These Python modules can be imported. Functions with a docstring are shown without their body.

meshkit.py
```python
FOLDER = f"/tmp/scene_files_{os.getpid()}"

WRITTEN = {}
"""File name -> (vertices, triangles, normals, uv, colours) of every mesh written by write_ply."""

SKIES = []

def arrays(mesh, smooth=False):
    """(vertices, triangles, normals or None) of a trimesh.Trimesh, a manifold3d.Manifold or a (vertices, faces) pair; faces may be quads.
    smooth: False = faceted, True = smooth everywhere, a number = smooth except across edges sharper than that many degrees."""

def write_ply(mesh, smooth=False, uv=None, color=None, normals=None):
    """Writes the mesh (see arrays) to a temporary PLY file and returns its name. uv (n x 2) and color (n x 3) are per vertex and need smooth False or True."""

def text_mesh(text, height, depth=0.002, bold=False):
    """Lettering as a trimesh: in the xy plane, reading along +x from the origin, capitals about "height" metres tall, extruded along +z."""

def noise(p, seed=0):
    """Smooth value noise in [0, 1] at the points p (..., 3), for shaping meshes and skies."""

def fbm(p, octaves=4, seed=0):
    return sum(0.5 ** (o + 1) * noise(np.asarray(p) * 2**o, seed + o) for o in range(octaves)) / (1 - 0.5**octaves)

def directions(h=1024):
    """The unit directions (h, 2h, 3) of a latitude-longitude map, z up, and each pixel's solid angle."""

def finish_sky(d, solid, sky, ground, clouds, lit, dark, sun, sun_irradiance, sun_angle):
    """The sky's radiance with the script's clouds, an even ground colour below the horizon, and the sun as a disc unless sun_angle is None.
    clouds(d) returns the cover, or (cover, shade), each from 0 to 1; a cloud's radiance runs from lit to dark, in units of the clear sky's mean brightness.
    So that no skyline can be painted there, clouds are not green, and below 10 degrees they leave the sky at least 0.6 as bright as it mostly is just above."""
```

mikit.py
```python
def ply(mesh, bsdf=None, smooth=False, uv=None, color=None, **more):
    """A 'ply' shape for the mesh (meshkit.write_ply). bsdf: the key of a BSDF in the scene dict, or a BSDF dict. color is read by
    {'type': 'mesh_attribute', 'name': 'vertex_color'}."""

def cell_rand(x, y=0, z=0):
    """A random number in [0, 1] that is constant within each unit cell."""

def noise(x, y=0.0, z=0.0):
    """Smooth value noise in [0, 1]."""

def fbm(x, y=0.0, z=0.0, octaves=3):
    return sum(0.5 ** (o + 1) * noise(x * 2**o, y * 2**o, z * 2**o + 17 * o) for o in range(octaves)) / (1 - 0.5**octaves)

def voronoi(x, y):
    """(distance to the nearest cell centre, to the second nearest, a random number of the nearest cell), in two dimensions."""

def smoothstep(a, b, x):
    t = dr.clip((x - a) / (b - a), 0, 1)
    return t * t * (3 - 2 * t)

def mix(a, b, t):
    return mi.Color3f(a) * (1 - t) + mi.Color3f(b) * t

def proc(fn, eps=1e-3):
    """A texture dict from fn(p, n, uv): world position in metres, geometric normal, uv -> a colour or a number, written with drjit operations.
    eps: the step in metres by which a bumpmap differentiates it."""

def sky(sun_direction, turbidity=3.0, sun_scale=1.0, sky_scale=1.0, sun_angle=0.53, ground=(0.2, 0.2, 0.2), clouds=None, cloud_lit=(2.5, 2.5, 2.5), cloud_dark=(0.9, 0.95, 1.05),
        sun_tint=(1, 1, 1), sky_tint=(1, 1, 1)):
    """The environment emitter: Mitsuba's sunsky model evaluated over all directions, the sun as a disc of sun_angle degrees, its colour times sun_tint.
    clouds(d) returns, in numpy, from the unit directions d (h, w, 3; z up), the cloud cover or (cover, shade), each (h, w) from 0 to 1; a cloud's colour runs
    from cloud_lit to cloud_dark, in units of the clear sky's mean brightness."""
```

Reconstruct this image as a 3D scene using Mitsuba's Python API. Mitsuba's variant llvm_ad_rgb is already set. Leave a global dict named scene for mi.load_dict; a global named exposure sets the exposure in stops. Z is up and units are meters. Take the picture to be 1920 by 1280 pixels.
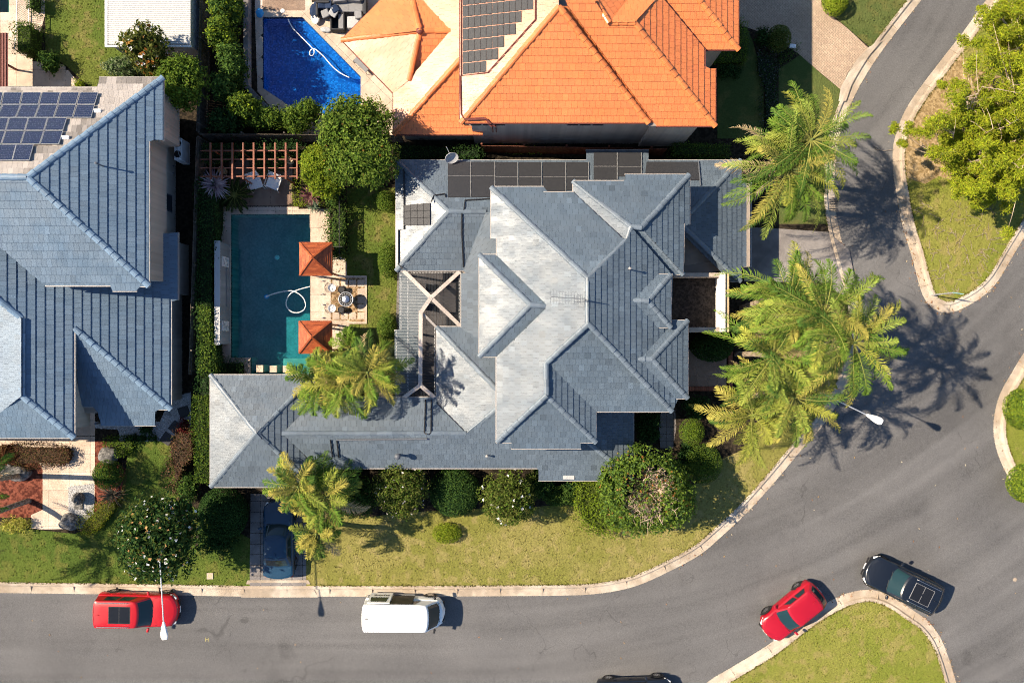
import math, numpy as np, trimesh, mitsuba as mi, mikit, meshkit
import drjit as dr
from shapely.geometry import Polygon, LineString, box as sbox, Point
from shapely import affinity
from shapely.ops import unary_union
from mikit import noise, fbm, cell_rand, smoothstep, mix, voronoi

T4 = mi.ScalarTransform4f
scene, labels = {}, {}
# ---------------------------------------------------------------- camera, sky, exposure
H, SC = 48.0, 32.0          # height of the drone; pixels of the 1920 wide photograph per metre at road level
scene['camera'] = {'type': 'perspective', 'fov': 2 * math.degrees(math.atan(30.0 / H)), 'fov_axis': 'x', 'near_clip': 0.5, 'far_clip': 2000.0,
                   'to_world': T4().look_at(origin=[0, 0, H], target=[0, 0, 0], up=[0, 1, 0])}
scene['sky'] = mikit.sky([-0.967, 0.16, 1.0], turbidity=3, sun_scale=1.0, sky_scale=0.70, sun_tint=(0.95, 0.985, 1.03))
exposure = 2.75


def W(px, py, z=0.0):
    """The point at height z that stands at this place of the photograph."""
    k = (1 - z / H) / SC
    return np.array([(px - 960) * k, (640 - py) * k, z])


def W2(pts, z=0.0):
    return [tuple(W(x, y, z)[:2]) for x, y in pts]


# ---------------------------------------------------------------- scene bookkeeping
COUNT = {}


def numbered(name):
    n = COUNT.get(name, 0)
    COUNT[name] = n + 1
    return name if n == 0 else f'{name}_{n:03d}'


def tag(k, label=None, cat=None, group=None, kind=None):
    d = labels.setdefault(k, {})
    if label: d['label'] = label
    if cat: d['category'] = cat
    if group: d['group'] = group
    if kind: d['kind'] = kind
    return k


def thing(name, label, cat, group=None):
    return tag(numbered(name), label, cat, group)


def put(name, mesh, mat, parent=None, smooth=False, uv=None, color=None, label=None, cat=None, group=None, kind=None):
    k = numbered(name if parent is None else parent + '__' + name)
    scene[k] = mikit.ply(mesh, mat, smooth=smooth, uv=uv, color=color)
    if label or cat or group or kind:
        tag(k, label, cat, group, kind)
    return k


class MB:
    """Collects triangles with a uv pair and a colour per vertex."""

    def __init__(self):
        self.v, self.f, self.c, self.u, self.n = [], [], [], [], 0

    def add(self, v, f, c=(1, 1, 1), u=(0, 0)):
        v, f = np.asarray(v, float), np.asarray(f, int)
        self.v.append(v); self.f.append(f + self.n); self.n += len(v)
        self.c.append(np.broadcast_to(np.asarray(c, float), (len(v), 3)))
        self.u.append(np.broadcast_to(np.asarray(u, float), (len(v), 2)))
        return self

    def box(self, c, s, rz=0.0, col=(1, 1, 1), u=(0, 0), tilt=None):
        v = np.array([[x, y, z] for x in (-.5, .5) for y in (-.5, .5) for z in (-.5, .5)]) * np.asarray(s, float)
        if tilt is not None: v = v @ np.asarray(tilt).T
        if rz: v = v @ rotz(rz).T
        return self.add(v + np.asarray(c, float), BOXF, col, u)

    def rbox(self, c, s, r=0.05, rz=0.0, col=(1, 1, 1)):
        m = trimesh.creation.box(extents=s)
        m = rounded(s, r)
        v = m[0] @ rotz(rz).T if rz else m[0]
        return self.add(v + np.asarray(c, float), m[1], col)

    def tube(self, pts, rad, sides=6, col=(1, 1, 1), cap=True):
        p = np.asarray(pts, float)
        t = np.gradient(p, axis=0); t /= np.linalg.norm(t, axis=1, keepdims=True) + 1e-12
        a = np.cross(t, np.where(np.abs(t[:, 2:]) < .9, [0, 0, 1.0], [1.0, 0, 0])); a /= np.linalg.norm(a, axis=1, keepdims=True) + 1e-12
        b, g = np.cross(t, a), np.arange(sides) * 2 * np.pi / sides
        v = p[:, None] + np.broadcast_to(rad, (len(p),))[:, None, None] * (np.cos(g)[None, :, None] * a[:, None] + np.sin(g)[None, :, None] * b[:, None])
        i, j = np.meshgrid(np.arange(len(p) - 1), np.arange(sides), indexing='ij')
        q = np.stack([i * sides + j, i * sides + (j + 1) % sides, (i + 1) * sides + (j + 1) % sides, (i + 1) * sides + j], -1).reshape(-1, 4)
        f = [np.vstack([q[:, [0, 1, 2]], q[:, [0, 2, 3]]])]
        if cap:
            for o, s in ((0, -1), ((len(p) - 1) * sides, 1)):
                f.append(np.array([[o, o + (k if s > 0 else k + 1), o + (k + 1 if s > 0 else k)] for k in range(1, sides - 1)]))
        return self.add(v.reshape(-1, 3), np.vstack(f), col)

    def poly(self, pts, z0, z1=None, col=(1, 1, 1), u=(0, 0)):
        """A flat sheet at z0, or a block from z0 to z1, of a shapely polygon or a list of xy points (metres)."""
        g = pts if hasattr(pts, 'geom_type') else Polygon(pts)
        for q in getattr(g, 'geoms', [g]):
            if q.geom_type != 'Polygon' or q.area < 1e-5: continue
            if z1 is None:
                v, f = trimesh.creation.triangulate_polygon(q, engine='earcut')
                v = np.column_stack([v, np.full(len(v), z0)])
                n = np.cross(v[f[:, 1]] - v[f[:, 0]], v[f[:, 2]] - v[f[:, 0]])[:, 2] < 0
                f = f.copy(); f[n] = f[n][:, ::-1]
                self.add(v, f, col, u)
            else:
                m = trimesh.creation.extrude_polygon(q, z1 - z0, engine='earcut')
                self.add(m.vertices + [0, 0, z0], m.faces, col, u)
        return self

    def prism(self, tri, n, h0, h1, col=(1, 1, 1), u=(0, 0)):
        """A flat convex polygon in space, thickened along n from h0 to h1 (h1 may be one height per corner)."""
        p, k = np.asarray(tri, float), len(tri)
        top = p + np.asarray(n) * np.broadcast_to(h1, (k,))[:, None]
        v = np.vstack([top, p + np.asarray(n) * h0])
        f = [[0, i, i + 1] for i in range(1, k - 1)]
        for i in range(k):
            j = (i + 1) % k
            f += [[i, k + i, k + j], [i, k + j, j]]
        return self.add(v, f, col, u)

    def lathe(self, c, prof, n=20, col=(1, 1, 1)):
        a = np.arange(n) * 2 * np.pi / n
        pr = np.asarray(prof, float)
        v = np.stack([pr[:, :1] * np.cos(a), pr[:, :1] * np.sin(a), np.repeat(pr[:, 1:], n, 1)], -1).reshape(-1, 3)
        f = []
        for i in range(len(pr) - 1):
            for j in range(n):
                k = (j + 1) % n
                f += [[i * n + j, i * n + k, (i + 1) * n + k], [i * n + j, (i + 1) * n + k, (i + 1) * n + j]]
        return self.add(v + np.asarray(c, float), f, col)

    def mesh(self):
        return np.vstack(self.v), np.vstack(self.f)

    def build(self, name, mat, parent=None, smooth=False, colors=False, uvs=False, **kw):
        if not self.n: return None
        return put(name, self.mesh(), mat, parent, smooth, uv=np.vstack(self.u) if uvs else None, color=np.vstack(self.c) if colors else None, **kw)


BOXF = np.array([[0, 1, 3], [0, 3, 2], [4, 6, 7], [4, 7, 5], [0, 4, 5], [0, 5, 1], [2, 3, 7], [2, 7, 6], [0, 2, 6], [0, 6, 4], [1, 5, 7], [1, 7, 3]])


def rotz(a):
    c, s = math.cos(a), math.sin(a)
    return np.array([[c, -s, 0], [s, c, 0], [0, 0, 1.0]])


def roty(a):
    c, s = math.cos(a), math.sin(a)
    return np.array([[c, 0, s], [0, 1, 0], [-s, 0, c]])


def rounded(s, r):
    """A box of size s with rounded edges, as (vertices, faces)."""
    m = trimesh.creation.icosphere(subdivisions=2)
    h = np.asarray(s, float) / 2 - r
    v = m.vertices * r + np.sign(np.round(m.vertices, 6)) * h
    hull = trimesh.Trimesh(v).convex_hull
    return np.array(hull.vertices), np.array(hull.faces)


def blob(c, s, seed, bump=0.2, sub=3, freq=1.5, flat=0.0):
    m = trimesh.creation.icosphere(subdivisions=sub)
    v = np.array(m.vertices)
    k = 1 + bump * 2 * (meshkit.fbm(v * freq + 7.3 * seed + 20, 4, seed) - .5)
    v = v * k[:, None]
    if flat: v[:, 2] = np.maximum(v[:, 2], -flat)
    return v * np.asarray(s) + np.asarray(c), np.array(m.faces)


# ---------------------------------------------------------------- materials
def rgb(*c):
    return {'type': 'rgb', 'value': list(c)}


def mat(k, color, rough=0.6, spec=0.5, metal=0.0, **kw):
    base = color if isinstance(color, dict) else rgb(*color)
    scene[k] = {'type': 'twosided', 'b': {'type': 'principled', 'base_color': base, 'roughness': rough, 'specular': spec, 'metallic': metal, **kw}}


VC = {'type': 'mesh_attribute', 'name': 'vertex_color'}
P = mikit.proc


def sy(p):
    return p.x, p.y, p.z


def road_c(p, n, uv):
    g = fbm(p.x * 22, p.y * 22, 0, 3)
    big = fbm(p.x * .16 + 3, p.y * .22, 1.5, 4)
    # wheel tracks: along the street in the south, bending round the corner in the east
    ang = dr.atan2(p.y - 34.0, p.x + 3)
    rr = dr.sqrt(dr.square(p.x + 3) + dr.square(p.y - 34.0))
    t = dr.select(p.x < -3, 34 - p.y, rr)
    tr = fbm(t * 1.1, ang * 2.0 + 3, 2.2, 3) * .7 + .3 * noise(t * 3.3, p.x * .2, 5)
    patch = smoothstep(.57, .61, noise(p.x * .23 + 9, p.y * .31 + 4, 8.2)) * .05
    f1, f2, _ = voronoi(p.x * .21 + .35 * fbm(p.x * 1.1, p.y * 1.1, 4, 3), p.y * .21 + .35 * fbm(p.x * 1.1, p.y * 1.1, 9, 3))
    crack = 1 - (1 - smoothstep(.0, .012, f2 - f1)) * .28 * smoothstep(.48, .58, noise(p.x * .3, p.y * .3, 6))
    speck = smoothstep(.80, .9, noise(p.x * 31, p.y * 31, 3)) * .16
    oil = smoothstep(.70, .9, fbm(p.x * .6 + 11, p.y * .6 + 2, 4, 3)) * .16
    v = (.90 + .42 * (big - .5) + .55 * (tr - .5) + .42 * (g - .5) - patch + speck - oil) * crack
    return mix((.116, .115, .119), (.146, .142, .141), big) * v


mat('m_road', P(road_c), .85, .25)


def lawn_fn(a, b, c, s=1.0, seed=0.0):
    def f(p, n, uv):
        big = fbm(p.x * .42 + seed, p.y * .42 + seed, 2, 4)
        mid = fbm(p.x * 2.3, p.y * 2.3, 5 + seed, 3)
        fine = fbm(p.x * 19, p.y * 23, 1, 3)
        col = mix(a, b, smoothstep(.36, .64, big))
        col = mix(col, c, smoothstep(.50, .75, mid) * .65)
        return col * (.72 + .6 * fine * s)
    return f


def lawn_bump(p, n, uv):
    return fbm(p.x * 16, p.y * 16, 3, 3)


LB = P(lawn_bump, eps=.02)
for nm, a, b, c, sd in (('m_lawn_dry', (.165, .162, .036), (.205, .185, .055), (.26, .215, .085), 0.0),
                        ('m_lawn_green', (.058, .092, .014), (.082, .112, .018), (.12, .122, .028), 3.0),
                        ('m_lawn_yard', (.070, .104, .016), (.100, .122, .022), (.17, .145, .05), 6.0),
                        ('m_lawn_island', (.150, .170, .026), (.190, .190, .040), (.25, .205, .075), 9.0),
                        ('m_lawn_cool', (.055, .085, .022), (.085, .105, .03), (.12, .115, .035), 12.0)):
    scene[nm] = {'type': 'twosided', 'b': {'type': 'bumpmap', 't': LB, 'scale': .05, 'b': {'type': 'principled', 'base_color': P(lawn_fn(a, b, c, 1.0, sd)), 'roughness': .9, 'specular': .15}}}


def soil_fn(a, b):
    def f(p, n, uv):
        g = fbm(p.x * 9, p.y * 9, p.z * 9, 4)
        return mix(a, b, smoothstep(.35, .68, g)) * (.6 + .8 * fbm(p.x * 31, p.y * 31, 2, 2))
    return f


mat('m_soil', P(soil_fn((.016, .013, .010), (.045, .034, .023))), .95, .1)
mat('m_straw', P(soil_fn((.22, .15, .07), (.36, .26, .14))), .95, .1)
mat('m_red_mulch', P(soil_fn((.075, .022, .015), (.20, .065, .042))), .95, .1)
mat('m_gravel', P(soil_fn((.17, .10, .05), (.42, .30, .18))), .95, .1)
mat('m_pebble', VC, .8, .2)


def conc_fn(a, b):
    def f(p, n, uv):
        g = fbm(p.x * .9, p.y * .9, 3, 4)
        st = fbm(p.x * 4, p.y * 4, 6, 3)
        return mix(a, b, smoothstep(.3, .7, g)) * (.80 + .34 * st + .12 * (noise(p.x * 30, p.y * 30, 2) - .5)) * (.9 + .2 * uv.x)
    return f


mat('m_kerb', P(conc_fn((.36, .29, .22), (.50, .43, .35))), .85, .2)
mat('m_paver', P(conc_fn((.50, .39, .30), (.58, .47, .38))), .8, .25)
mat('m_paver_grey', P(conc_fn((.17, .155, .15), (.24, .22, .21))), .8, .25)
mat('m_paver_brown', P(conc_fn((.20, .13, .095), (.27, .19, .14))), .8, .25)
mat('m_render', P(conc_fn((.40, .33, .27), (.48, .40, .33))), .85, .2)
mat('m_stone', P(conc_fn((.45, .33, .2), (.62, .5, .34))), .85, .2)
mat('m_brick', VC, .85, .2)


def herring(p, n, uv):
    """Herringbone brick paving, too small to pick apart."""
    c, s = .7071, .7071
    x, y = (p.x * c - p.y * s) / .115, (p.x * s + p.y * c) / .115
    ix, iy = dr.floor(x), dr.floor(y)
    fx, fy = x - ix, y - iy
    m = ix - iy - 4 * dr.floor((ix - iy) / 4)
    horiz = m < 1.5
    e = dr.select(horiz, dr.minimum(fy, 1 - fy), dr.minimum(fx, 1 - fx))
    e2 = dr.select(m < .5, fx, dr.select(m < 1.5, 1 - fx, dr.select(m < 2.5, fy, 1 - fy)))
    j = smoothstep(.03, .12, dr.minimum(e, e2))
    r = cell_rand(dr.select(horiz, ix - m, ix), dr.select(horiz, iy, iy), 3)
    return mix((.20, .155, .12), mix((.37, .265, .19), (.46, .35, .25), r), j) * (.85 + .3 * fbm(p.x * .8, p.y * .8, 2, 3))


mat('m_herring', P(herring), .85, .2)


def tile_rough(p, n, uv):
    return .25 + .40 * fbm(p.x * 1.1, p.y * 1.9, p.z * 1.1, 4)


TR = P(tile_rough)
scene['m_tile'] = {'type': 'twosided', 'b': {'type': 'principled', 'base_color': VC, 'roughness': TR, 'specular': .62}}
scene['m_tile_dull'] = {'type': 'twosided', 'b': {'type': 'principled', 'base_color': VC, 'roughness': .7, 'specular': .25}}
mat('m_bitumen', P(soil_fn((.03, .026, .024), (.075, .062, .055))), .9, .15)
mat('m_deck', (.03, .032, .036), .9, .1)
mat('m_deck_red', (.12, .03, .015), .9, .1)
mat('m_gutter', (.36, .33, .31), .5, .4)
mat('m_gutter_dark', (.10, .11, .13), .5, .4)
mat('m_wall', P(conc_fn((.40, .33, .27), (.46, .39, .32))), .9, .2)
mat('m_wall_grey', P(conc_fn((.26, .27, .27), (.33, .34, .34))), .85, .2)
mat('m_wall_dark', (.30, .25, .21), .9, .2)
mat('m_white', (.78, .77, .75), .45, .4)
mat('m_white_matt', (.75, .72, .68), .8, .2)
mat('m_black', (.015, .015, .017), .5, .4)
mat('m_black_gloss', (.012, .013, .016), .12, .5)
mat('m_rubber', (.02, .02, .02), .85, .2)
mat('m_grey', (.23, .23, .235), .8, .2)
mat('m_grey_light', (.42, .42, .42), .7, .3)
mat('m_pool_blue', (.03, .30, .62), .5)
mat('m_charcoal', (.045, .046, .05), .75, .25)
mat('m_metal', (.62, .63, .65), .3, .5, 1.0)
mat('m_galv', (.55, .57, .6), .45, .5, .6)
mat('m_solar_heat', (.030, .031, .036), .6, .35)
mat('m_navy', (.02, .035, .075), .85, .2)
mat('m_shed', (.50, .50, .49), .45, .4)
mat('m_maroon', (.16, .045, .035), .6, .3)


def cells(p, n, uv):
    """Photovoltaic cells with pale busbars; uv counts the cells of the module."""
    fx, fy = uv.x - dr.floor(uv.x), uv.y - dr.floor(uv.y)
    e = dr.minimum(dr.minimum(fx, 1 - fx), dr.minimum(fy, 1 - fy))
    bus = dr.minimum(dr.abs(fx - .33), dr.abs(fx - .67))
    line = dr.maximum(1 - smoothstep(.006, .02, e), (1 - smoothstep(.004, .012, bus)) * .35)
    return mix((.010, .017, .05), (.34, .36, .42), line)


mat('m_cells', P(cells), .12, .5)


def wood_fn(a, b):
    def f(p, n, uv):
        g = fbm(p.x * 3 + uv.x * 40, p.y * 3 + uv.y * 17, p.z * 3, 3)
        s = noise(p.x * 21, p.y * 21, p.z * 40 + uv.x * 90)
        return mix(a, b, smoothstep(.3, .7, g)) * (.78 + .3 * s + .28 * (uv.x - .5))
    return f


mat('m_cedar', P(wood_fn((.26, .055, .016), (.40, .10, .03))), .5, .4)
mat('m_timber', P(wood_fn((.17, .05, .026), (.26, .09, .05))), .55, .4)
mat('m_paling', P(wood_fn((.10, .085, .07), (.17, .14, .11))), .85, .2)
mat('m_beam', P(wood_fn((.50, .43, .385), (.56, .49, .44))), .55, .35)
mat('m_bark', P(soil_fn((.16, .12, .085), (.36, .29, .22))), .9, .1)
mat('m_bark_pale', P(soil_fn((.36, .27, .19), (.58, .46, .35))), .85, .2)
mat('m_rock', P(soil_fn((.09, .088, .085), (.22, .21, .20))), .9, .2)

scene['m_leaf'] = {'type': 'principledthin', 'base_color': VC, 'roughness': .42, 'spec_trans': 0.0, 'diff_trans': .55, 'eta': 1.45}
scene['m_palm'] = {'type': 'principledthin', 'base_color': VC, 'roughness': .36, 'spec_trans': 0.0, 'diff_trans': .30, 'eta': 1.5}
scene['m_leaf_matt'] = {'type': 'principledthin', 'base_color': VC, 'roughness': .8, 'spec_trans': 0.0, 'diff_trans': .6, 'eta': 1.3}
mat('m_stem', VC, .8, .2)

# paint, glass, water
for nm, c, r in (('m_paint_red', (.40, .004, .010), .32), ('m_paint_red_deep', (.33, .003, .015), .32), ('m_paint_white', (.80, .80, .79), .35), ('m_paint_black', (.006, .009, .016), .22), ('m_paint_blue', (.006, .040, .085), .4)):
    mat(nm, c, r, .5, clearcoat=.7 if nm != 'm_paint_blue' else .2, clearcoat_gloss=.96)
mat('m_glass_dark', (.010, .026, .032), .06, .5)
mat('m_glass_car', (.012, .034, .040), .06, .5)
mat('m_window', (.035, .045, .055), .08, .5)
mat('m_lamp_lens', (.75, .75, .74), .15, .5)
mat('m_tail_lens', (.30, .008, .008), .2, .5)
scene['m_pane'] = {'type': 'thindielectric', 'int_ior': 1.5}
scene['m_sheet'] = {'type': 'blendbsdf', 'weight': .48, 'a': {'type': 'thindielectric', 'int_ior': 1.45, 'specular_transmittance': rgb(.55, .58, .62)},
                    'b': {'type': 'twosided', 'x': {'type': 'principled', 'base_color': rgb(.085, .13, .17), 'roughness': .34, 'specular': .6}}}  # west sheets only: reflected sky put into the blue grey base colour
scene['m_sheet_clear'] = {'type': 'blendbsdf', 'weight': .14, 'a': {'type': 'thindielectric', 'int_ior': 1.45, 'specular_transmittance': rgb(.36, .37, .40)},
                          'b': {'type': 'twosided', 'x': {'type': 'principled', 'base_color': rgb(.06, .07, .08), 'roughness': .38, 'specular': .6}}}


def ripple(p, n, uv):
    w = fbm(p.x * 1.6 + 1.3 * noise(p.x * .8, p.y * .8), p.y * 2.1, 2, 3)
    return w + .4 * fbm(p.x * 6, p.y * 7, 4, 2)


RB = P(ripple, eps=.02)
for nm, tint in (('m_water_teal', (.27, .72, .78)), ('m_water_blue', (.17, .64, .91)), ('m_water_green', (.35, .86, .72))):
    scene[nm] = {'type': 'thindielectric', 'int_ior': 1.33, 'specular_transmittance': rgb(*tint)}


def mosaic_fn(a, b, s):
    def f(p, n, uv):
        h = dr.select(dr.abs(n.z) > .5, 1.0, 0.0)
        r = dr.select(h > .5, cell_rand(p.x / s, p.y / s, 2), cell_rand((p.x + p.y) / s, p.z / s, 2))
        return mix(a, b, r * r)
    return f


mat('m_mosaic_blue', P(mosaic_fn((.06, .15, .38), (.20, .36, .66), .085)), .4, .4)


def teal_c(p, n, uv):
    return mix((.09, .18, .19), (.19, .31, .31), fbm(p.x * 1.2, p.y * 1.2, 3, 4)) * (.8 + .4 * noise(p.x * 14, p.y * 14, 1))


mat('m_basin_teal', P(teal_c), .6, .3)
# ================================================================ the setting
ZL = 0.13                      # level of the lots above the road


def smooth_line(pts, step=.5):
    """A curve through pixel points as xy points in metres, evenly spaced (Catmull-Rom)."""
    p = np.array([W(x, y)[:2] for x, y in pts])
    p = np.vstack([2 * p[0] - p[1], p, 2 * p[-1] - p[-2]])
    out = []
    for i in range(1, len(p) - 2):
        d = max(2, int(np.linalg.norm(p[i + 1] - p[i]) / .25))
        for t in np.arange(d) / d:
            out.append(.5 * (2 * p[i] + (p[i + 1] - p[i - 1]) * t + (2 * p[i - 1] - 5 * p[i] + 4 * p[i + 1] - p[i + 2]) * t * t + (3 * p[i] - p[i - 1] - 3 * p[i + 1] + p[i + 2]) * t ** 3))
    out.append(p[-2])
    l = LineString(out)
    n = max(2, int(round(l.length / step)))
    return np.array([l.interpolate(l.length * i / n).coords[0] for i in range(n + 1)])


EDGE_LOT = [(-260, 1104), (-100, 1107), (0, 1110), (150, 1112), (300, 1114), (470, 1117), (600, 1117), (780, 1117), (950, 1116), (1060, 1115), (1126, 1111), (1190, 1098), (1250, 1072), (1310, 1040), (1352, 1005),
            (1402, 958), (1450, 905), (1500, 845), (1540, 800), (1570, 755), (1593, 705), (1610, 650), (1613, 605), (1605, 555), (1590, 495), (1574, 437), (1565, 385), (1564, 330), (1570, 275), (1583, 222), (1612, 160), (1652, 97), (1727, 0), (1815, -110), (1900, -220)]
EDGE_NE = [(2020, -230), (1935, -110), (1850, 0), (1807, 60), (1760, 120), (1702, 200), (1677, 265), (1675, 320), (1680, 355), (1692, 420), (1710, 480), (1730, 552), (1750, 578), (1772, 586), (1797, 581), (1840, 557), (1870, 527), (1900, 477), (1935, 420), (1990, 330), (2080, 220)]
EDGE_E = [(2010, 560), (1950, 625), (1920, 662), (1897, 700), (1875, 740), (1864, 785), (1865, 825), (1877, 865), (1895, 900), (1925, 950), (1990, 1030), (2070, 1120)]
EDGE_S = [(1200, 1440), (1262, 1340), (1325, 1280), (1370, 1252), (1440, 1209), (1500, 1163), (1540, 1136), (1580, 1115), (1600, 1109), (1630, 1105), (1660, 1112), (1685, 1125), (1710, 1143), (1735, 1160), (1760, 1190), (1777, 1230), (1793, 1282), (1812, 1350), (1830, 1440)]
L0, L1, L2, L3 = smooth_line(EDGE_LOT), smooth_line(EDGE_NE), smooth_line(EDGE_E), smooth_line(EDGE_S)
lot = Polygon(list(map(tuple, L0)) + [(31, 60), (-62, 60), (-62, L0[0][1])]).buffer(0)
isle_ne = Polygon(list(map(tuple, L1)) + [(60, 20), (60, 40), (40, 42)]).buffer(0)
isle_e = Polygon(list(map(tuple, L2)) + [(60, -17), (60, 3)]).buffer(0)
isle_s = Polygon(list(map(tuple, L3)) + [(27, -45), (7, -45)]).buffer(0)

# pool outlines (pixels at the water's edge)
POOL = [(433, 402), (581, 402), (581, 711), (470, 711), (470, 670), (433, 670)]
POOLB = [(493, 33), (567, 33), (676, 144), (676, 214), (566, 214), (493, 165)]
pool_p, poolb_p = Polygon(W2(POOL, ZL)), Polygon(W2(POOLB, ZL))
holes = unary_union([pool_p, poolb_p])

big = sbox(-400, -400, 400, 400)
MB().poly(big.difference(unary_union([sbox(-90, -60, 70, 60)])), -.03).build('terrain', 'm_lawn_dry', kind='structure', label='distant ground beyond the street', cat='ground')
road = sbox(-90, -60, 70, 60).difference(unary_union([g.buffer(-.3) for g in (lot, isle_ne, isle_e, isle_s)]))
MB().poly(road, 0.0).build('road', 'm_road', label='grey asphalt street curving round the corner house', cat='road', kind='structure')
for nm, g, m_, lb in (('ground', lot, 'm_soil', 'dark garden soil of the house lots'), ('ground', isle_ne, 'm_straw', 'dry straw covered ground of the tree island'), ('ground', isle_e, 'm_soil', 'ground under the grass at the right edge'), ('ground', isle_s, 'm_soil', 'ground under the rounded grass corner')):
    MB().poly(g.buffer(-.60).difference(holes), -.1, ZL - .006).build(nm, m_, label=lb, cat='ground', kind='structure')


def kerb(line, label, step=2.7):
    """Gutter and raised kerb cast in lengths, each a piece of its own."""
    k = tag(numbered('kerb'), label, 'kerb', kind='structure')
    prof = np.array([(-.02, -.02), (-.02, .012), (.36, .028), (.40, .045), (.44, .125), (.47, .145), (.62, .15), (.645, .14), (.645, -.02)])
    t = np.gradient(line, axis=0); t /= np.linalg.norm(t, axis=1, keepdims=True)
    nrm = np.stack([-t[:, 1], t[:, 0]], 1)
    per = max(2, int(round(step / np.linalg.norm(line[1] - line[0]))))
    rng = np.random.default_rng(len(line))
    for a in range(0, len(line) - 1, per):
        b = min(a + per, len(line) - 1)
        if b - a < 1: continue
        q = line[a:b + 1].copy()
        q[0] += (line[min(a + 1, len(line) - 1)] - line[a]) * .010
        q[-1] -= (line[b] - line[b - 1]) * .010
        c = q.mean(0)
        if abs(c[0]) > 36 or abs(c[1]) > 26: continue
        n_, m = len(q), len(prof)
        v = np.concatenate([np.column_stack([q + nrm[a:b + 1] * d, np.full(n_, z)]) for d, z in prof])
        f = []
        for i in range(m - 1):
            for j in range(n_ - 1):
                p0, p1, p2, p3 = i * n_ + j, i * n_ + j + 1, (i + 1) * n_ + j + 1, (i + 1) * n_ + j
                f += [[p0, p1, p2], [p0, p2, p3]]
        for i in range(1, m - 1):
            f += [[0, i * n_, (i + 1) * n_], [n_ - 1, (i + 2) * n_ - 1, (i + 1) * n_ - 1]]
        MB().add(v, f, u=(rng.random(), rng.random())).build('kerb_stone', 'm_kerb', k, uvs=True)
    return k


kerb(L0, 'pale concrete kerb and gutter along the corner lot')
kerb(L1, 'concrete kerb round the tree island at the top right')
kerb(L2, 'concrete kerb at the right edge of the street')
kerb(L3[::-1], 'concrete kerb round the grass corner at the bottom right')


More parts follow.
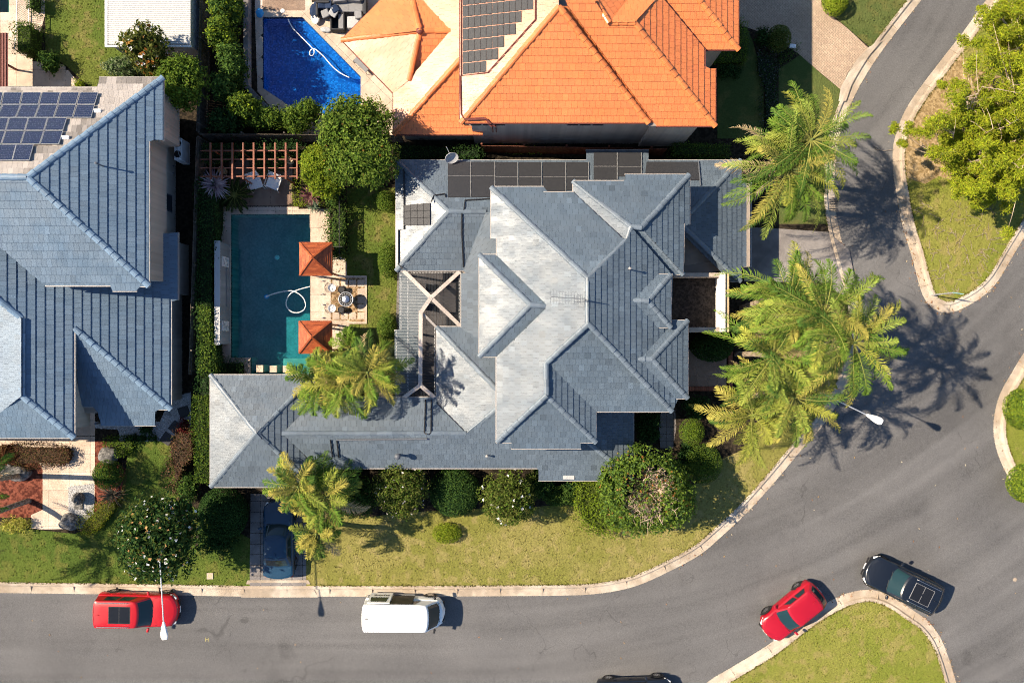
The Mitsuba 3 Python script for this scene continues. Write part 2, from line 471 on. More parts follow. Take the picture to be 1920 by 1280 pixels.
def sheet(name, px, z, m_, label, cat='lawn', minus=None, clip=None, colors=False, **kw):
    g = Polygon(W2(px, z)).buffer(0) if not hasattr(px, 'geom_type') else px
    for o in (minus or []): g = g.difference(o)
    if clip is not None: g = g.intersection(clip)
    return MB().poly(g, z).build(name, m_, kind='structure', label=label, cat=cat, **kw)


lot_in = lot.buffer(-.62)
DRIVE = Polygon(W2([(470, 925), (574, 925), (574, 1104), (468, 1104)], ZL))
HERR = Polygon(W2([(1380, -200), (1535, -200), (1540, 8), (1562, 32), (1592, 56), (1630, 92), (1606, 112), (1588, 140), (1576, 168), (1540, 138), (1497, 101), (1450, 70), (1402, 52), (1380, 48)], ZL))
APRON = Polygon(W2([(1630, 88), (1655, 75), (1625, 110), (1600, 150), (1586, 190), (1572, 190), (1576, 165), (1590, 138), (1606, 112)], ZL))
NEDRIVE = Polygon(W2([(1395, 425), (1480, 430), (1552, 435), (1592, 468), (1606, 540), (1600, 570), (1545, 530), (1395, 527)], ZL))
sheet('lawn', [(-300, 985), (35, 985), (60, 992), (140, 1000), (175, 990), (225, 930), (236, 880), (240, 835), (262, 822), (318, 826), (330, 900), (345, 940), (470, 1010), (470, 1120), (-300, 1120)], ZL, 'm_lawn_green', 'bright green front lawn on the left', minus=[DRIVE], clip=lot_in)
sheet('lawn', [(572, 985), (640, 965), (700, 968), (760, 960), (860, 955), (1000, 950), (1060, 945), (1120, 955), (1310, 905), (1330, 870), (1400, 840), (1440, 760), (1480, 600), (1700, 600), (1700, 1130), (572, 1130)], ZL, 'm_lawn_dry', 'dry yellow grass verge below the corner house', minus=[DRIVE], clip=lot_in)
sheet('lawn', [(650, 352), (745, 352), (745, 520), (755, 700), (690, 700), (650, 660), (620, 610), (620, 480), (652, 480)], ZL, 'm_lawn_yard', 'small back lawn between the pool and the house', clip=lot_in)
sheet('lawn', [(1345, 60), (1400, 52), (1412, 80), (1425, 130), (1432, 170), (1432, 260), (1345, 260)], ZL, 'm_lawn_cool', 'shaded grass strip beside the orange roofed house')
sheet('lawn', [(1460, 130), (1500, 103), (1540, 139), (1577, 169), (1575, 200), (1566, 300), (1560, 420), (1460, 420)], ZL, 'm_lawn_cool', 'shaded lawn behind the tall palms', clip=lot_in)
sheet('lawn', [(1540, -200), (1900, -200), (1720, 20), (1660, 90), (1630, 88), (1592, 55), (1564, 31), (1542, 8)], ZL, 'm_lawn_cool', 'green front lawn at the top right by the street', clip=lot_in)
sheet('lawn', [(85, -120), (197, -120), (197, 85), (240, 85), (245, 165), (170, 165), (118, 118), (85, 110)], ZL, 'm_lawn_yard', 'narrow back lawn beside the white shed')
sheet('lawn', isle_ne.buffer(-.62).intersection(Polygon(W2([(1750, -300), (2300, -300), (2300, 800), (1700, 800), (1690, 330), (1735, 345), (1760, 330), (1790, 340), (1850, 380), (1900, 330), (1900, 150), (1830, 130), (1790, 95), (1765, 120)], ZL))), ZL, 'm_lawn_island', 'patchy grass on the tree island')
sheet('lawn', isle_e.buffer(-.62), ZL, 'm_lawn_island', 'grass at the right edge of the street')
sheet('lawn', isle_s.buffer(-.62), ZL, 'm_lawn_island', 'rounded yellow green grass corner at the bottom right')
sheet('driveway', HERR, ZL, 'm_herring', 'herringbone brick driveway at the top right', 'driveway', clip=lot_in)
sheet('driveway', APRON, ZL + .015, 'm_kerb', 'pale concrete crossing at the brick driveway', 'driveway')
sheet('driveway', NEDRIVE, ZL + .004, 'm_paver_grey', 'grey driveway under the tall palms', 'driveway')


def pavers(name, px, z, gap, dx, dy, m_, label, cat='paving', off=(0, 0), rz=0.0, th=.05, minus=None, base='m_gravel', bond=0.0, jit=0.0):
    """Slabs laid one by one with recessed joints: each a piece of the paving."""
    g = Polygon(W2(px, z)).buffer(0) if not hasattr(px, 'geom_type') else px
    for o in (minus or []): g = g.difference(o)
    k = numbered(name)
    tag(k, label, cat, kind='structure')
    scene[k] = mikit.ply(MB().poly(g, z - .022).mesh(), base)
    c = np.array(g.centroid.coords[0])
    gr = affinity.rotate(g, -math.degrees(rz), origin=tuple(c))
    x0, y0, x1, y1 = gr.bounds
    rng = np.random.default_rng(int(abs(c[0] * 97 + c[1] * 31)) + 5)
    for i in range(-1, int((x1 - x0) / dx) + 2):
        for j in range(-1, int((y1 - y0) / dy) + 2):
            sx = bond * dx if j % 2 else 0.0
            q = sbox(x0 + off[0] + i * dx + gap / 2 + sx, y0 + off[1] + j * dy + gap / 2, x0 + off[0] + (i + 1) * dx - gap / 2 + sx, y0 + off[1] + (j + 1) * dy - gap / 2).intersection(gr)
            for q in getattr(q, 'geoms', [q]):
                if q.geom_type == 'Polygon' and q.area > .04 * dx * dy + .002:
                    q = affinity.rotate(q, math.degrees(rz), origin=tuple(c))
                    MB().poly(q, z - .03, z + jit * (rng.random() - .5), u=(rng.random(), rng.random())).build('paver', m_, k, uvs=True)
    return k


pavers('driveway', DRIVE.intersection(lot_in), ZL + .012, .03, .62, .62, 'm_paver_grey', 'grey slab driveway under the blue car', 'driveway', base='m_charcoal')
a = MB()
a.add([W(452, 1118, .02), W(596, 1118, .02), W(578, 1087, .165), W(464, 1087, .165), W(452, 1121, -.02), W(596, 1121, -.02), W(464, 1086, .1), W(578, 1086, .1)], [[0, 1, 2], [0, 2, 3], [4, 1, 0], [4, 5, 1]])
a.build('driveway', 'm_kerb', kind='structure', label='pale concrete layback where the slab driveway meets the street', cat='driveway')

# house C front paths, pebbles and red mulch
pavers('path', [(-120, 818), (178, 818), (178, 845), (178, 940), (160, 990), (80, 992), (58, 990), (58, 965), (80, 955), (80, 880), (60, 842), (-120, 842)], ZL + .01, .012, 1.25, 1.05, 'm_paver', 'cream paved front path on the left', 'path', off=(.3, .2), base='m_render')
pavers('path', [(140, 755), (178, 755), (178, 817), (140, 817)], ZL + .014, .012, .9, .9, 'm_paver', 'cream paved doorstep between the blue roofs', 'path', base='m_render')
sheet('garden_bed', [(-100, 842), (60, 842), (80, 880), (80, 958), (58, 970), (-100, 970)], ZL, 'm_red_mulch', 'red mulch garden bed at the left edge', 'garden bed')
sheet('garden_bed', [(178, 826), (200, 826), (200, 860), (240, 880), (230, 950), (178, 975), (160, 970), (176, 925)], ZL, 'm_red_mulch', 'red mulch bed beside the cream path', 'garden bed')


def pebbles(px, n, cols, seed, z, label, r=.035):
    g = Polygon(W2(px, z)).buffer(0); x0, y0, x1, y1 = g.bounds
    rng = np.random.default_rng(seed); m = MB(); m.poly(g, z - .01, col=np.array(cols[0]) * .75)
    import shapely
    P_ = np.column_stack([rng.uniform(x0, x1, n * 3), rng.uniform(y0, y1, n * 3)])
    P_ = P_[shapely.contains_xy(g, P_[:, 0], P_[:, 1])][:n]
    base = np.array([[1, 0, 0], [0, 1, 0], [-1, 0, 0], [0, -1, 0], [0, 0, .8]]); bf = [[0, 1, 4], [1, 2, 4], [2, 3, 4], [3, 0, 4]]
    for q in P_:
        s = r * rng.uniform(.6, 1.4)
        m.add((base * s * [1, rng.uniform(.6, 1), .8]) @ rotz(rng.uniform(0, 6)).T + [q[0], q[1], z - .005], bf, np.array(cols[rng.integers(len(cols))]) * rng.uniform(.75, 1.1))
    m.build('pebble_bed', 'm_pebble', colors=True, label=label, cat='pebbles', kind='stuff')


WHITEP = [(.5, .49, .48), (.62, .61, .6), (.35, .34, .34)]
pebbles([(178, 790), (300, 790), (320, 745), (358, 735), (358, 800), (330, 815), (300, 826), (225, 828), (222, 805), (178, 802)], 2600, WHITEP, 1, ZL + .02, 'white pebbles around the blue roofed house entrance')
pebbles([(128, 912), (176, 906), (176, 965), (160, 988), (128, 988)], 1100, WHITEP, 2, ZL + .03, 'white pebbles round the stone lantern on the path')
for x, y, r_ in ((345, 772, .3), (329, 801, -.7), (313, 822, -.6)):
    MB().box(W(x, y, ZL + .03), (.62, .62, .05), r_).build('stepping_stone', 'm_charcoal', label=f'dark square stepping stone in white pebbles, {["uppermost","middle","lowest"][(345,329,313).index(x)]} of three', cat='stepping stone', group='stepping stones in the pebbles')

# ---------------------------------------------------------------- paving round the main pool
DECK = Polygon(W2([(415, 388), (560, 388), (560, 392), (618, 392), (618, 470), (650, 480), (650, 520), (620, 520), (620, 600), (655, 600), (655, 640), (622, 660), (622, 720), (581, 720), (581, 712), (458, 712), (458, 684), (416, 684)], ZL)).difference(pool_p)
pavers('pool_deck', DECK, ZL + .01, .012, 1.02, .98, 'm_paver', 'cream paved surround of the teal pool', 'paving', off=(.1, .3), base='m_render')
pavers('patio', [(430, 282), (548, 282), (548, 380), (535, 386), (430, 386)], ZL + .006, .012, 1.2, 1.2, 'm_paver_brown', 'brown paved patio under the timber pergola', 'paving', base='m_render')
# stepping slabs in gravel around the fire table
k = tag(numbered('patio'), 'square cream slabs set in gravel around the black fire table', 'paving', kind='structure')
scene[k] = mikit.ply(MB().poly(W2([(606, 518), (686, 518), (686, 604), (606, 604)], ZL), ZL + .006).mesh(), 'm_gravel')
rng = np.random.default_rng(8)
for j, y in enumerate((531, 547, 562, 577, 592)):
    for i, x in enumerate((614, 630, 646, 661, 677)):
        if 1 <= i <= 3 and 1 <= j <= 3: continue
        c = W(x, y, ZL)
        MB().poly(sbox(c[0] - .20, c[1] - .20, c[0] + .20, c[1] + .20), ZL - .02, ZL + .03, u=(rng.random(), rng.random())).build('paver', 'm_paver', k, uvs=True)
b_ = MB()
for (x0, y0, x1, y1) in ((606, 517, 689, 521), (684.5, 521, 689, 603), (606, 603, 689, 607)):
    p0, p1 = W(x0, y0), W(x1, y1)
    b_.poly(sbox(p0[0], p1[1], p1[0], p0[1]), ZL - .02, ZL + .05)
b_.build('border', 'm_paver', k)

# swimming pools
def pool(px, depth, basin, water, label, zw, coping=None, shelf=None):
    t = thing('swimming_pool', label, 'swimming pool')
    g = Polygon(W2(px, ZL))
    m = MB(); m.poly(g.buffer(.02), ZL - depth)
    c = np.array(g.exterior.coords)
    if not g.exterior.is_ccw: c = c[::-1]
    for p, q in zip(c[:-1], c[1:]):
        m.add([[*p, ZL - depth], [*q, ZL - depth], [*q, ZL], [*p, ZL]], [[0, 2, 1], [0, 3, 2]])
    m.build('basin', basin, t)
    # gently rippled water
    import shapely
    x0, y0, x1, y1 = g.bounds; s = .16
    xs, ys = np.arange(x0 - s, x1 + 2 * s, s), np.arange(y0 - s, y1 + 2 * s, s)
    X, Y = np.meshgrid(xs, ys)
    V = np.column_stack([X.ravel(), Y.ravel(), np.full(X.size, zw)])
    V[:, 2] += .035 * (meshkit.fbm(np.column_stack([X.ravel() * 1.3, Y.ravel() * 1.7, 0 * X.ravel()]), 3, 5) - .5)
    nx = len(xs); f = []
    inside = shapely.contains_xy(g.buffer(-.02), X + s / 2, Y + s / 2)
    for j in range(len(ys) - 1):
        for i in range(nx - 1):
            if inside[j, i]:
                o = j * nx + i; f += [[o, o + 1, o + nx + 1], [o, o + nx + 1, o + nx]]
    put('water', trimesh.Trimesh(V, f, process=False), water, t, smooth=True)
    if shelf:
        for nm, q, z0, z1, mm in shelf:
            MB().poly(Polygon(W2(q, ZL)).intersection(g.buffer(-.01)), z0, z1).build(nm, mm, t)
    return t, g


P1, g1 = pool(POOL, 1.35, 'm_basin_teal', 'm_water_teal', 'teal rectangular swimming pool behind the corner house', ZL - .12,
              shelf=[('ledge', [(527, 672), (581, 672), (581, 711), (527, 711)], ZL - 1.3, ZL - .45, 'm_paver'), ('step', [(545, 596), (581, 596), (581, 672), (545, 672)], ZL - 1.3, ZL - .75, 'm_basin_teal')])
P2, g2 = pool(POOLB, 1.4, 'm_mosaic_blue', 'm_water_blue', 'bright blue angular mosaic pool behind the orange roofed house', ZL - .1,
              shelf=[('ledge', [(540, 33), (567, 33), (676, 144), (662, 144), (625, 131), (583, 92)], ZL - 1.38, ZL - .45, 'm_mosaic_blue')])
for i, x in enumerate((487, 512.5, 537)):
    c = W(x, 691 if i == 0 else 691.5, ZL)
    MB().box((c[0], c[1], ZL - .55), (.40, .40, 1.15)).build('stepping_stone', 'm_paver', label=f'square cream stepping block standing in the teal pool, {["leftmost","middle","rightmost"][i]} of three', cat='stepping stone', group='stepping blocks in the pool')
sk = MB().lathe(W(520, 483, ZL - .5), [(0, 0), (.13, 0), (.15, .05), (.1, .12), (0, .14)]).build('pool_drain', 'm_white', label='round pale suction disc near the middle of the teal pool', cat='pool drain')
# pool hose with a loop
def hose(pts, r, m_, label, z):
    L = smooth_line(pts, .12)
    MB().tube(np.column_stack([L, np.full(len(L), z) + .03 * np.sin(np.arange(len(L)) * .21)]), r, 6).build('pool_hose', m_, smooth=True, label=label, cat='pool hose')
hose([(502, 555), (520, 549), (545, 545), (556, 548), (567, 556), (573, 568), (571, 580), (560, 586), (548, 585), (538, 575), (538, 562), (546, 550), (560, 543), (582, 537)], .034, 'm_white', 'white looped cleaner hose floating in the teal pool', ZL - .09)
hose([(541, 37), (548, 52), (565, 70), (585, 90), (590, 97), (587, 105), (581, 104), (582, 96), (589, 92), (600, 100), (612, 112), (622, 124), (637, 137), (655, 146)], .032, 'm_white', 'white cleaner hose with a small loop in the blue pool', ZL - .07)
t = thing('pool_cleaner', 'small blue pool cleaner at the end of the white hose in the teal pool', 'pool cleaner')
MB().add(*blob(W(500, 556, ZL - .18), (.16, .13, .09), 3, .1, 2)).build('body', 'm_pool_blue' if 'm_pool_blue' in scene else 'm_navy', t, smooth=True)
MB().lathe(W(500, 556, ZL - .12), [(0, .06), (.05, .05), (.06, 0)], 10).build('swivel', 'm_white', t)

# deck of the blue pool
DECKB = Polygon(W2([(478, -120), (570, -120), (585, 5), (640, 0), (740, -20), (745, 260), (560, 260), (540, 240), (483, 172), (478, 30)], ZL)).difference(poolb_p.buffer(.01))
pavers('pool_deck', DECKB, ZL + .008, .012, .9, .9, 'm_paver', 'cream paving around the blue pool', 'paving', rz=math.radians(45), base='m_render')
pavers('pool_deck', [(492, -40), (572, -40), (572, 20), (492, 20)], ZL + .016, .008, .36, .18, 'm_paver_brown', 'brown brick paving at the top of the blue pool', 'paving', base='m_render', bond=.5)
# terrace of the neighbour at the upper left
pavers('patio', [(-60, -60), (84, -60), (84, 30), (60, 115), (95, 118), (120, 122), (152, 162), (-60, 162)], ZL + .008, .012, .95, .95, 'm_paver', 'cream paved terrace at the upper left', 'paving', base='m_render')
pavers('path', [(1240, 768), (1266, 768), (1268, 800), (1262, 840), (1238, 840), (1236, 800)], ZL + .008, .02, .42, .42, 'm_paver_grey', 'small paved path beside the corner house', 'path', base='m_charcoal')
pavers('porch', [(1286, 655), (1362, 655), (1362, 724), (1286, 724)], ZL + .2, .012, .62, .62, 'm_paver_brown', 'shaded paved porch below the balcony', 'paving', base='m_render')
k = tag(numbered('brick_edging'), 'red brick edging round the shaded porch', 'edging')
rng = np.random.default_rng(4)
for i in range(20):
    p = W(1367, 652 + i * 3.95, 0)
    MB().box((p[0], p[1], ZL + .1), (.24, .105, .26), col=np.array((.26, .10, .06)) * rng.uniform(.75, 1.2)).build('brick', 'm_brick', k, colors=True)
for i in range(21):
    p = W(1289 + i * 3.95, 728, 0)
    MB().box((p[0], p[1], ZL + .1), (.105, .24, .26), col=np.array((.26, .10, .06)) * rng.uniform(.75, 1.2)).build('brick', 'm_brick', k, colors=True)
sheet('lawn', lot_in.intersection(unary_union([sbox(-62, 21.5, 26, 60), sbox(-62, -9, -34, 21.5)])).difference(HERR.buffer(.1)), ZL - .003, 'm_lawn_yard', 'back lawns beyond the edge of the picture')
# ================================================================ roofs and houses
def slope(eave, ze, poly_px, T=.42):
    """The face of a roof: eave = ('W', px) and the like for a level eave seen at that pixel column or row, or two pixel points; the rest by cutting the rays with the plane."""
    if isinstance(eave[0], str):
        d, e = eave
        u = {'W': (1, 0), 'E': (-1, 0), 'N': (0, -1), 'S': (0, 1)}[d]
        o = W(e, 640, ze)[:2] if d in 'WE' else W(960, e, ze)[:2]
    else:
        a, b = W(*eave[0], ze)[:2], W(*eave[1], ze)[:2]
        t = (b - a) / np.linalg.norm(b - a)
        u = np.array([-t[1], t[0]])
        if (np.mean([W(*p, ze)[:2] for p in poly_px], axis=0) - a) @ u < 0: u = -u
        o = a
    u = np.asarray(u, float)
    out = []
    for px, py in poly_px:
        a = np.array([(px - 960) / SC, (640 - py) / SC])
        # z = ze + T * ((a (1 - z/H)) - o) . u
        z = (ze + T * (a - o) @ u) / (1 + T * (a @ u) / H)
        out.append([*(a * (1 - z / H)), z])
    return np.array(out)


def plane3(pts):
    return np.array([W(*p) for p in pts])


def frame(V):
    n = np.zeros(3)
    for a, b in zip(V, np.roll(V, -1, 0)): n += np.cross(a, b)
    n /= np.linalg.norm(n)
    if n[2] < 0: n = -n
    up = np.array([-n[0], -n[1], 0.0]); up /= np.linalg.norm(up)
    vs = up - n * (up @ n); vs /= np.linalg.norm(vs)
    us = np.cross(vs, n)
    return n, us, vs


def lay_tiles(V, colour, gauge=.335, tw=.30, lift=.032, bond=.5, seed=0, jog=.0):
    """Tiles of one roof face: list of (height, corners, normal, lifts, colour)."""
    n, us, vs = frame(V)
    o = V[0]
    q = np.column_stack([(V - o) @ us, (V - o) @ vs])
    g = Polygon(q).buffer(0)
    x0, y0, x1, y1 = g.bounds
    rng = np.random.default_rng(seed)
    out = []
    from shapely.prepared import prep
    pg = prep(g)
    for r in range(int((y1 - y0) / gauge) + 1):
        a, b = y0 + r * gauge, y0 + (r + 1) * gauge
        s = (r % 2) * bond * tw - tw
        for i in range(int((x1 - x0) / tw) + 3):
            c, d = x0 + s + i * tw + .0045, x0 + s + (i + 1) * tw - .0045
            cell = sbox(c, a, d, b)
            if pg.contains(cell): pieces = [cell]
            elif pg.intersects(cell):
                w = g.intersection(cell)
                pieces = [x for x in getattr(w, 'geoms', [w]) if x.geom_type == 'Polygon' and x.area > .003]
            else: continue
            dz = rng.normal(0, .0022)
            for w in pieces:
                if len(w.exterior.coords) > 12: continue
                e = np.array(w.convex_hull.exterior.coords)[:-1]
                if Polygon(e).exterior.is_ccw is False: e = e[::-1]
                p3 = o + e[:, :1] * us + e[:, 1:] * vs
                hh = .006 + (lift + dz) * (1 - (e[:, 1] - a) / gauge)
                ctr = p3.mean(0)
                out.append((ctr[2], w.area, p3, n, hh, colour(ctr, rng)))
    return out


def ridge_tiles(a, b, r=.13, step=.40, lift=.03):
    """Capping tiles along a hip or ridge, laid from a up to b."""
    a, b = np.asarray(a, float), np.asarray(b, float)
    L = np.linalg.norm(b - a); n = max(1, int(round(L / step)))
    t = (b - a) / L
    s = np.cross(t, [0, 0, 1.0]); s /= np.linalg.norm(s)
    up = np.cross(s, t)
    ang = np.linspace(0, np.pi, 6)
    res = []
    for i in range(n):
        p, q = a + t * (L * i / n - .025), a + t * (L * (i + 1) / n)
        v = []
        for c, k, l in ((p, 1.10, lift + .02), (q, .96, lift)):
            v += [c + s * (np.cos(w) * r * k) + up * (np.sin(w) * r * .72 * k + l - .05) for w in ang]
        m = len(ang)
        f = []
        for j in range(m - 1): f += [[j, j + 1, m + j + 1], [j, m + j + 1, m + j]]
        for j in range(1, m - 1): f += [[0, j + 1, j], [m, m + j, m + j + 1]]
        res.append((np.array(v), np.array(f)))
    return res


def eave_edges(V):
    """Level edges at the foot of a roof face."""
    n, us, vs = frame(V)
    y = (V - V[0]) @ vs
    out = []
    for i in range(len(V)):
        j = (i + 1) % len(V)
        d = V[j] - V[i]
        if abs(d[2]) < .02 + .01 * np.linalg.norm(d) and np.linalg.norm(d) > .25:
            mid = (V[i] + V[j]) / 2
            inward = vs * [1, 1, 0]
            inward /= np.linalg.norm(inward)
            c = V.mean(0)
            # the face lies uphill of an eave
            test = Polygon(V[:, :2]).buffer(0)
            if test.contains(Point(*(mid + inward * .06)[:2])) and not test.contains(Point(*(mid - inward * .06)[:2])):
                out.append((V[i], V[j], inward))
    return out


def house_roof(h, faces, colour, caps, mat_tile='m_tile', mat_cap='m_tile', cap_col=(.1, .12, .15), deck='m_deck', gut='m_gutter', limit=300, seed=1, gauge=.335, tw=.30, lift=.038, cap_r=.13, dull=(), skip_gutter=(), bond=.5):
    """Deck, tiles, cappings and gutters of the roof of the house h; the tiles that show largest are parts of their own."""
    dk, tiles = MB(), []
    for i, (nm, V) in enumerate(faces):
        n, us, vs = frame(V)
        q = Polygon(np.column_stack([(V - V[0]) @ us, (V - V[0]) @ vs])).buffer(0)
        for g in getattr(q, 'geoms', [q]):
            vv, ff = trimesh.creation.triangulate_polygon(g, engine='earcut')
            top = V[0] + vv[:, :1] * us + vv[:, 1:] * vs
            dk.add(top, ff); dk.add(top - [0, 0, .05], ff[:, ::-1])
            c = np.array(g.exterior.coords)[:-1]
            e = V[0] + c[:, :1] * us + c[:, 1:] * vs
            k = len(e); f = []
            for a in range(k):
                b = (a + 1) % k; f += [[a, b, k + b], [a, k + b, k + a]]
            dk.add(np.vstack([e, e - [0, 0, .05]]), f)
        col = (lambda c, r, nm=nm: colour(nm, c, r))
        tiles += [(mat_tile if nm not in dull else 'm_tile_dull', *t) for t in lay_tiles(V, col, gauge, tw, lift, seed=seed * 100 + i, bond=bond)]
    roof = dk.build('roof', deck, h)
    def seen(t):
        c = t[3].mean(0)
        k = 1 - c[2] / H
        inside = abs(c[0] / k) < 29.5 and abs(c[1] / k) < 19.5
        return t[2] / (H - c[2]) ** 2 * t[4][2] * inside
    order = sorted(range(len(tiles)), key=lambda i: -seen(tiles[i]))
    rest = {}
    for rank, i in enumerate(order):
        mt, z, ar, p3, n, hh, col = tiles[i]
        if rank < limit:
            MB().prism(p3, n, -.004, hh, col).build('roof_tile', mt, roof, colors=True)
        else:
            rest.setdefault(mt, MB()).prism(p3, n, -.004, hh, col)
    for mt, m in rest.items():
        m.build('roof_tiling', mt, roof, colors=True, kind='stuff', label='the other roof tiles of this roof')
    rng = np.random.default_rng(seed)
    n_cap, spare = 0, MB()
    for a, b in caps:
        for v, f in ridge_tiles(a, b, cap_r):
            v = v + rng.normal(0, .007, 3)
            c = np.array(cap_col) * rng.uniform(.85, 1.15)
            if n_cap < 300: MB().add(v, f, c).build('ridge_tile', mat_cap, roof, colors=True)
            else: spare.add(v, f, c)
            n_cap += 1
    if spare.n: spare.build('ridge_tiling', mat_cap, roof, colors=True, kind='stuff', label='the other ridge tiles')
    for nm, V in faces:
        if nm in skip_gutter: continue
        for a, b, inw in eave_edges(V):
            d = b - a; L = np.linalg.norm(d); ang = math.atan2(d[1], d[0])
            c = (a + b) / 2 - inw * .03
            g = MB()
            g.box((c[0], c[1], c[2] - .05), (L + .04, .06, .10), ang)
            g.build('gutter', gut, h)
    return roof


def walls(h, px, ze, inset=.45, z0=0.0, m_='m_wall', soffit='m_wall_dark'):
    g = Polygon(W2(px, ze)).buffer(0)
    w = g.buffer(-inset, join_style=2)
    MB().poly(w, z0, ze - .16).build('wall', m_, h)
    ring = g.buffer(-.02, join_style=2).difference(g.buffer(-inset - .1, join_style=2))
    MB().poly(ring, ze - .2, ze - .1).build('eaves', soffit, h)
    return w


def slate(nm, c, r):
    base = np.array((.082, .114, .150))
    k = r.normal(1, .06) * (.86 + .28 * meshkit.fbm(c * .55, 3))
    m = meshkit.fbm(c * [1.1, 1.1, .2] + 50, 3)
    b = base * (1 - .25 * m) + np.array((.10, .115, .13)) * .25 * m
    if nm.startswith('low'): b = b * [1.06, 1.02, 1.0]
    s = r.random()
    if s < .03: k *= 1.22
    elif s < .06: k *= .8
    return b * k


def F(nm, eave, ze, pts, T=.42):
    return (nm, slope(eave, ze, pts, T))


# ---------------------------------------------------------------- the main house
ZU, ZLo = 5.4, 2.75
main = thing('house', 'two storey house with slate grey tiled hip roofs on the corner lot', 'house')
U = [F('up_n', ('N', 351), ZU, [(921, 351), (1019, 351), (1019, 361), (1075, 361), (1168, 448), (1175, 450), (1103, 521)]),
     F('up_w', ('W', 921), ZU, [(921, 351), (1103, 521), (1103, 607), (1024, 681), (1025, 741), (931, 829), (931, 669), (1028, 574), (932, 479), (932, 447), (921, 447)]),
     F('up_e', ('E', 1282), ZU, [(1103, 521), (1175, 450), (1184, 427), (1259, 514), (1257, 612), (1275, 612), (1275, 740), (1260, 771), (1103, 607)]),
     F('up_s', ('S', 771), ZU, [(1103, 607), (1260, 771), (1117, 771), (1030, 683), (1024, 681)]),
     F('up_s', ('S', 829), ZU, [(931, 829), (1025, 741), (1117, 829), (1089, 829), (1089, 840), (959, 840), (959, 829)]),
     F('up_e', ('E', 1117), ZU, [(1025, 741), (1024, 681), (1030, 683), (1117, 771), (1117, 829)]),
     F('up_n', ('N', 328), ZU, [(1076, 340), (1172, 340), (1172, 328), (1292, 328), (1202, 427), (1184, 425)]),
     F('up_w', ('W', 1074), ZU, [(1075, 340), (1184, 426), (1175, 450), (1168, 448), (1075, 362)]),
     F('up_e', ('E', 1292), ZU, [(1292, 328), (1292, 420), (1282, 420), (1280, 512), (1202, 427)]),
     F('up_s', ('S', 514), ZU, [(1184, 427), (1202, 427), (1280, 514), (1259, 514)]),
     F('up_w', ('W', 899), ZU, [(899, 478), (995, 571), (899, 668)]),
     F('up_n', ('N', 478), ZU, [(899, 478), (932, 478), (1029, 574), (995, 571)]),
     F('up_s', ('S', 668), ZU, [(899, 668), (995, 571), (1029, 574), (932, 668)]),
     F('up_e', ('E', 1257), ZU + .62, [(1257, 515), (1257, 613), (1215, 564)]),
     F('up_n', ('N', 515), ZU + .62, [(1257, 515), (1215, 564), (1186, 562), (1232, 515)]),
     F('up_s', ('S', 613), ZU + .62, [(1257, 613), (1215, 564), (1186, 562), (1232, 613)]),
     F('up_e', ('E', 1289), ZU + .2, [(1289, 601), (1289, 746), (1222, 673)]),
     F('up_n', ('N', 601), ZU + .2, [(1289, 601), (1222, 673), (1195, 673), (1257, 609), (1257, 601)]),
     F('up_s', ('S', 746), ZU + .2, [(1289, 746), (1222, 673), (1195, 673), (1260, 746)])]
Lo = [F('low_n', ('N', 301), ZLo, [(743, 301), (1099, 301), (1099, 282), (1216, 282), (1216, 301), (1389, 301), (1293, 400), (1200, 402), (912, 402), (912, 397), (842, 396)]),
      F('low_w', ('W', 743), ZLo, [(743, 301), (842, 396), (743, 507)]),
      F('low_s', ('S', 507), ZLo, [(743, 507), (842, 396), (912, 397), (872, 507)]),
      F('low_d', ((862, 500), (885, 523)), ZLo + .05, [(869, 507), (911, 398), (940, 400), (940, 480), (905, 481), (901, 512), (874, 512)]),
      F('low_w', ('W', 864), ZLo + .05, [(865, 512), (903, 512), (903, 640), (880, 626), (865, 615)], .20),
      F('low_w', ('W', 819), ZLo, [(819, 613), (932, 730), (932, 766), (874, 815), (819, 757)]),
      F('low_n', ('N', 613), ZLo, [(819, 613), (866, 613), (880, 622), (905, 640), (905, 670), (938, 670), (938, 733)]),
      F('low_n', ('N', 745), ZLo, [(530, 812), (597, 745), (819, 745), (819, 757), (874, 812)]),
      F('low_s', ('S', 877), ZLo, [(530, 812), (874, 812), (925, 770), (945, 770), (945, 815), (1095, 822), (1187, 897), (1160, 879), (1128, 879), (1128, 900), (1010, 900), (1010, 877), (597, 877)]),
      F('low_e', ('E', 1187), ZLo, [(1110, 772), (1187, 772), (1187, 897), (1095, 822)]),
      F('low_w', ('W', 395), ZLo, [(395, 703), (481, 812), (395, 912)]),
      F('low_n', ('N', 703), ZLo, [(395, 703), (590, 703), (481, 812)]),
      F('low_s', ('S', 912), ZLo, [(395, 912), (481, 812), (590, 912)]),
      F('low_e', ('E', 590), ZLo, [(481, 812), (590, 703), (596, 745), (531, 812), (590, 874), (590, 912)]),
      F('low_e', ('E', 1389), ZLo, [(1389, 301), (1389, 343), (1408, 343), (1408, 500), (1388, 500), (1388, 527), (1281, 425), (1281, 411), (1293, 400)]),
      F('low_s', ('S', 527), ZLo, [(1281, 425), (1388, 527), (1370, 527), (1281, 440)])]


def vtx(faces, i, *pts):
    """The corners of face i nearest to the given pixels."""
    V = faces[i][1]
    px = np.column_stack([960 + V[:, 0] / (1 - V[:, 2] / H) * SC, 640 - V[:, 1] / (1 - V[:, 2] / H) * SC])
    return [V[np.argmin(((px - p) ** 2).sum(1))] for p in pts]


def caps_of(faces, spec):
    out = []
    for i, *pts in spec:
        v = vtx(faces, i, *pts)
        out += list(zip(v[:-1], v[1:]))
    return out


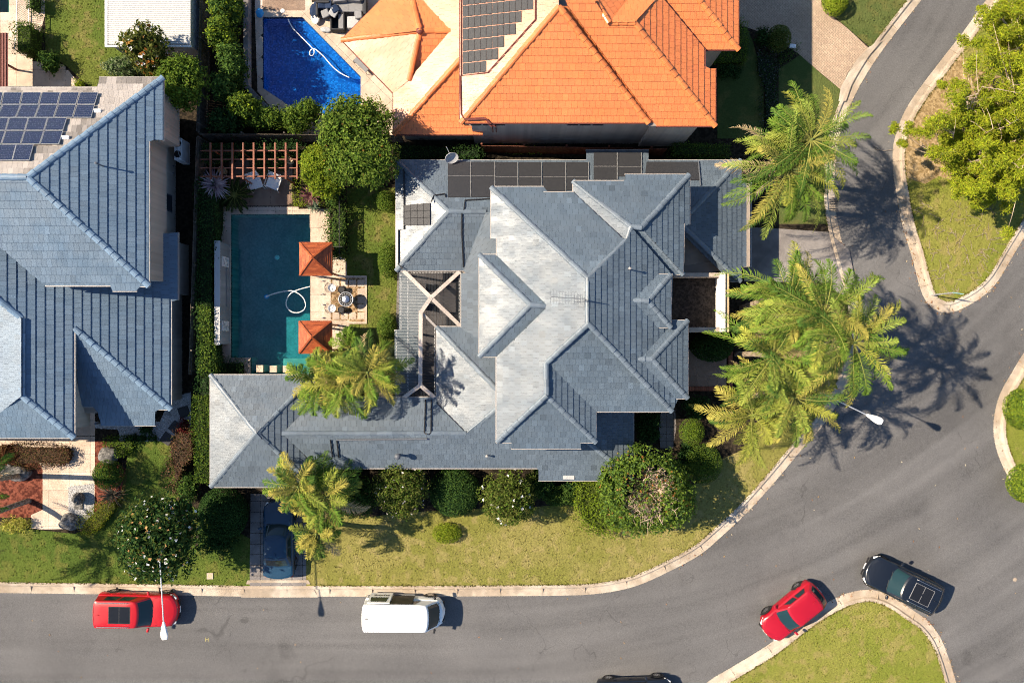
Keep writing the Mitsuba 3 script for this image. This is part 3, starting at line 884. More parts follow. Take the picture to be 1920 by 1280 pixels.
capsU = caps_of(U, [(0, (921, 351), (1103, 521), (1175, 450)), (1, (1103, 521), (1103, 607), (1024, 681), (1025, 741), (931, 829)), (2, (1260, 771), (1103, 607)), (4, (1117, 829), (1025, 741)), (6, (1292, 328), (1202, 427), (1184, 425)), (7, (1075, 340), (1184, 426), (1175, 450)),
                    (9, (1280, 514), (1202, 427)), (10, (899, 478), (995, 571)), (10, (899, 668), (995, 571)), (11, (995, 571), (1029, 574)), (13, (1257, 515), (1215, 564)), (13, (1257, 613), (1215, 564)), (14, (1215, 564), (1186, 562)),
                    (16, (1289, 601), (1222, 673)), (16, (1289, 746), (1222, 673)), (17, (1222, 673), (1195, 673))])
capsL = caps_of(Lo, [(0, (743, 301), (842, 396), (912, 397)), (1, (743, 507), (842, 396)), (0, (1389, 301), (1293, 400)), (5, (819, 613), (932, 730)), (5, (874, 815), (932, 766)), (7, (530, 812), (874, 812)), (10, (395, 703), (481, 812)), (10, (395, 912), (481, 812)),
                     (13, (590, 703), (481, 812)), (13, (590, 912), (481, 812)), (9, (1187, 897), (1095, 822)), (14, (1388, 527), (1281, 425))])
house_roof(main, U + Lo, slate, capsU + capsL, cap_col=(.12, .152, .188), seed=3, skip_gutter=('low_d',))
UP_OUT = [(921, 351), (1019, 351), (1019, 361), (1075, 361), (1075, 340), (1172, 340), (1172, 328), (1292, 328), (1292, 420), (1282, 420), (1280, 513), (1257, 514), (1257, 612), (1286, 604), (1286, 746), (1259, 747), (1259, 771), (1117, 771), (1117, 829), (1089, 829), (1089, 840), (959, 840), (959, 829), (931, 829), (931, 669), (899, 668), (899, 478), (932, 478), (932, 447), (921, 447)]
walls(main, UP_OUT, ZU, .4)
MB().poly(Polygon(W2([(1240, 522), (1240, 606), (1253, 606), (1253, 522)], ZU)), 2.6, ZU + .45).build('wall', 'm_wall', main)
walls(main, [(743, 301), (1389, 301), (1389, 343), (1408, 343), (1408, 500), (1270, 520), (1270, 600), (1284, 606), (1284, 740), (1187, 772), (1187, 880), (1128, 878), (590, 877), (590, 912), (395, 912), (395, 703), (590, 703), (597, 745), (819, 745), (819, 613), (866, 613), (866, 507), (743, 507)], ZLo, .5)
MB().poly(Polygon(W2([(1099, 282), (1216, 282), (1216, 310), (1099, 310)], ZLo - .25)).buffer(-.3), 0, 2.3).build('wall', 'm_wall', main)
MB().poly(Polygon(W2([(1010, 860), (1128, 860), (1128, 900), (1010, 900)], 2.4)).buffer(-.35), 0, 2.2).build('wall', 'm_wall', main)
# balcony
t = main
q = lambda x0, y0, x1, y1, z0, z1, mm, nm='parapet': MB().poly(sbox(W(x0, y1, z1)[0], W(x0, y1, z1)[1], W(x1, y0, z1)[0], W(x1, y0, z1)[1]), z0, z1).build(nm, mm, t)
q(1255, 516, 1352, 614, .1, 2.82, 'm_bitumen', 'balcony_floor')
q(1263, 511.5, 1349.5, 519, .1, 3.75, 'm_render'); q(1349.6, 511.5, 1360, 622, .1, 3.75, 'm_white_matt'); q(1292, 613.5, 1349.5, 622, .1, 3.75, 'm_render')
q(1360.2, 512, 1367, 622, .1, 3.62, 'm_stone', 'stone_facing')
# ---------------------------------------------------------------- the orange roofed house
ZB, ZBl = 6.4, 2.8


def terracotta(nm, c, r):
    b = np.array((.62, .185, .058)) if nm != 'pale' else np.array((.60, .27, .16))  # sun glare on the west slopes put into a paler tile colour
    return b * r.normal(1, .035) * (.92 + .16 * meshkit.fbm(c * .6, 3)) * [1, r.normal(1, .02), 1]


hb = thing('house', 'two storey house with bright orange tiled roofs at the top', 'house')
zr = slope(('S', 236), ZB, [(1190, 43)], .45)[0][2]
B = [F('s', ('S', 230), ZB, [(864, 230), (1048, 12), (1216, 230)], .45),
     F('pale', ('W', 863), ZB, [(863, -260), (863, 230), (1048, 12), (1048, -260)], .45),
     F('e', ('E', 1216), ZB, [(1048, 12), (1216, 230), (1232, 232), (1066, 12)], .45),
     F('s', ('S', 236), ZB - .12, [(1064, 10), (1231, 236), (1341, 236), (1190, 43), (1142, 43), (1112, -4), (1056, -10)], .45),
     F('e', ('E', 1341), ZB - .12, [(1190, 43), (1341, 236), (1341, 129), (1321, 129), (1321, 92), (1238, -8), (1200, 30)], .45),
     F('s', ('S', 93), ZB - .05, [(1238, -8), (1321, 93), (1384, 93), (1306, -8)], .45),
     F('e', ('E', 1384), ZB - .05, [(1304, -10), (1384, 93), (1384, -52), (1384, -160), (1306, -160)], .45),
     ('n', plane3([(1142, 43, zr), (1190, 43, zr), (1240, -12, zr - .72), (1186, -12, zr - .72)])),
     ('e', plane3([(1142, 43, zr), (1112, -6, zr - .05), (1188, -6, zr - 1.05)])),
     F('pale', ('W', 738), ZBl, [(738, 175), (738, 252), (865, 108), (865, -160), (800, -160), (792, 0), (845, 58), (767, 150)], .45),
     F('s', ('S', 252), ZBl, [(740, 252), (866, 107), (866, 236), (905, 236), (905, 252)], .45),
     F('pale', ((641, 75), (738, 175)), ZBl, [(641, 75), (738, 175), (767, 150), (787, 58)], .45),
     F('s', ((641, 75), (715, 0)), ZBl, [(641, 75), (787, 58), (772, -6), (721, -6)], .5)]
za = B[11][1][3][2]
B += [('s', plane3([(787, 58, za), (845, 58, za), (767, 150, za - 1.25)])), ('n', plane3([(787, 58, za), (845, 58, za), (793, -6, za - .75), (772, -6, za - .8)]))]
capsB = caps_of(B, [(0, (864, 230), (1048, 12)), (0, (1216, 230), (1048, 12)), (3, (1341, 236), (1190, 43), (1142, 43)), (5, (1384, 93), (1306, -8)), (8, (1142, 43), (1112, -6)), (9, (738, 252), (865, 108)), (11, (641, 75), (787, 58)), (11, (767, 150), (787, 58)), (13, (787, 58), (845, 58)), (12, (772, -6), (787, 58)), (6, (1384, -160), (1384, -160))][:-1])
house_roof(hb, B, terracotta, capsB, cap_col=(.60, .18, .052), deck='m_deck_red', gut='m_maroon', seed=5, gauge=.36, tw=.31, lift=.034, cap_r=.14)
walls(hb, [(863, 230), (1216, 230), (1216, 236), (1341, 236), (1341, 129), (1321, 129), (1321, 93), (1384, 93), (1384, -52), (1384, -260), (863, -260)], ZB, .45)
walls(hb, [(738, 175), (738, 252), (905, 252), (905, 226), (870, 220), (870, -160), (800, -160), (760, 100)], ZBl, .35)
for px, w in ((915, 1.9), (1098, 2.0)):
    y0 = W(0, 230, ZB)[1] + .45 - .005
    x = W(px, 0, 4.7)[0]
    f = MB().box((x, y0 - .02, 4.9), (w, .08, 1.1)).build('window', 'm_gutter', hb)
    for i in range(3):
        MB().box((x + (i - 1) * w / 3, y0 - .065, 4.9), (w / 3 - .1, .03, .92)).build('pane', 'm_window', f)
m = MB()
p0, p1 = W(912, 228, ZB), W(916, 262, .3)
for dx in (-.09, .09): m.tube([p0 + [dx, 0, -.1], p0 + [dx + .35, -.2, -.2], [p0[0] + dx + .35, p0[1] + .25, ZB - .7], [p0[0] + dx + .35, p0[1] + .28, 3.2]], .035, 6)
m.build('pipe', 'm_maroon', hb)
# pool heating matting on the west slope: black strips between header pipes
k = thing('solar_pool_heater', 'black strip pool heating mat on the pale west slope of the orange roof', 'solar heater')
Vw = B[1][1]; n_, us_, vs_ = frame(Vw)
rows = [(866, 1006, -40, 30), (866, 1006, 0, 0)]
ctr = lambda a, b: slope(('W', 863), ZB, [a, b], .45) + n_ * .06
for r_ in range(9):
    yb, yt = 140 - r_ * 21.5, 120 - r_ * 21.5
    xe = min(1006, 917 + r_ * 17.5)
    nst = int((xe - 868) / 11)
    for i in range(nst):
        x0_ = 869 + i * 11
        dy = -(x0_ - 868) * .11
        p = slope(('W', 863), ZB, [(x0_, yb + dy), (x0_ + 10.2, yb + dy - 1), (x0_ + 10.2, yt + dy - 1), (x0_, yt + dy)], .45)
        if p[:, 1].max() > 23: continue
        MB().prism(p, n_ if n_[2] > 0 else -n_, .035, .065).build('strip', 'm_solar_heat', k)
m = MB()
def wpath(pts, off=.09):
    return slope(('W', 863), ZB, pts, .45) + n_ * off
m.tube(wpath([(866, -60), (866, 143), (916, 137), (1005, 38), (1005, -60)]), .03, 6)
m.tube(wpath([(864.5, 143), (866, 215), (871, 222)]), .035, 6)
m.build('pipe', 'm_maroon', k)
m = MB(); s0 = slope(('S', 230), ZB, [(870, 224), (908, 222), (916, 231)], .45) + [0, 0, .1]
m.tube(s0, .04, 6); m.tube(s0 + [.12, -.06, 0], .04, 6); m.build('pipe', 'm_maroon', k)
MB().add(*blob(W(787, 58, za + .1), (.2, .2, .16), 2, .05, 2)).build('finial', 'm_tile_cap' if 'm_tile_cap' in scene else 'm_maroon', hb, smooth=True)

# ---------------------------------------------------------------- the blue grey house on the left
ZC = 5.6


def bluegrey(nm, c, r):
    k = r.normal(1, .06) * (.9 + .2 * meshkit.fbm(c * .6, 3))
    if nm == 'old':
        st = meshkit.fbm(c * [.9, .9, .1] + 9, 4)
        b = np.array((.36, .325, .30)) * (1 if st < .52 else .45 + .3 * r.random())
        return b * k
    return np.array((.096, .148, .212)) * k


hc = thing('house', 'two storey house with blue grey tiled roofs at the left edge', 'house')
C = [F('old', ('N', 146), ZC, [(-160, 165), (183, 165), (187, 146), (305, 146), (51, 332), (-160, 332)]),
     F('e', ('E', 305), ZC, [(305, 146), (305, 263), (279, 263), (279, 536), (51, 332)]),
     F('s', ('S', 535), ZC + .2, [(51, 332), (279, 537), (256, 536), (256, 545), (212, 545), (210, 535), (85, 535), (0, 463), (-60, 412), (-160, 412), (-160, 332)]),
     F('low_e', ('E', 320), 2.7, [(41, 597), (41, 742), (139, 820), (139, 615), (320, 767), (320, 562), (333, 562), (333, 436), (120, 450), (-30, 440), (-30, 540)]),
     F('low_s', ('S', 767), 2.7, [(141, 617), (319, 767), (291, 767), (291, 797), (190, 797), (181, 762), (148, 762)]),
     F('s', ('S', 820), 4.45, [(139, 820), (41, 742), (-60, 820)]),
     F('w', ('W', -60), 4.0, [(41, 597), (41, 742), (-60, 822), (-160, 822), (-160, 440), (-60, 520)], .42)]
capsC = caps_of(C, [(0, (-160, 332), (51, 332)), (0, (305, 146), (51, 332)), (1, (279, 536), (51, 332)), (3, (41, 597), (41, 742)), (3, (139, 820), (41, 742)), (3, (320, 767), (139, 615)), (3, (-30, 540), (41, 597))])
house_roof(hc, C, bluegrey, capsC, cap_col=(.145, .22, .31), seed=7, gauge=.43, tw=.26, lift=.045, cap_r=.16, dull=('old',), gut='m_gutter')
wc = walls(hc, [(-160, 166), (183, 166), (187, 147), (305, 147), (305, 263), (279, 263), (279, 536), (88, 536), (0, 460), (-60, 408), (-160, 408)], ZC, .42, 2.4)
MB().poly(sbox(-36, W(0, 530, 0)[1], W(331, 0, 0)[0], W(0, 222, 0)[1]), 0, 2.55).build('wall', 'm_wall', hc)
walls(hc, [(-160, 450), (333, 436), (333, 562), (320, 562), (320, 767), (291, 767), (291, 775), (160, 775), (139, 765), (-160, 790)], 2.7, .4)
walls(hc, [(-160, 520), (139, 600), (139, 820), (-160, 820)], 4.4, .4, 2.0)
MB().poly(Polygon(W2([(186, 770), (293, 770), (291, 798), (190, 798)], 2.45)).buffer(-.15), 2.2, 2.34).build('eaves', 'm_wall_dark', hc)
for x in (198, 226): MB().box((*W(x, 790, 1.2)[:2], 1.2), (.12, .12, 2.3)).build('post', 'm_gutter_dark', hc)
xw = W(331, 0, 0)[0]
f = MB().box((xw - .01, W(0, 378, 1.5)[1], 1.4), (.06, 1.0, 1.5)).build('window', 'm_gutter_dark', hc)
MB().box((xw + .025, W(0, 378, 1.5)[1], 1.4), (.03, .84, 1.34)).build('pane', 'm_window', f)
for i, (y) in enumerate((294, 308)):
    m = MB(); y_ = W(0, y, 2)[1]
    m.tube([[xw - .9, y_ + .3, 2.6], [xw + .02, y_ - .2, .4]], .05, 6); m.build('pipe', 'm_gutter_dark', hc)

# rooftop things
def on_roof(face, px, py, off=0.0):
    """The point of a roof face (name, corners) seen at this pixel, and the face's normal."""
    V = face[1]; n, us, vs = frame(V)
    a = np.array([(px - 960) / SC, (640 - py) / SC])
    cam = np.array([0, 0, H]); d = np.array([a[0], a[1], -H])
    t = ((V[0] - cam) @ n) / (d @ n)
    return cam + d * t + n * off, n, us, vs


def module(k, corners, n, mat_='m_cells', frame_m='m_grey_light', nu=6, nv=10, th=.04):
    """One framed panel: a frame and a face a little proud of it."""
    p = np.asarray(corners)
    MB().prism(p, n, 0, th).build('frame', frame_m, k)
    c = p.mean(0); q = c + (p - c) * [.965] + n * (th + .004)
    m = MB(); m.add(q, [[0, 1, 2], [0, 2, 3]])
    put('cells', trimesh.Trimesh(q, [[0, 1, 2], [0, 2, 3]], process=False), mat_, k, smooth=True, uv=np.array([[0, 0], [nu, 0], [nu, nv], [0, nv]], float))


old = C[0]
V, n_, us_, vs_ = old[1], *frame(old[1])
names_row = ['uppermost', 'middle', 'lowest']
k_i = 0
for (tl, tr, bl, br, x0, cols, rowname) in (((10, 177), (188, 177), (5, 199.5), (181, 199.5), 0, 5, 'top row'), ((8, 200.5), (181, 200.5), (-3, 224), (174.5, 224), 0, 5, 'second row'), ((-16, 225), (129, 225), (-22, 248), (121.5, 248), 0, 4, 'third row'),
                                         ((-22, 249.5), (121.5, 249.5), (-30, 273), (114, 273), 0, 4, 'fourth row'), ((1, 274.5), (66.5, 274.5), (-6, 304), (58, 304), 0, 2, 'bottom row')):
    for i in range(-1, cols):
        a_, b_ = (i) / cols, (i + 1) / cols
        L = lambda p, q, s: (p[0] + (q[0] - p[0]) * s, p[1] + (q[1] - p[1]) * s)
        g_ = .006
        cs = [L(bl, br, a_ + g_), L(bl, br, b_ - g_), L(tl, tr, b_ - g_), L(tl, tr, a_ + g_)]
        if max(c[0] for c in cs) < -2: continue
        pts = [on_roof(old, *c, .12)[0] for c in cs]
        k = thing('solar_module', f'dark blue solar panel on pale tiles, {["first","second","third","fourth","fifth"][cols - 1 - i] if cols - 1 - i < 5 else "sixth"} from right in the {rowname}', 'solar panel', 'solar panels on the left house')
        module(k, pts, n_, nu=10, nv=6)
for x, y, nm in ((184, 210, 'upper'), (124, 260, 'lower')):
    p, *_ = on_roof(old, x, y, .08)
    MB().rbox(p, (.38, .2, .1), .03).build('isolator_box', 'm_white', label=f'{nm} of two small white boxes beside the solar panels', cat='isolator box')
p, n2, *_ = on_roof(C[1], 194, 312, .02)
k = thing('vent_pipe', 'thin grey vent pipe on the blue grey roof of the left house', 'vent pipe')
MB().tube([p, p + [0, 0, .75]], .04, 8).build('pipe', 'm_gutter_dark', k); MB().lathe(p + [0, 0, .72], [(.07, 0), (.07, .05), (0, .09)], 8).build('cap', 'm_gutter_dark', k)

# ---------------------------------------------------------------- roof fittings of the main house
nrow = Lo[0]
names = ['first', 'second', 'third', 'fourth', 'fifth', 'sixth', 'seventh', 'eighth']
for i, (x0, x1, y0, y1, yo) in enumerate([(840, 882, 305, 371, 0), (884, 927, 305, 371, 0), (929, 970, 306, 356, 0), (973, 1014, 306, 356, 0), (1018, 1059, 306, 362, 0), (1062, 1102, 306, 358, 0), (1113, 1156, 287, 338, 0), (1159, 1201, 288, 332, 0)]):
    pts = [on_roof(nrow, x, y, .05)[0] for x, y in ((x0, y1), (x1, y1), (x1, y0), (x0, y0))]
    k = thing('solar_collector', f'black pool heating panel on the grey roof, {names[i]} of the row from the left', 'solar panel', 'pool heating panels on the corner house')
    MB().prism(np.array(pts), on_roof(nrow, 900, 340)[1], 0, .035).build('panel', 'm_solar_heat', k)
    q = [on_roof(nrow, x, y, .095)[0] for x, y in ((x1 + 1, y1), (x1 + 1, y0))]
    MB().tube(q, .02, 6).build('pipe', 'm_grey', k)
    q = [on_roof(nrow, x, y0 + 27, .10)[0] for x in (x0, x1)]
    MB().tube(q, .012, 5).build('strap', 'm_grey', k)
pts = [on_roof(nrow, *c, .05)[0] for c in ((1208, 339), (1312, 339), (1308, 305), (1212, 305))]
k = thing('solar_collector', 'wide black pool heating panel right of the row on the grey roof', 'solar panel')
MB().prism(np.array(pts), on_roof(nrow, 900, 340)[1], 0, .035).build('panel', 'm_solar_heat', k)
MB().tube([on_roof(nrow, 1309, 304, .1)[0], on_roof(nrow, 1313, 350, .1)[0]], .035, 6).build('pipe', 'm_gutter_dark', k)
wl = Lo[1]
pts = [on_roof(wl, *c, .06)[0] for c in ((760, 385), (760, 423), (808, 422), (808, 381))]
k = thing('solar_collector', 'square dark panel on the pale west slope at the upper left of the corner house', 'solar panel')
MB().prism(np.array(pts), frame(wl[1])[0], 0, .04).build('panel', 'm_solar_heat', k)
m = MB()
for s in (1, 2, 3): m.tube([on_roof(wl, 760 + 12 * s, 424, .11)[0], on_roof(wl, 760 + 12 * s, 381, .11)[0]], .012, 4)
for s in (1, 2): m.tube([on_roof(wl, 760, 384 + 13 * s, .11)[0], on_roof(wl, 808, 382 + 13 * s, .11)[0]], .012, 4)
m.build('strap', 'm_black', k)


def roof_pipe(face, pts, label, r=.035, m_='m_black'):
    P_ = [on_roof(face, x, y, .09)[0] for x, y in pts]
    MB().tube(P_, r, 6).build('pipe', m_, label=label, cat='pipe')


roof_pipe(wl, [(759, 318), (759, 430), (749, 431), (749, 496), (757, 504)], 'black pipe down the pale west slope by the square panel')
roof_pipe(Lo[0], [(809, 380), (814, 368), (834, 365), (836, 371)], 'short black pipe bent over the hip at the square panel')
roof_pipe(Lo[2], [(866, 400), (866, 440), (869, 500)], 'black pipe down the slope by the glass roof')
roof_pipe(Lo[0], [(870, 396), (872, 377), (921, 374)], 'black pipe along the slope under the upper storey')
roof_pipe(Lo[7], [(798, 750), (796, 812), (801, 815)], 'left one of two black pipes crossing the long ridge')
roof_pipe(Lo[7], [(809, 750), (808, 812), (804, 815)], 'right one of two black pipes crossing the long ridge')
roof_pipe(Lo[8], [(801, 821), (720, 822), (632, 823)], 'long brown pipe lying below the ridge', .05, 'm_gutter_dark')
roof_pipe(Lo[8], [(620, 823), (624, 855)], 'left one of two short black pipes above the palms')
roof_pipe(Lo[8], [(632, 824), (636, 856)], 'right one of two short black pipes above the palms')


def vent(face, x, y, h, label, ball):
    p, *_ = on_roof(face, x, y, 0)
    k = thing('roof_vent', label, 'roof vent')
    MB().tube([p - [0, 0, .1], p + [0, 0, h]], .07 if ball else .035, 10).build('pipe', 'm_gutter_dark', k)
    if ball:
        MB().add(*blob(p + [0, 0, h + .1], (.17, .17, .15), 2, .03, 2)).build('cowl', 'm_gutter_dark', k, smooth=True)
    else:
        MB().lathe(p + [0, 0, h], [(.07, 0), (.07, .05), (0, .08)], 8).build('cap', 'm_gutter', k)


vent(Lo[8], 749, 852, .62, 'round topped grey roof vent on the long lower roof', True)
vent(Lo[8], 913, 853, .35, 'small vent pipe on the long lower roof near the middle', False)
vent(U[2], 1178, 505, .55, 'small vent pipe on the east slope of the upper roof', False)
# antenna on the west slope
p, *_ = on_roof(U[1], 1042, 558, .1)
q, *_ = on_roof(U[1], 1100, 564, .1)
k = thing('antenna', 'thin television antenna on the pale upper west slope', 'antenna')
top = on_roof(U[1], 1095, 563, 0)[0]
MB().tube([top, top + [0, 0, 1.1]], .025, 6).build('mast', 'm_gutter_dark', k)
b0, b1 = top + [0, 0, 1.05], top + [-1.7, .12, 1.1]
MB().tube([b0, b1], .014, 6).build('boom', 'm_gutter_dark', k)
m = MB()
for i in range(11):
    c = b0 + (b1 - b0) * (.15 + .085 * i); l = .26 + .010 * i
    m.tube([c - [0, l, 0], c + [0, l, 0]], .007, 4)
m.build('elements', 'm_gutter_dark', k)
# satellite dish at the north eave
k = thing('satellite_dish', 'pale oval satellite dish at the north eave of the corner house', 'satellite dish')
c = W(846, 294, 3.3)
dv = MB().lathe((0, 0, 0), [(0, -.02), (.15, 0), (.28, .05), (.38, .11), (.37, .13), (.26, .07), (0, .0)], 24)
R_ = roty(0) @ np.array([[1, 0, 0], [0, math.cos(.95), -math.sin(.95)], [0, math.sin(.95), math.cos(.95)]])
v = np.vstack(dv.v) @ (rotz(.35) @ R_).T + c
put('dish', (v, np.vstack(dv.f)), 'm_grey_light', k, smooth=40)
MB().tube([c - [0, 0, .1], c + [0, -.2, -.6]], .03, 6).build('bracket', 'm_galv', k)
MB().tube([c - [0, 0, .05], c + [-.25, .5, .25]], .018, 6).build('arm', 'm_galv', k)
p, n2, *_ = on_roof(Lo[8], 1066, 892, .04)
MB().box(p, (.62, .32, .03), tilt=None).build('skylight', 'm_grey_light', label='small pale square skylight near the south eave', cat='skylight')
# gutter brackets at the eave
# ---------------------------------------------------------------- the translucent patio roof
k = thing('patio_roof', 'translucent corrugated patio roof with pale crossed beams beside the corner house', 'patio roof')
ZG = 2.6


def corrugated(px, eave, T, along, nm, mt, pitch=.165, amp=.018):
    """A corrugated sheet: ribs run down the slope."""
    V = slope(eave, ZG, px, T)
    n, us, vs = frame(V)
    q = np.column_stack([(V - V[0]) @ us, (V - V[0]) @ vs])
    g = Polygon(q).buffer(0); x0, y0, x1, y1 = g.bounds
    m = MB(); st = pitch / 8
    for i in range(int((x1 - x0) / st) + 1):
        a, b = x0 + i * st, x0 + (i + 1) * st
        w = g.intersection(sbox(a, y0 - 1, b, y1 + 1))
        for w in getattr(w, 'geoms', [w]):
            if w.geom_type != 'Polygon' or w.area < 1e-4: continue
            e = np.array(w.convex_hull.exterior.coords)[:-1]
            hgt = amp * np.clip(1.7 * np.sin(2 * np.pi * (e[:, 0] - x0) / pitch), -1, 1)
            p3 = V[0] + e[:, :1] * us + e[:, 1:] * vs + n * hgt[:, None]
            m.add(p3, [[0, j, j + 1] for j in range(1, len(e) - 1)])
    m.build(nm, mt, k)
    return V


XB = 790
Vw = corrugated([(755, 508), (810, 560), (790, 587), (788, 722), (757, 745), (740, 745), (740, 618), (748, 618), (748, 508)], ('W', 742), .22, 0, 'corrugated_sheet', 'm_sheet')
corrugated([(765, 508), (858, 508), (808, 557)], ('N', 508), .12, 0, 'corrugated_sheet', 'm_sheet_clear')
corrugated([(864, 512), (864, 608), (810, 560)], ('E', 864), .12, 0, 'corrugated_sheet', 'm_sheet_clear')
corrugated([(808, 562), (860, 610), (816, 610), (793, 588)], ('S', 612), .12, 0, 'corrugated_sheet', 'm_sheet_clear')
corrugated([(792, 590), (817, 612), (817, 743), (792, 722)], ('E', 817), .22, 0, 'corrugated_sheet', 'm_sheet_clear')
corrugated([(790, 724), (815, 745), (762, 745)], ('S', 746), .2, 0, 'corrugated_sheet', 'm_sheet_clear')


def beam(a, b, w=.21, h=.12, m_='m_beam', nm='beam', par=None):
    a, b = np.asarray(a), np.asarray(b); d = b - a; L = np.linalg.norm(d)
    t = d / L; s = np.cross([0, 0, 1.0], t); s /= np.linalg.norm(s); u = np.cross(t, s)
    v = np.array([[x, y, z] for x in (0, 1) for y in (-.5, .5) for z in (-.5, .5)])
    rng = np.random.default_rng(int(abs(a[0] * 100 + b[1] * 37)) + 3)
    MB().add(a + v[:, :1] * d + v[:, 1:2] * w * s + v[:, 2:] * h * u, BOXF, u=(rng.random(), rng.random())).build(nm, m_, par or k, uvs=True)


zc, zd = ZG + .42, ZG + .4
X0 = W(808, 558, zc); J = W(789, 586, zd); K_ = W(788, 722, zd)
beam(W(757, 508, ZG + .12), X0); beam(W(862, 509, ZG + .12), X0 + [.02, .02, .004]); beam(X0 - [0, 0, .005], W(863, 611, ZG + .12)); beam(X0 + [0, 0, .006], J); beam(J + [0, .1, 0], K_ - [0, .1, 0]); beam(K_, W(757, 745, ZG + .12)); beam(K_ + [0, 0, .005], W(816, 746, ZG + .12))
beam(W(793, 588, ZG + .3), W(818, 613, ZG + .1), .12, .08, 'm_gutter')
for x, y in ((743, 620), (743, 741), (751, 512)):
    c = W(x, y, 1.3); MB().box((c[0] + .12, c[1], 1.32), (.11, .11, 2.5)).build('post', 'm_beam', k)
m = MB()
for y in np.arange(510, 744, 2.6):
    for x in (743 if y > 618 else 752, 765):
        c = slope(('W', 742), ZG, [(x, y)], .22)[0]
        m.box(c + [0, 0, .02], (.03, .03, .03))
for y in np.arange(516, 606, 2.6):
    m.box(slope(('E', 864), ZG, [(861, y)], .12)[0] + [0, 0, .02], (.03, .03, .03))
for y in np.arange(614, 740, 2.6):
    m.box(slope(('E', 817), ZG, [(814.5, y)], .22)[0] + [0, 0, .02], (.03, .03, .03))
for x in np.arange(772, 855, 2.8):
    m.box(slope(('N', 508), ZG, [(x, 511)], .12)[0] + [0, 0, .02], (.03, .03, .03))
m.build('screws', 'm_white', k, kind='stuff')
pavers('patio', [(745, 510), (862, 510), (862, 612), (815, 612), (815, 744), (742, 744), (742, 620)], ZL + .006, .012, .6, .6, 'm_paver_grey', 'tiled patio floor under the translucent roof', 'paving', base='m_charcoal')
t = thing('dining_table', 'pale dining table under the translucent patio roof', 'table')
c = W(830, 545, .75)
MB().rbox((c[0] + .3, c[1] - .4, .74 + ZL), (.95, 1.7, .05), .02).build('table_top', 'm_beam', t)
for dx in (-.38, .38):
    for dy in (-.75, .75): MB().box((c[0] + .3 + dx, c[1] - .4 + dy, .36 + ZL), (.07, .07, .7)).build('leg', 'm_beam', t)
for i, (dx, dy) in enumerate(((-.75, .2), (-.75, -.9), (1.3, .2), (1.3, -.9))):
    s = thing('patio_chair', f'grey patio chair at the table under the translucent roof, {["upper left","lower left","upper right","lower right"][i]} of four', 'chair', 'chairs under the patio roof')
    o = np.array([c[0] + dx, c[1] + dy, ZL])
    MB().rbox(o + [0, 0, .44], (.46, .46, .05), .02).build('seat', 'm_grey', s)
    MB().rbox(o + [.22 if dx > 0 else -.22, 0, .68], (.05, .44, .45), .02).build('backrest', 'm_grey', s)
    for ex in (-.2, .2):
        for ey in (-.2, .2): MB().box(o + [ex, ey, .21], (.035, .035, .42)).build('leg', 'm_black', s)
# ================================================================ garden structures, fences and small things
# timber gazebos at the pool
def gazebo(x0, y0, x1, y1, label):
    k = thing('gazebo', label, 'gazebo', 'timber gazebos beside the pool')
    z0, z1 = 2.45, 3.25
    A = [W(x0, y0, z0), W(x1, y0, z0), W(x1, y1, z0), W(x0, y1, z0)]
    c = W((x0 + x1) / 2, (y0 + y1) / 2, z1); c[:2] = np.mean([a[:2] for a in A], axis=0)
    roof = None
    rng = np.random.default_rng(int(y0))
    m = MB()
    for a, b in zip(A, A[1:] + A[:1]): m.add([a, b, c], [[0, 2, 1]])
    roof = m.build('roof', 'm_deck_red', k)
    for a, b in zip(A, A[1:] + A[:1]):
        V = np.array([a, b, c]); n, us, vs = frame(V)
        o = a; q = np.column_stack([(V - o) @ us, (V - o) @ vs])
        g = Polygon(q).buffer(0); gx0, gy0, gx1, gy1 = g.bounds
        nb = 9
        for i in range(nb):
            w = g.intersection(sbox(gx0 - 1, gy0 + (gy1 - gy0) * i / nb + .004, gx1 + 1, gy0 + (gy1 - gy0) * (i + 1) / nb - .004))
            if w.is_empty or w.area < .001 or w.geom_type != 'Polygon': continue
            e = np.array(w.convex_hull.exterior.coords)[:-1]
            p3 = o + e[:, :1] * us + e[:, 1:] * vs
            hh = .012 + .028 * (1 - (e[:, 1] - gy0 - (gy1 - gy0) * i / nb) / ((gy1 - gy0) / nb))
            MB().prism(p3, n, .003, hh, u=(rng.random(), rng.random())).build('board', 'm_cedar', roof, uvs=True)
        beam(a + [0, 0, .04], c + [0, 0, .05], .09, .05, 'm_cedar', 'hip', roof)
        beam(a - [0, 0, .05], b - [0, 0, .05], .06, .14, 'm_cedar', 'fascia', k)
    for sx, sy in ((0, 0), (1, 0), (1, 1), (0, 1)):
        p = np.array([A[0][0] + (A[1][0] - A[0][0]) * (.1 + .8 * sx), A[0][1] + (A[3][1] - A[0][1]) * (.1 + .8 * sy)])
        MB().box((p[0], p[1], z0 / 2 - .4), (.1, .1, z0 + .8), u=(.3, .4)).build('post', 'm_cedar', k, uvs=True)


gazebo(562, 455, 622, 516, 'upper one of two square cedar roofed gazebos at the right edge of the teal pool')
gazebo(561, 602, 621, 662, 'lower one of two square cedar roofed gazebos at the right edge of the teal pool')
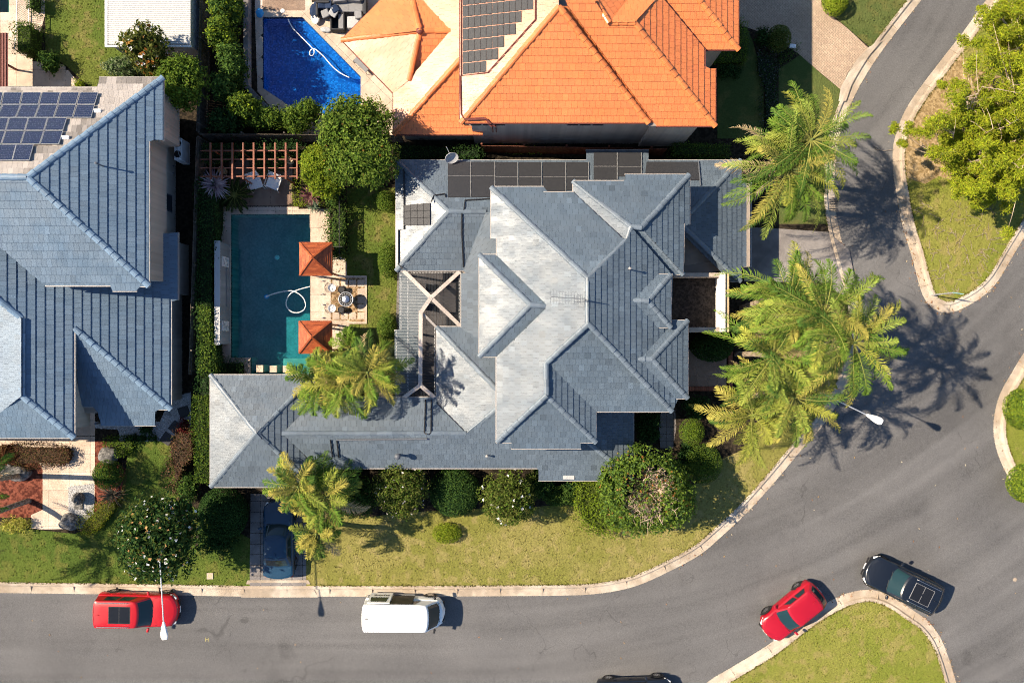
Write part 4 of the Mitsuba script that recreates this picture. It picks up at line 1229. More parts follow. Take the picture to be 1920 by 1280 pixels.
# pergola
k = thing('pergola', 'red brown timber pergola grid at the top of the pool yard', 'pergola')
zp = 2.6
for x in (395, 416, 436, 456, 476, 496, 516, 536, 557):
    beam(W(x, 268, zp), W(x, 336, zp), .085, .13, 'm_timber', 'rafter')
for y in (283, 299, 315, 331):
    beam(W(376, y, zp - .1), W(557, y, zp - .1), .06, .06, 'm_timber', 'batten')
for x, y in ((449, 283), (449, 331), (531, 283), (531, 331), (400, 283), (400, 331)):
    beam(W(x + (1 if y > 300 else 1), y, zp - .15), [*W(x + 1, y, zp)[:2], ZL], .09, .09, 'm_timber', 'post')
for y in (283, 331):
    beam(W(385, y, zp - .24), W(557, y, zp - .24), .07, .14, 'm_timber', 'beam')

# white wire lounge chairs
def lounge_chair(x, y, rz, label):
    k = thing('garden_chair', label, 'chair', 'white chairs beneath the pergola')
    o = W(x, y, ZL)
    R_ = rotz(rz)
    def tf(v): return np.asarray(v) @ R_.T + o
    def pad(p, nm):
        m = MB(); v = np.asarray(p, float)
        m.add(tf(np.vstack([v, v - [0, 0, .04]])), [[0, 1, 2], [0, 2, 3], [4, 6, 5], [4, 7, 6]] + [[i, 4 + i, (i + 1) % 4] for i in range(4)] + [[(i + 1) % 4, 4 + i, 4 + (i + 1) % 4] for i in range(4)])
        m.build(nm, 'm_white', k)
    for i in range(6):
        a, b = -.36 + .12 * i + .006, -.36 + .12 * (i + 1) - .006
        pad([(a, .28, .42), (b, .28, .42), (b, -.36, .40), (a, -.36, .40)], 'seat_slat')
        pad([(a, .50, .92), (b, .50, .92), (b, .30, .45), (a, .30, .45)], 'back_slat')
    for s in (-1, 1):
        MB().tube(tf([(s * .37, .52, .94), (s * .37, .3, .43), (s * .37, -.38, .41), (s * .37, -.42, 0)]), .018, 6).build('frame', 'm_white', k)
        MB().tube(tf([(s * .37, .42, .7), (s * .42, .1, .62), (s * .42, -.34, .60), (s * .38, -.38, .41)]), .018, 6).build('armrest', 'm_white', k)
        MB().tube(tf([(s * .37, .3, .43), (s * .37, .44, 0)]), .018, 6).build('leg', 'm_white', k)


lounge_chair(482, 345, .32, 'left one of two white slatted chairs under the pergola edge')
lounge_chair(517, 345, -.36, 'right one of two white slatted chairs under the pergola edge')
for i, (x, y) in enumerate(((406, 303), (546, 303), (421, 322))):
    o = W(x, y, ZL)
    MB().lathe(o, [(0, 0), (.17, 0), (.22, .5), (.23, .52), (.19, .52), (.17, .44), (0, .44)], 16).build('planter', 'm_stone', smooth=30, label=f'cream planter pot beneath the pergola, {["leftmost","rightmost","middle"][i]} of three', cat='planter')

# fire table, stools and small chairs
k = thing('fire_table', 'round black table with a silver lid and pale rim on the cream slabs', 'table')
c = W(649, 561, .8); c[2] = ZL
MB().lathe(c, [(0, .70), (.40, .70), (.42, .74), (.37, .75), (0, .74)], 32).build('table_top', 'm_black', k, smooth=30)
MB().lathe(c, [(.395, .735), (.43, .72), (.435, .75), (.41, .765), (.39, .755)], 32).build('rim', 'm_galv', k, smooth=30)
MB().lathe(c, [(0, 0), (.28, 0), (.20, .2), (.18, .5), (.30, .70), (0, .70)], 20).build('base', 'm_black', k, smooth=30)
MB().lathe(c, [(.21, .752), (.205, .78), (.12, .805), (.03, .815), (.03, .85), (0, .86)], 24).build('lid', 'm_metal', k, smooth=30)
m = MB()
for i in range(14):
    a = i * .449; m.add(*blob(c + [.305 * math.cos(a), .305 * math.sin(a), .755], (.028, .028, .018), i, .2, 1))
m.build('pebbles', 'm_grey_light', k, kind='stuff')
for i, (x, y) in enumerate(((627, 541), (627, 579))):
    s = thing('stool_chair', f'{["upper","lower"][i]} white bucket chair with thin dark legs beside the black fire table', 'chair')
    o = W(x, y, 0); o[2] = ZL
    prof = [(.0, .44), (.18, .44), (.22, .47), (.24, .56), (.22, .57), (.2, .49), (0, .47)]
    MB().lathe(o, prof, 20).build('seat', 'm_white', s, smooth=30)
    m = MB()
    for j in range(-4, 5):
        a = math.pi + j * .26
        m.tube([o + [.23 * math.cos(a), .23 * math.sin(a), .5], o + [.33 * math.cos(a), .33 * math.sin(a), .86]], .012, 5)
    m.tube([o + [.33 * math.cos(math.pi + j * .13), .33 * math.sin(math.pi + j * .13), .86] for j in range(-8, 9)], .014, 5)
    m.build('backrest', 'm_black', s)
    for a in (.8, 2.3, 3.9, 5.4):
        MB().tube([o + [.13 * math.cos(a), .13 * math.sin(a), .45], o + [.25 * math.cos(a), .25 * math.sin(a), 0]], .014, 5).build('leg', 'm_black', s)
for i, (x, y) in enumerate(((644, 544), (643, 581))):
    s = thing('pouf', f'{["upper","lower"][i]} round black stool tucked against the fire table', 'stool')
    o = W(x, y, 0); o[2] = ZL
    MB().lathe(o, [(0, .42), (.17, .42), (.19, .40), (.19, .34), (0, .34)], 18).build('seat', 'm_black', s, smooth=30)
    for a in (.6, 2.2, 3.7, 5.3): MB().tube([o + [.12 * math.cos(a), .12 * math.sin(a), .36], o + [.19 * math.cos(a), .19 * math.sin(a), 0]], .014, 5).build('leg', 'm_black', s)

# water wall by the pool
k = thing('water_wall', 'pale rendered feature wall with two square relief plaques along the left of the teal pool', 'wall')
hw_ = 1.75; xe = W(433, 0, 0)[0] - .02
yb, yt = W(0, 645, hw_)[1], W(0, 453, hw_)[1]
MB().poly(sbox(xe - .22, yb, xe, yt), -.4, hw_).build('core', 'm_wall_grey', k)
MB().poly(sbox(xe - .30, yb - .05, xe + .02, yt + .05), hw_ + .003, hw_ + .06).build('capping', 'm_grey_light', k)
for py in (491, 611):
    y = W(0, py, .95)[1]
    MB().box((xe + .022, y, .93), (.04, .56, 1.05)).build('plaque', 'm_white_matt', k)
    m = MB(); rng = np.random.default_rng(py)
    for i in range(16): m.add(*blob((xe + .044, y + rng.uniform(-.22, .22), .93 + rng.uniform(-.45, .45)), (.02, .06, .06), i, .4, 1))
    m.build('relief', 'm_grey_light', k)
MB().box((xe + .03, (W(0, 500, .9)[1] + W(0, 575, .9)[1]) / 2, .75), (.05, 2.2, .08)).build('water_spout', 'm_grey', k)

# the neighbour's outdoor lounge
k = thing('outdoor_sofa', 'charcoal corner sofa with loose grey cushions by the blue pool', 'sofa')
def pb(nm, x, y, z, s, mt, rz=0.0, r=.05, par=None):
    o = W(x, y, z)
    MB().rbox(o, s, r, rz).build(nm, mt, par or k, smooth=30)
pb('base', 655, 8, .28 + ZL, (2.0, .95, .32), 'm_charcoal'); pb('backrest', 655, -6, .5 + ZL, (2.0, .2, .6), 'm_charcoal'); pb('arm', 685, 12, .48 + ZL, (.2, 1.1, .5), 'm_charcoal')
pb('seat_cushion', 640, 12, .52 + ZL, (.85, .7, .16), 'm_grey'); pb('seat_cushion', 667, 12, .52 + ZL, (.85, .7, .16), 'm_grey')
pb('back_cushion', 638, 2, .72 + ZL, (.75, .2, .42), 'm_grey', .1); pb('back_cushion', 665, 1, .74 + ZL, (.75, .2, .42), 'm_grey', -.08)
for i, (x, y, rz, mt, nm) in enumerate(((604, 9, .05, 'm_navy', 'navy cushion left on the grey sofa'), (615, 9, 0, 'm_navy', 'navy cushion second from the left on the grey sofa'), (628, 17, .6, 'm_navy', 'tilted navy cushion in the middle of the sofa'), (610, 26, .3, 'm_grey', 'grey cushion on the left seat'), (625, 24, -.5, 'm_grey_light', 'pale grey cushion leaning at the middle of the sofa'), (672, 28, .1, 'm_grey', 'grey cushion on the right seat'))):
    pb(numbered('cushion'), 0, 0, 0, (1, 1, 1), mt, par='tmp') if False else None
    kk = numbered('cushion'); o = W(x, y, .72 + ZL)
    v, f = rounded((.46, .46, .16), .07)
    scene[kk] = mikit.ply((v @ roty(.25 * (-1) ** i).T @ rotz(rz).T + o, f), mt, smooth=30); tag(kk, nm, 'cushion', 'cushions on the sofa')
t = thing('planter_chest', 'open charcoal box table below the grey corner sofa', 'box')
o = W(634, 43, .3 + ZL)
MB().box(o + [0, 0, -.22], (.80, .95, .1)).build('floor', 'm_black', t)
for dx, dy, sx, sy in ((-.37, 0, .08, 1.0), (.37, 0, .08, 1.0), (0, -.46, .66, .08), (0, .46, .66, .08)): MB().rbox(o + [dx, dy, 0], (sx, sy, .55), .02).build('side', 'm_charcoal', t)
MB().rbox(o + [.2, 0, .2], (.28, .84, .04), .015).build('shelf', 'm_grey', t)
t = thing('armchair', 'charcoal armchair at the left end of the sofa group by the blue pool', 'armchair')
o = W(609, 22, .3 + ZL)
MB().rbox(o, (.8, .75, .34), .05).build('base', 'm_charcoal', t, smooth=30)
MB().rbox(o + [-.36, 0, .2], (.14, .75, .5), .05).build('arm', 'm_charcoal', t, smooth=30); MB().rbox(o + [0, .34, .3], (.8, .14, .6), .05).build('backrest', 'm_charcoal', t, smooth=30)
t = thing('ottoman', 'pale grey ottoman partly under the orange roof edge by the blue pool', 'ottoman')
MB().rbox(W(664, 44, .35 + ZL), (.75, .7, .4), .07).build('cushion', 'm_grey_light', t, smooth=30); MB().box(W(664, 44, .1 + ZL), (.66, .6, .12)).build('base', 'm_charcoal', t)
kk = numbered('towel'); v, f = blob(W(592, 22, .25 + ZL), (.3, .55, .2), 4, .5, 3); scene[kk] = mikit.ply((v, f), 'm_navy', smooth=True); tag(kk, 'crumpled blue towel at the left end of the sofa group', 'towel')
kk = numbered('towel'); v, f = blob(W(592, 32, .2 + ZL), (.26, .4, .16), 6, .5, 3); scene[kk] = mikit.ply((v, f), 'm_white_matt', smooth=True); tag(kk, 'crumpled white towel below the blue one by the sofa', 'towel')
kk = numbered('pool_toy'); v, f = blob(W(487, 25, .3 + ZL), (.22, .27, .15), 9, .3, 3); mat('m_pool_blue', (.03, .30, .62), .5); scene[kk] = mikit.ply((v, f), 'm_pool_blue', smooth=True); tag(kk, 'light blue plastic toy at the top left corner of the blue pool', 'pool toy')
kk = numbered('towel'); v, f = blob(W(611, 56, .12 + ZL), (.28, .16, .06), 11, .5, 3); scene[kk] = mikit.ply((v @ rotz(0).T, f), 'm_grey_light', smooth=True); tag(kk, 'small pale cloth lying on the cream paving by the blue pool', 'cloth')
t = thing('sun_lounger', 'grey folding lounger half under the orange roof by the blue pool', 'lounger')
o = W(679, 120, .35 + ZL)
v = np.array([[-.5, .22, 0], [.5, .22, 0], [.5, -.22, 0], [-.5, -.22, 0]]) @ rotz(-.75).T + o
MB().prism(v, [0, 0, 1.0], -.03, .03).build('seat', 'm_grey', t)
for i in range(4): MB().box(v[i] * [1, 1, 0] + [0, 0, .24], (.03, .03, .45)).build('leg', 'm_charcoal', t)
MB().lathe(W(530, 21, ZL), [(0, .03), (.12, .03), (.14, .0)], 18).build('skimmer_lid', 'm_white', label='round white skimmer lid in the paving above the blue pool', cat='skimmer lid')

# shed with a corrugated roof
k = thing('shed', 'white corrugated metal shed at the top left', 'shed')
zs = 2.6
x0, x1, y0 = W(199, 0, zs)[0], W(357, 0, zs)[0], W(0, 84, zs)[1]
MB().poly(sbox(x0 + .1, y0 + .1, x1 - .1, 25), 0, zs - .06).build('wall', 'm_grey_light', k)
m = MB(); ys = np.arange(y0, 24.5, .0275)
hz = .018 * (np.clip(np.sin(2 * np.pi * ys / .11) * 1.6, -1, 1))
vv = np.array([[x, y, zs + h_] for x in (x0 + .06, x1) for y, h_ in zip(ys, hz)]); nY = len(ys)
m.add(vv, [t_ for i in range(nY - 1) for t_ in ([i, nY + i, nY + i + 1], [i, nY + i + 1, i + 1])]); m.build('roof', 'm_shed', k)
for nm, bx in (('trim', (x0 - .06, y0 - .05, x0 + .08, 25)), ('gutter', (x0 - .06, y0 - .13, x1 + .06, y0 - .052))):
    MB().poly(sbox(*bx), zs - .1, zs + .03).build(nm, 'm_white', k)
kk = numbered('awning'); m = MB(); xr = W(15, 0, 2.5)[0]
for i, x in enumerate(np.arange(W(-60, 0, 2.5)[0], xr, .16)):
    m.box((x, (W(0, 62, 2.5)[1] + W(0, 164, 2.5)[1]) / 2, 2.5), (.1, 3.02, .05)); m.box((x + .08, (W(0, 62, 2.5)[1] + W(0, 164, 2.5)[1]) / 2, 2.47), (.08, 3.0, .03))
m.build('maroon_roof', 'm_maroon', label='maroon ribbed metal patio roof at the left edge', cat='patio roof')
for x, y in ((8, 70), (8, 158)): pass
p_ = W(14, 120, 1.2); MB().box((p_[0] - .1, p_[1], 1.25), (.1, .1, 2.4)).build('post', 'm_maroon', 'maroon_roof')
# small corner of another pool at the very top left
k = thing('swimming_pool', 'small corner of a green pool at the top left edge', 'swimming pool')
MB().poly(sbox(-36, W(0, 25, 0)[1], W(19, 0, 0)[0], 24), ZL + .015, ZL + .03).build('water', 'm_water_green', k)
mat('m_pool_green', (.02, .30, .22), .3); MB().poly(sbox(-36, W(0, 25, 0)[1], W(19, 0, 0)[0], 24), ZL + .010, ZL + .0145).build('basin', 'm_pool_green', k)

# timber fences
def fence(pts, h, m_, label, board=.15, rails=True, gap=.012):
    k = thing('fence', label, 'fence')
    a, b = W(*pts[0])[:2], W(*pts[1])[:2]; L = np.linalg.norm(b - a); t = (b - a) / L; ang = math.atan2(t[1], t[0])
    n = int(L / board); rng = np.random.default_rng(int(L * 10))
    for i in range(n):
        c = a + t * (i + .5) * L / n
        MB().box((c[0], c[1], h / 2 + ZL + rng.normal(0, .008)), (L / n - gap, .02, h), ang, u=(rng.random(), rng.random())).build('paling', m_, k, uvs=True)
    nrm = np.array([-t[1], t[0]])
    for z in (.35, h - .3):
        c = (a + b) / 2 + nrm * .035
        MB().box((c[0], c[1], z + ZL), (L, .04, .08), ang, u=(.2, .2)).build('rail', m_, k, uvs=True)
    for i in range(int(L / 2.4) + 1):
        c = a + t * min(L, i * 2.4) + nrm * .1
        MB().box((c[0], c[1], h / 2 + ZL), (.09, .09, h + .05), ang, u=(.5, .6)).build('post', m_, k, uvs=True)


fence([(400, -60), (392, 262)], 1.8, 'm_paling', 'weathered grey paling fence between the shed and the blue pool')
fence([(392, 272), (378, 700)], 1.8, 'm_paling', 'weathered paling fence behind the tall hedge left of the teal pool')
fence([(905, 287), (1240, 293)], 1.7, 'm_timber', 'brown timber fence between the corner house and the orange roofed house')
fence([(395, 266), (760, 268)], 1.7, 'm_paling', 'dark paling fence behind the pergola')


def rail_fence(pts, h, label, step=.115, m_='m_black', r=.009):
    k = thing('pool_fence', label, 'fence')
    L = [W(x, y)[:2] for x, y in pts]
    for a, b in zip(L[:-1], L[1:]):
        a, b = np.array(a), np.array(b); d = np.linalg.norm(b - a); t = (b - a) / d; ang = math.atan2(t[1], t[0]); c = (a + b) / 2
        for z in (.12, h): MB().box((c[0], c[1], z + ZL), (d, .03, .035), ang).build('rail', m_, k)
        for i in range(int(d / step) + 1):
            q = a + t * i * step; MB().box((q[0], q[1], h / 2 + ZL), (.018, .018, h)).build('bar', m_, k)
        for q in (a, b): MB().box((q[0], q[1], h / 2 + ZL), (.05, .05, h + .06)).build('post', m_, k)


rail_fence([(59, -10), (58, 60), (54, 108)], 1.25, 'pale topped black pool fence at the upper left', m_='m_galv')
rail_fence([(645, 352), (645, 480)], 1.2, 'black pool fence behind the low hedge beside the back lawn')
rail_fence([(628, 468), (650, 468)], 1.2, 'short black pool fence right of the upper gazebo')
# glass panels of the pool fence beside the fire table
for i, (a_, b_) in enumerate((((607, 519), (607, 560)), ((607, 563), (607, 604)))):
    k = thing('glass_fence_panel', f'{["upper","lower"][i]} clear glass pool fence panel by the cream slabs', 'glass panel')
    p, q = W(*a_), W(*b_)
    put('pane', trimesh.Trimesh([[p[0], p[1], ZL + .08], [q[0], q[1], ZL + .08], [q[0], q[1], ZL + 1.2], [p[0], p[1], ZL + 1.2]], [[0, 1, 2], [0, 2, 3]], process=False), 'm_pane', k)
    for e in (.2, .8): MB().box((p[0], p[1] + (q[1] - p[1]) * e, ZL + .08), (.06, .06, .18)).build('spigot', 'm_metal', k)
# retaining wall beside the blue pool
k = thing('garden_wall', 'low block wall bent along the left and lower side of the blue pool', 'wall')
pts = [(462, -60), (462, 162), (505, 208), (560, 232)]
rng = np.random.default_rng(12)
for a, b in zip(pts[:-1], pts[1:]):
    a, b = W(*a, .6), W(*b, .6); L = np.linalg.norm((b - a)[:2]); t = (b - a) / L; n = int(L / .4)
    for i in range(n):
        c = a + t * (i + .5) * L / n
        MB().box((c[0], c[1], .35), (L / n - .012, .28, .7), math.atan2(t[1], t[0]), u=(rng.random(), rng.random())).build('block', 'm_paver_grey', k, uvs=True)

# heat pump
k = thing('air_conditioner', 'white twin fan air conditioner beside the left house', 'air conditioner')
o = W(343, 285, .7); o[2] = ZL
MB().rbox(o + [0, 0, .68], (.42, 1.25, 1.3), .03).build('case', 'm_white', k)
m0 = MB()
for i, dy in enumerate((.3, -.3)):
    c = o + [0, dy, 1.335]
    f = MB().lathe(c, [(.20, 0), (.2, .015), (.17, .015), (.17, 0)], 20).build('fan_grille', 'm_black', k)
    MB().lathe(c, [(0, .004), (.17, .004), (.17, .0)], 20).build('fan', 'm_black', f)
mm = MB(); mm.tube([o + [.15, -.5, 1.35], o + [-.05, .1, 1.36], o + [.05, .5, 1.36]], .015, 5); mm.build('hose', 'm_grey_light', k)

# rocks and the stone lantern
def rock(x, y, s, seed, label):
    v, f = blob(W(x, y, s[2] * .35 + ZL), s, seed, .35, 3, 1.2, .6)
    kk = numbered('boulder'); scene[kk] = mikit.ply((v, f), 'm_rock', smooth=22); tag(kk, label, 'rock')
rock(204, 854, (.58, .52, .5), 3, 'grey boulder on the red mulch right of the cream path')
rock(35, 887, (.72, .45, .5), 5, 'dark boulder in the red mulch at the left edge')
rock(16, 880, (.4, .5, .4), 8, 'small dark boulder at the left edge of the picture')
rock(132, 978, (.55, .48, .42), 11, 'flat topped grey rock at the end of the cream path')
k = thing('stone_lantern', 'narrow dark stone standing in white pebbles on the path', 'stone')
v, f = blob(W(147, 935, .5), (.24, .36, .55), 13, .3, 3); put('stone', (v, f), 'm_rock', k, smooth=25)
MB().box(W(147, 948, ZL + .06), (.5, .4, .1)).build('base', 'm_rock', k)
# service pit lids
for x, y, s, mt, lb in ((394, 1079, .36, 'm_stone', 'small square concrete pit lid in the grass at the bottom left'),):
    k = thing('pit_lid', lb, 'pit lid'); o = W(x, y, ZL)
    MB().box(o + [0, 0, .01], (s, s, .05)).build('frame', 'm_paver', k, uvs=True); MB().box(o + [0, 0, .03], (s * .6, s * .6, .02)).build('lid', mt, k)
k = thing('storm_grate', 'iron gutter grate in the kerb under the top palm', 'grate'); o = W(1563, 385, .03)
for i in range(7): MB().box(o + [0, -.3 + i * .1, .0], (.5, .05, .03)).build('bar', 'm_charcoal', k)
# small garden light
MB().rbox(W(1486, 87, .35), (.36, .22, .18), .03, -.1).build('garden_box', 'm_white', label='small white box among the shrubs at the brick driveway', cat='box')
# painted survey mark on the road
mat('m_yellow_paint', (.36, .31, .10), .8)
tm = meshkit.text_mesh('H', .24, .003); tm.apply_transform(trimesh.transformations.rotation_matrix(0, [0, 0, 1])); o = W(384, 1202, .003)
scene['road_mark'] = mikit.ply((np.array(tm.vertices) + o, np.array(tm.faces)), 'm_yellow_paint'); tag('road_mark', 'small yellow H painted on the road below the red car', 'road mark')

# street lamps
def lamp(px, py, base, label):
    k = thing('street_lamp', label, 'street lamp')
    h = 6.62; hd = W(px, py, h); b = W(*base, ZL)
    d = hd - b; d[2] = 0; L = np.linalg.norm(d); t = d / L
    elbow = b + [0, 0, h - .45]
    pole = [b, b + [0, 0, 2], elbow, elbow + t * .12 + [0, 0, .16], elbow + t * .5 + [0, 0, .30], hd - t * .5 + [0, 0, .0]]
    MB().tube(pole[:3], [.075, .065, .05], 10).build('pole', 'm_galv', k, smooth=30)
    MB().tube(pole[2:], [.05, .042, .036, .032], 10).build('arm', 'm_galv', k, smooth=30)
    s = np.array([-t[1], t[0], 0])
    v = []
    for u_, w_, z0, z1 in ((-.62, .06, -.03, .04), (-.4, .10, -.06, .07), (-.1, .18, -.09, .09), (.15, .19, -.08, .08), (.28, .13, -.05, .05)):
        for a in np.arange(8) * np.pi / 4:
            v.append(hd + t * u_ + s * w_ * math.cos(a) + [0, 0, (z1 if math.sin(a) > 0 else -z0) * math.sin(a)])
    m = trimesh.Trimesh(v).convex_hull
    put('head', (np.array(m.vertices), np.array(m.faces)), 'm_white', k, smooth=40)
    MB().box(hd - [0, 0, .085], (.2, .2, .03)).build('lens', 'm_lamp_lens', k)


lamp(308, 1188, (388, 980), 'street lamp with a white head reaching over the red car at the bottom left')
lamp(1645, 787, (1436, 711), 'street lamp with a white head above the shaded road at the right')
# street name sign
k = thing('street_sign', 'narrow pale green street name sign on the tree island', 'sign')
o = W(1784, 549, 2.3)
MB().tube([[o[0], o[1], 0], o + [0, 0, .1]], .035, 8).build('post', 'm_galv', k)
mat('m_sign', (.30, .55, .52), .5); MB().box(o + [.35, -.03, 0], (.6, .03, .2), -.15).build('blade', 'm_sign', k)
k = thing('manhole_cover', 'small pale round cover in the road at the right edge', 'manhole cover')
MB().lathe(W(1903, 1086, 0), [(0, .012), (.10, .012), (.11, .004)], 20).build('lid', 'm_kerb', k)
MB().lathe(W(1903, 1086, 0), [(.112, .004), (.112, .010), (.14, .010), (.14, .004)], 20).build('collar', 'm_paver_grey', k)
# ================================================================ plants
def leaf_quads(C, N, size, rng, aspect=.5, spread=.8, droop=0.0):
    """Folded diamond leaves at the points C facing roughly N: vertices and faces."""
    n = len(C)
    N = N + rng.normal(0, spread, (n, 3)); N /= np.linalg.norm(N, axis=1, keepdims=True)
    R = rng.normal(0, 1, (n, 3)); R[:, 2] -= droop
    t = R - N * (R * N).sum(1, keepdims=True); t /= np.linalg.norm(t, axis=1, keepdims=True)
    s = np.cross(N, t)
    L = size * rng.uniform(.65, 1.35, (n, 1)); w = L * aspect * .5
    p0, p2 = C - t * L * .5, C + t * L * .5
    mid = C + N * L * .12
    V = np.stack([p0, mid - s * w, p2, mid + s * w], 1).reshape(-1, 3)
    o = np.arange(n)[:, None] * 4
    return V, np.vstack([o + [0, 1, 2], o + [0, 2, 3]])


def leaf_colour(n, rng, cols, k=None):
    cols = np.asarray(cols, float)
    c = cols[rng.integers(0, len(cols), n)] * rng.uniform(.7, 1.3, (n, 1))
    if k is not None: c = c * k[:, None]
    g = (c[:, 1:2] > c[:, :1]) * 1.0          # green leaves, not flowers
    c = c * (1 + g * .55)
    return np.repeat(np.clip(c, 0, .95), 4, 0)


def crown_points(ells, n, rng, depth=.28, clump=0, clump_r=.2, rough=.22, seed=0, low=-.5, freq=1.6):
    """Points through the outer shell of a union of ellipsoids (cx, cy, cz, rx, ry, rz), gathered in clumps."""
    E = np.asarray(ells, float)
    wgt = (E[:, 3] * E[:, 4] + E[:, 4] * E[:, 5] + E[:, 3] * E[:, 5]); wgt /= wgt.sum()
    def draw(m):
        i = rng.choice(len(E), m, p=wgt)
        d = rng.normal(0, 1, (m, 3)); d /= np.linalg.norm(d, axis=1, keepdims=True)
        d[:, 2] = np.where(d[:, 2] < low, -d[:, 2], d[:, 2])
        k = 1 + rough * 2 * (meshkit.fbm(d * freq + i[:, None] * 5.1 + seed * 3.3 + 30, 3, seed) - .5)
        r = k * (1 - depth * rng.random(m) ** 1.6)
        return E[i, :3] + d * r[:, None] * E[i, 3:], d, r
    if not clump:
        return draw(n)
    C, D, R_ = draw(clump)
    j = rng.integers(0, clump, n)
    off = rng.normal(0, 1, (n, 3)); off *= clump_r * rng.random((n, 1)) ** .4 / np.linalg.norm(off, axis=1, keepdims=True)
    return C[j] + off, D[j] * .7 + off / clump_r * .5, R_[j]


GREEN = [(.052, .092, .014), (.075, .115, .017), (.040, .072, .014), (.095, .135, .020)]
DARK = [(.018, .042, .014), (.026, .056, .016), (.034, .068, .018), (.014, .034, .012)]
LIME = [(.16, .205, .016), (.125, .17, .014), (.19, .22, .026), (.09, .135, .012)]
MID = [(.038, .075, .018), (.055, .098, .020), (.028, .060, .016), (.075, .12, .024)]
OLIVE = [(.080, .090, .022), (.060, .075, .016), (.105, .115, .03), (.045, .060, .014)]


def plant(name, label, cat, ells, cols, leaf=.14, dens=150, seed=1, depth=.3, clump=0, clump_r=.22, rough=.2, aspect=.5, spread=.7, trunk=None, extras=(), group=None, mat_='m_leaf', core=True, low=-.45, freq=1.6, crown='crown', bare=None):
    """A bush or tree: crown of leaves (with an inner twiggy mass of leaves) and trunk. extras: (share, colours, size) of flowers or turned leaves."""
    rng = np.random.default_rng(seed)
    k = thing(name, label, cat, group)
    E = np.asarray(ells, float)
    area = sum(4.0 * np.pi * ((a * b) ** 1.6 / 3 + (a * c) ** 1.6 / 3 + (b * c) ** 1.6 / 3) ** (1 / 1.6) for *_, a, b, c in E) * .75
    n = int(min(26000, area * dens))
    nc = int(clump * area) if clump else 0
    C, N, r = crown_points(E, n, rng, depth, nc, clump_r, rough, seed, low, freq)
    if bare is not None:
        keep = ((C[:, :2] - np.asarray(bare[0])) ** 2).sum(1) > (bare[1] * (.75 + .5 * meshkit.fbm(C * 1.5, 3, 7))) ** 2
        keep |= rng.random(len(C)) < .10
        C, N = C[keep], N[keep]
    keep = C[:, 2] > ZL + .02
    C, N = C[keep], N[keep]
    N = N + [0, 0, .35]
    V, Fc = leaf_quads(C, N, leaf, rng, aspect, spread)
    tint = .75 + .5 * meshkit.fbm(C * 1.1 + seed, 3, 3)
    col = leaf_colour(len(C), rng, cols, tint)
    Vs, Fs, Cs = [V], [Fc], [col]; o = len(V)
    if dens < 500:                       # stray shoots that break the outline
        Cy, Ny, _ = crown_points(E, max(6, int(n * .07)), rng, .0, max(4, int(nc * .12) or int(area * 1.2)), clump_r * .7, rough * 1.3, seed + 5, -.2)
        Cy = Cy + Ny / np.linalg.norm(Ny, axis=1, keepdims=True) * rng.uniform(.0, .16, (len(Cy), 1))
        v, f = leaf_quads(Cy, Ny + [0, 0, .3], leaf, rng, aspect, spread)
        Vs.append(v); Fs.append(f + o); Cs.append(leaf_colour(len(Cy), rng, cols) * 1.15); o += len(v)
    if core:
        Ei = E.copy(); Ei[:, 3:] *= .72
        Ci, Ni, _ = crown_points(Ei, int(n * .3), rng, .5, 0, 0, rough, seed, -.9)
        ok = Ci[:, 2] > ZL + .02; Ci, Ni = Ci[ok], Ni[ok]
        if bare is not None:
            ok = ((Ci[:, :2] - np.asarray(bare[0])) ** 2).sum(1) > bare[1] ** 2 * .9; Ci, Ni = Ci[ok], Ni[ok]
        v, f = leaf_quads(Ci, Ni, leaf * 1.7, rng, .7, 1.0)
        Vs.append(v); Fs.append(f + o); Cs.append(leaf_colour(len(Ci), rng, cols)); o += len(v)
    for share, ec, es in extras:
        m = int(n * share)
        Ce, Ne, _ = crown_points(E, m, rng, .06, 0, 0, rough, seed, -.1)
        v, f = leaf_quads(Ce + [0, 0, .03], Ne + [0, 0, .5], es, rng, .8, .5)
        Vs.append(v); Fs.append(f + o); Cs.append(leaf_colour(m, rng, ec)); o += len(v)
    put(crown, trimesh.Trimesh(np.vstack(Vs), np.vstack(Fs), process=False), mat_, k, color=np.vstack(Cs))
    if trunk:
        for b, t, r0 in trunk:
            b, t = np.asarray(b, float), np.asarray(t, float)
            m = MB(); mid = (b + t) / 2 + rng.normal(0, .08, 3)
            m.tube([b, mid, t], [r0, r0 * .8, r0 * .6], 8)
            for i in range(7):
                a = rng.uniform(0, 2 * np.pi); e = E[rng.integers(len(E))]
                tip = e[:3] + np.array([math.cos(a) * e[3] * .7, math.sin(a) * e[4] * .7, e[5] * rng.uniform(-.1, .6)])
                m.tube([t - (t - b) * .3 * rng.random(), (t + tip) / 2 + rng.normal(0, .12, 3), tip], [r0 * .4, r0 * .25, r0 * .1], 5)
            m.build('trunk', 'm_bark', k, smooth=True)
    return k


def E_(px, py, z, rx, ry, rz):
    """An ellipsoid whose centre stands at height z under this pixel; radii in pixels across, metres up."""
    c = W(px, py, z); k = (1 - z / H) / SC
    return (*c, rx * k, ry * k, rz)


def shrub(px, py, rx, ry, h, cols, label, name='shrub', cat='shrub', seed=None, **kw):
    z = h * .5
    s = seed if seed is not None else int(px * 7 + py * 13) % 9973
    k_ = dict(leaf=.12, dens=210, clump=14, clump_r=.20, rough=.18)
    k_.update(kw)
    return plant(name, label, cat, [E_(px, py, z, rx, ry, h * .5)], cols, seed=s, **k_)


def topiary(px, py, rx, ry, h, cols, label, cat='bush', **kw):
    return shrub(px, py, rx, ry, h, cols, label, 'clipped_bush', cat, leaf=kw.pop('leaf', .075), dens=520, clump=0, depth=.14, rough=kw.pop('rough', .07), spread=.6, **kw)


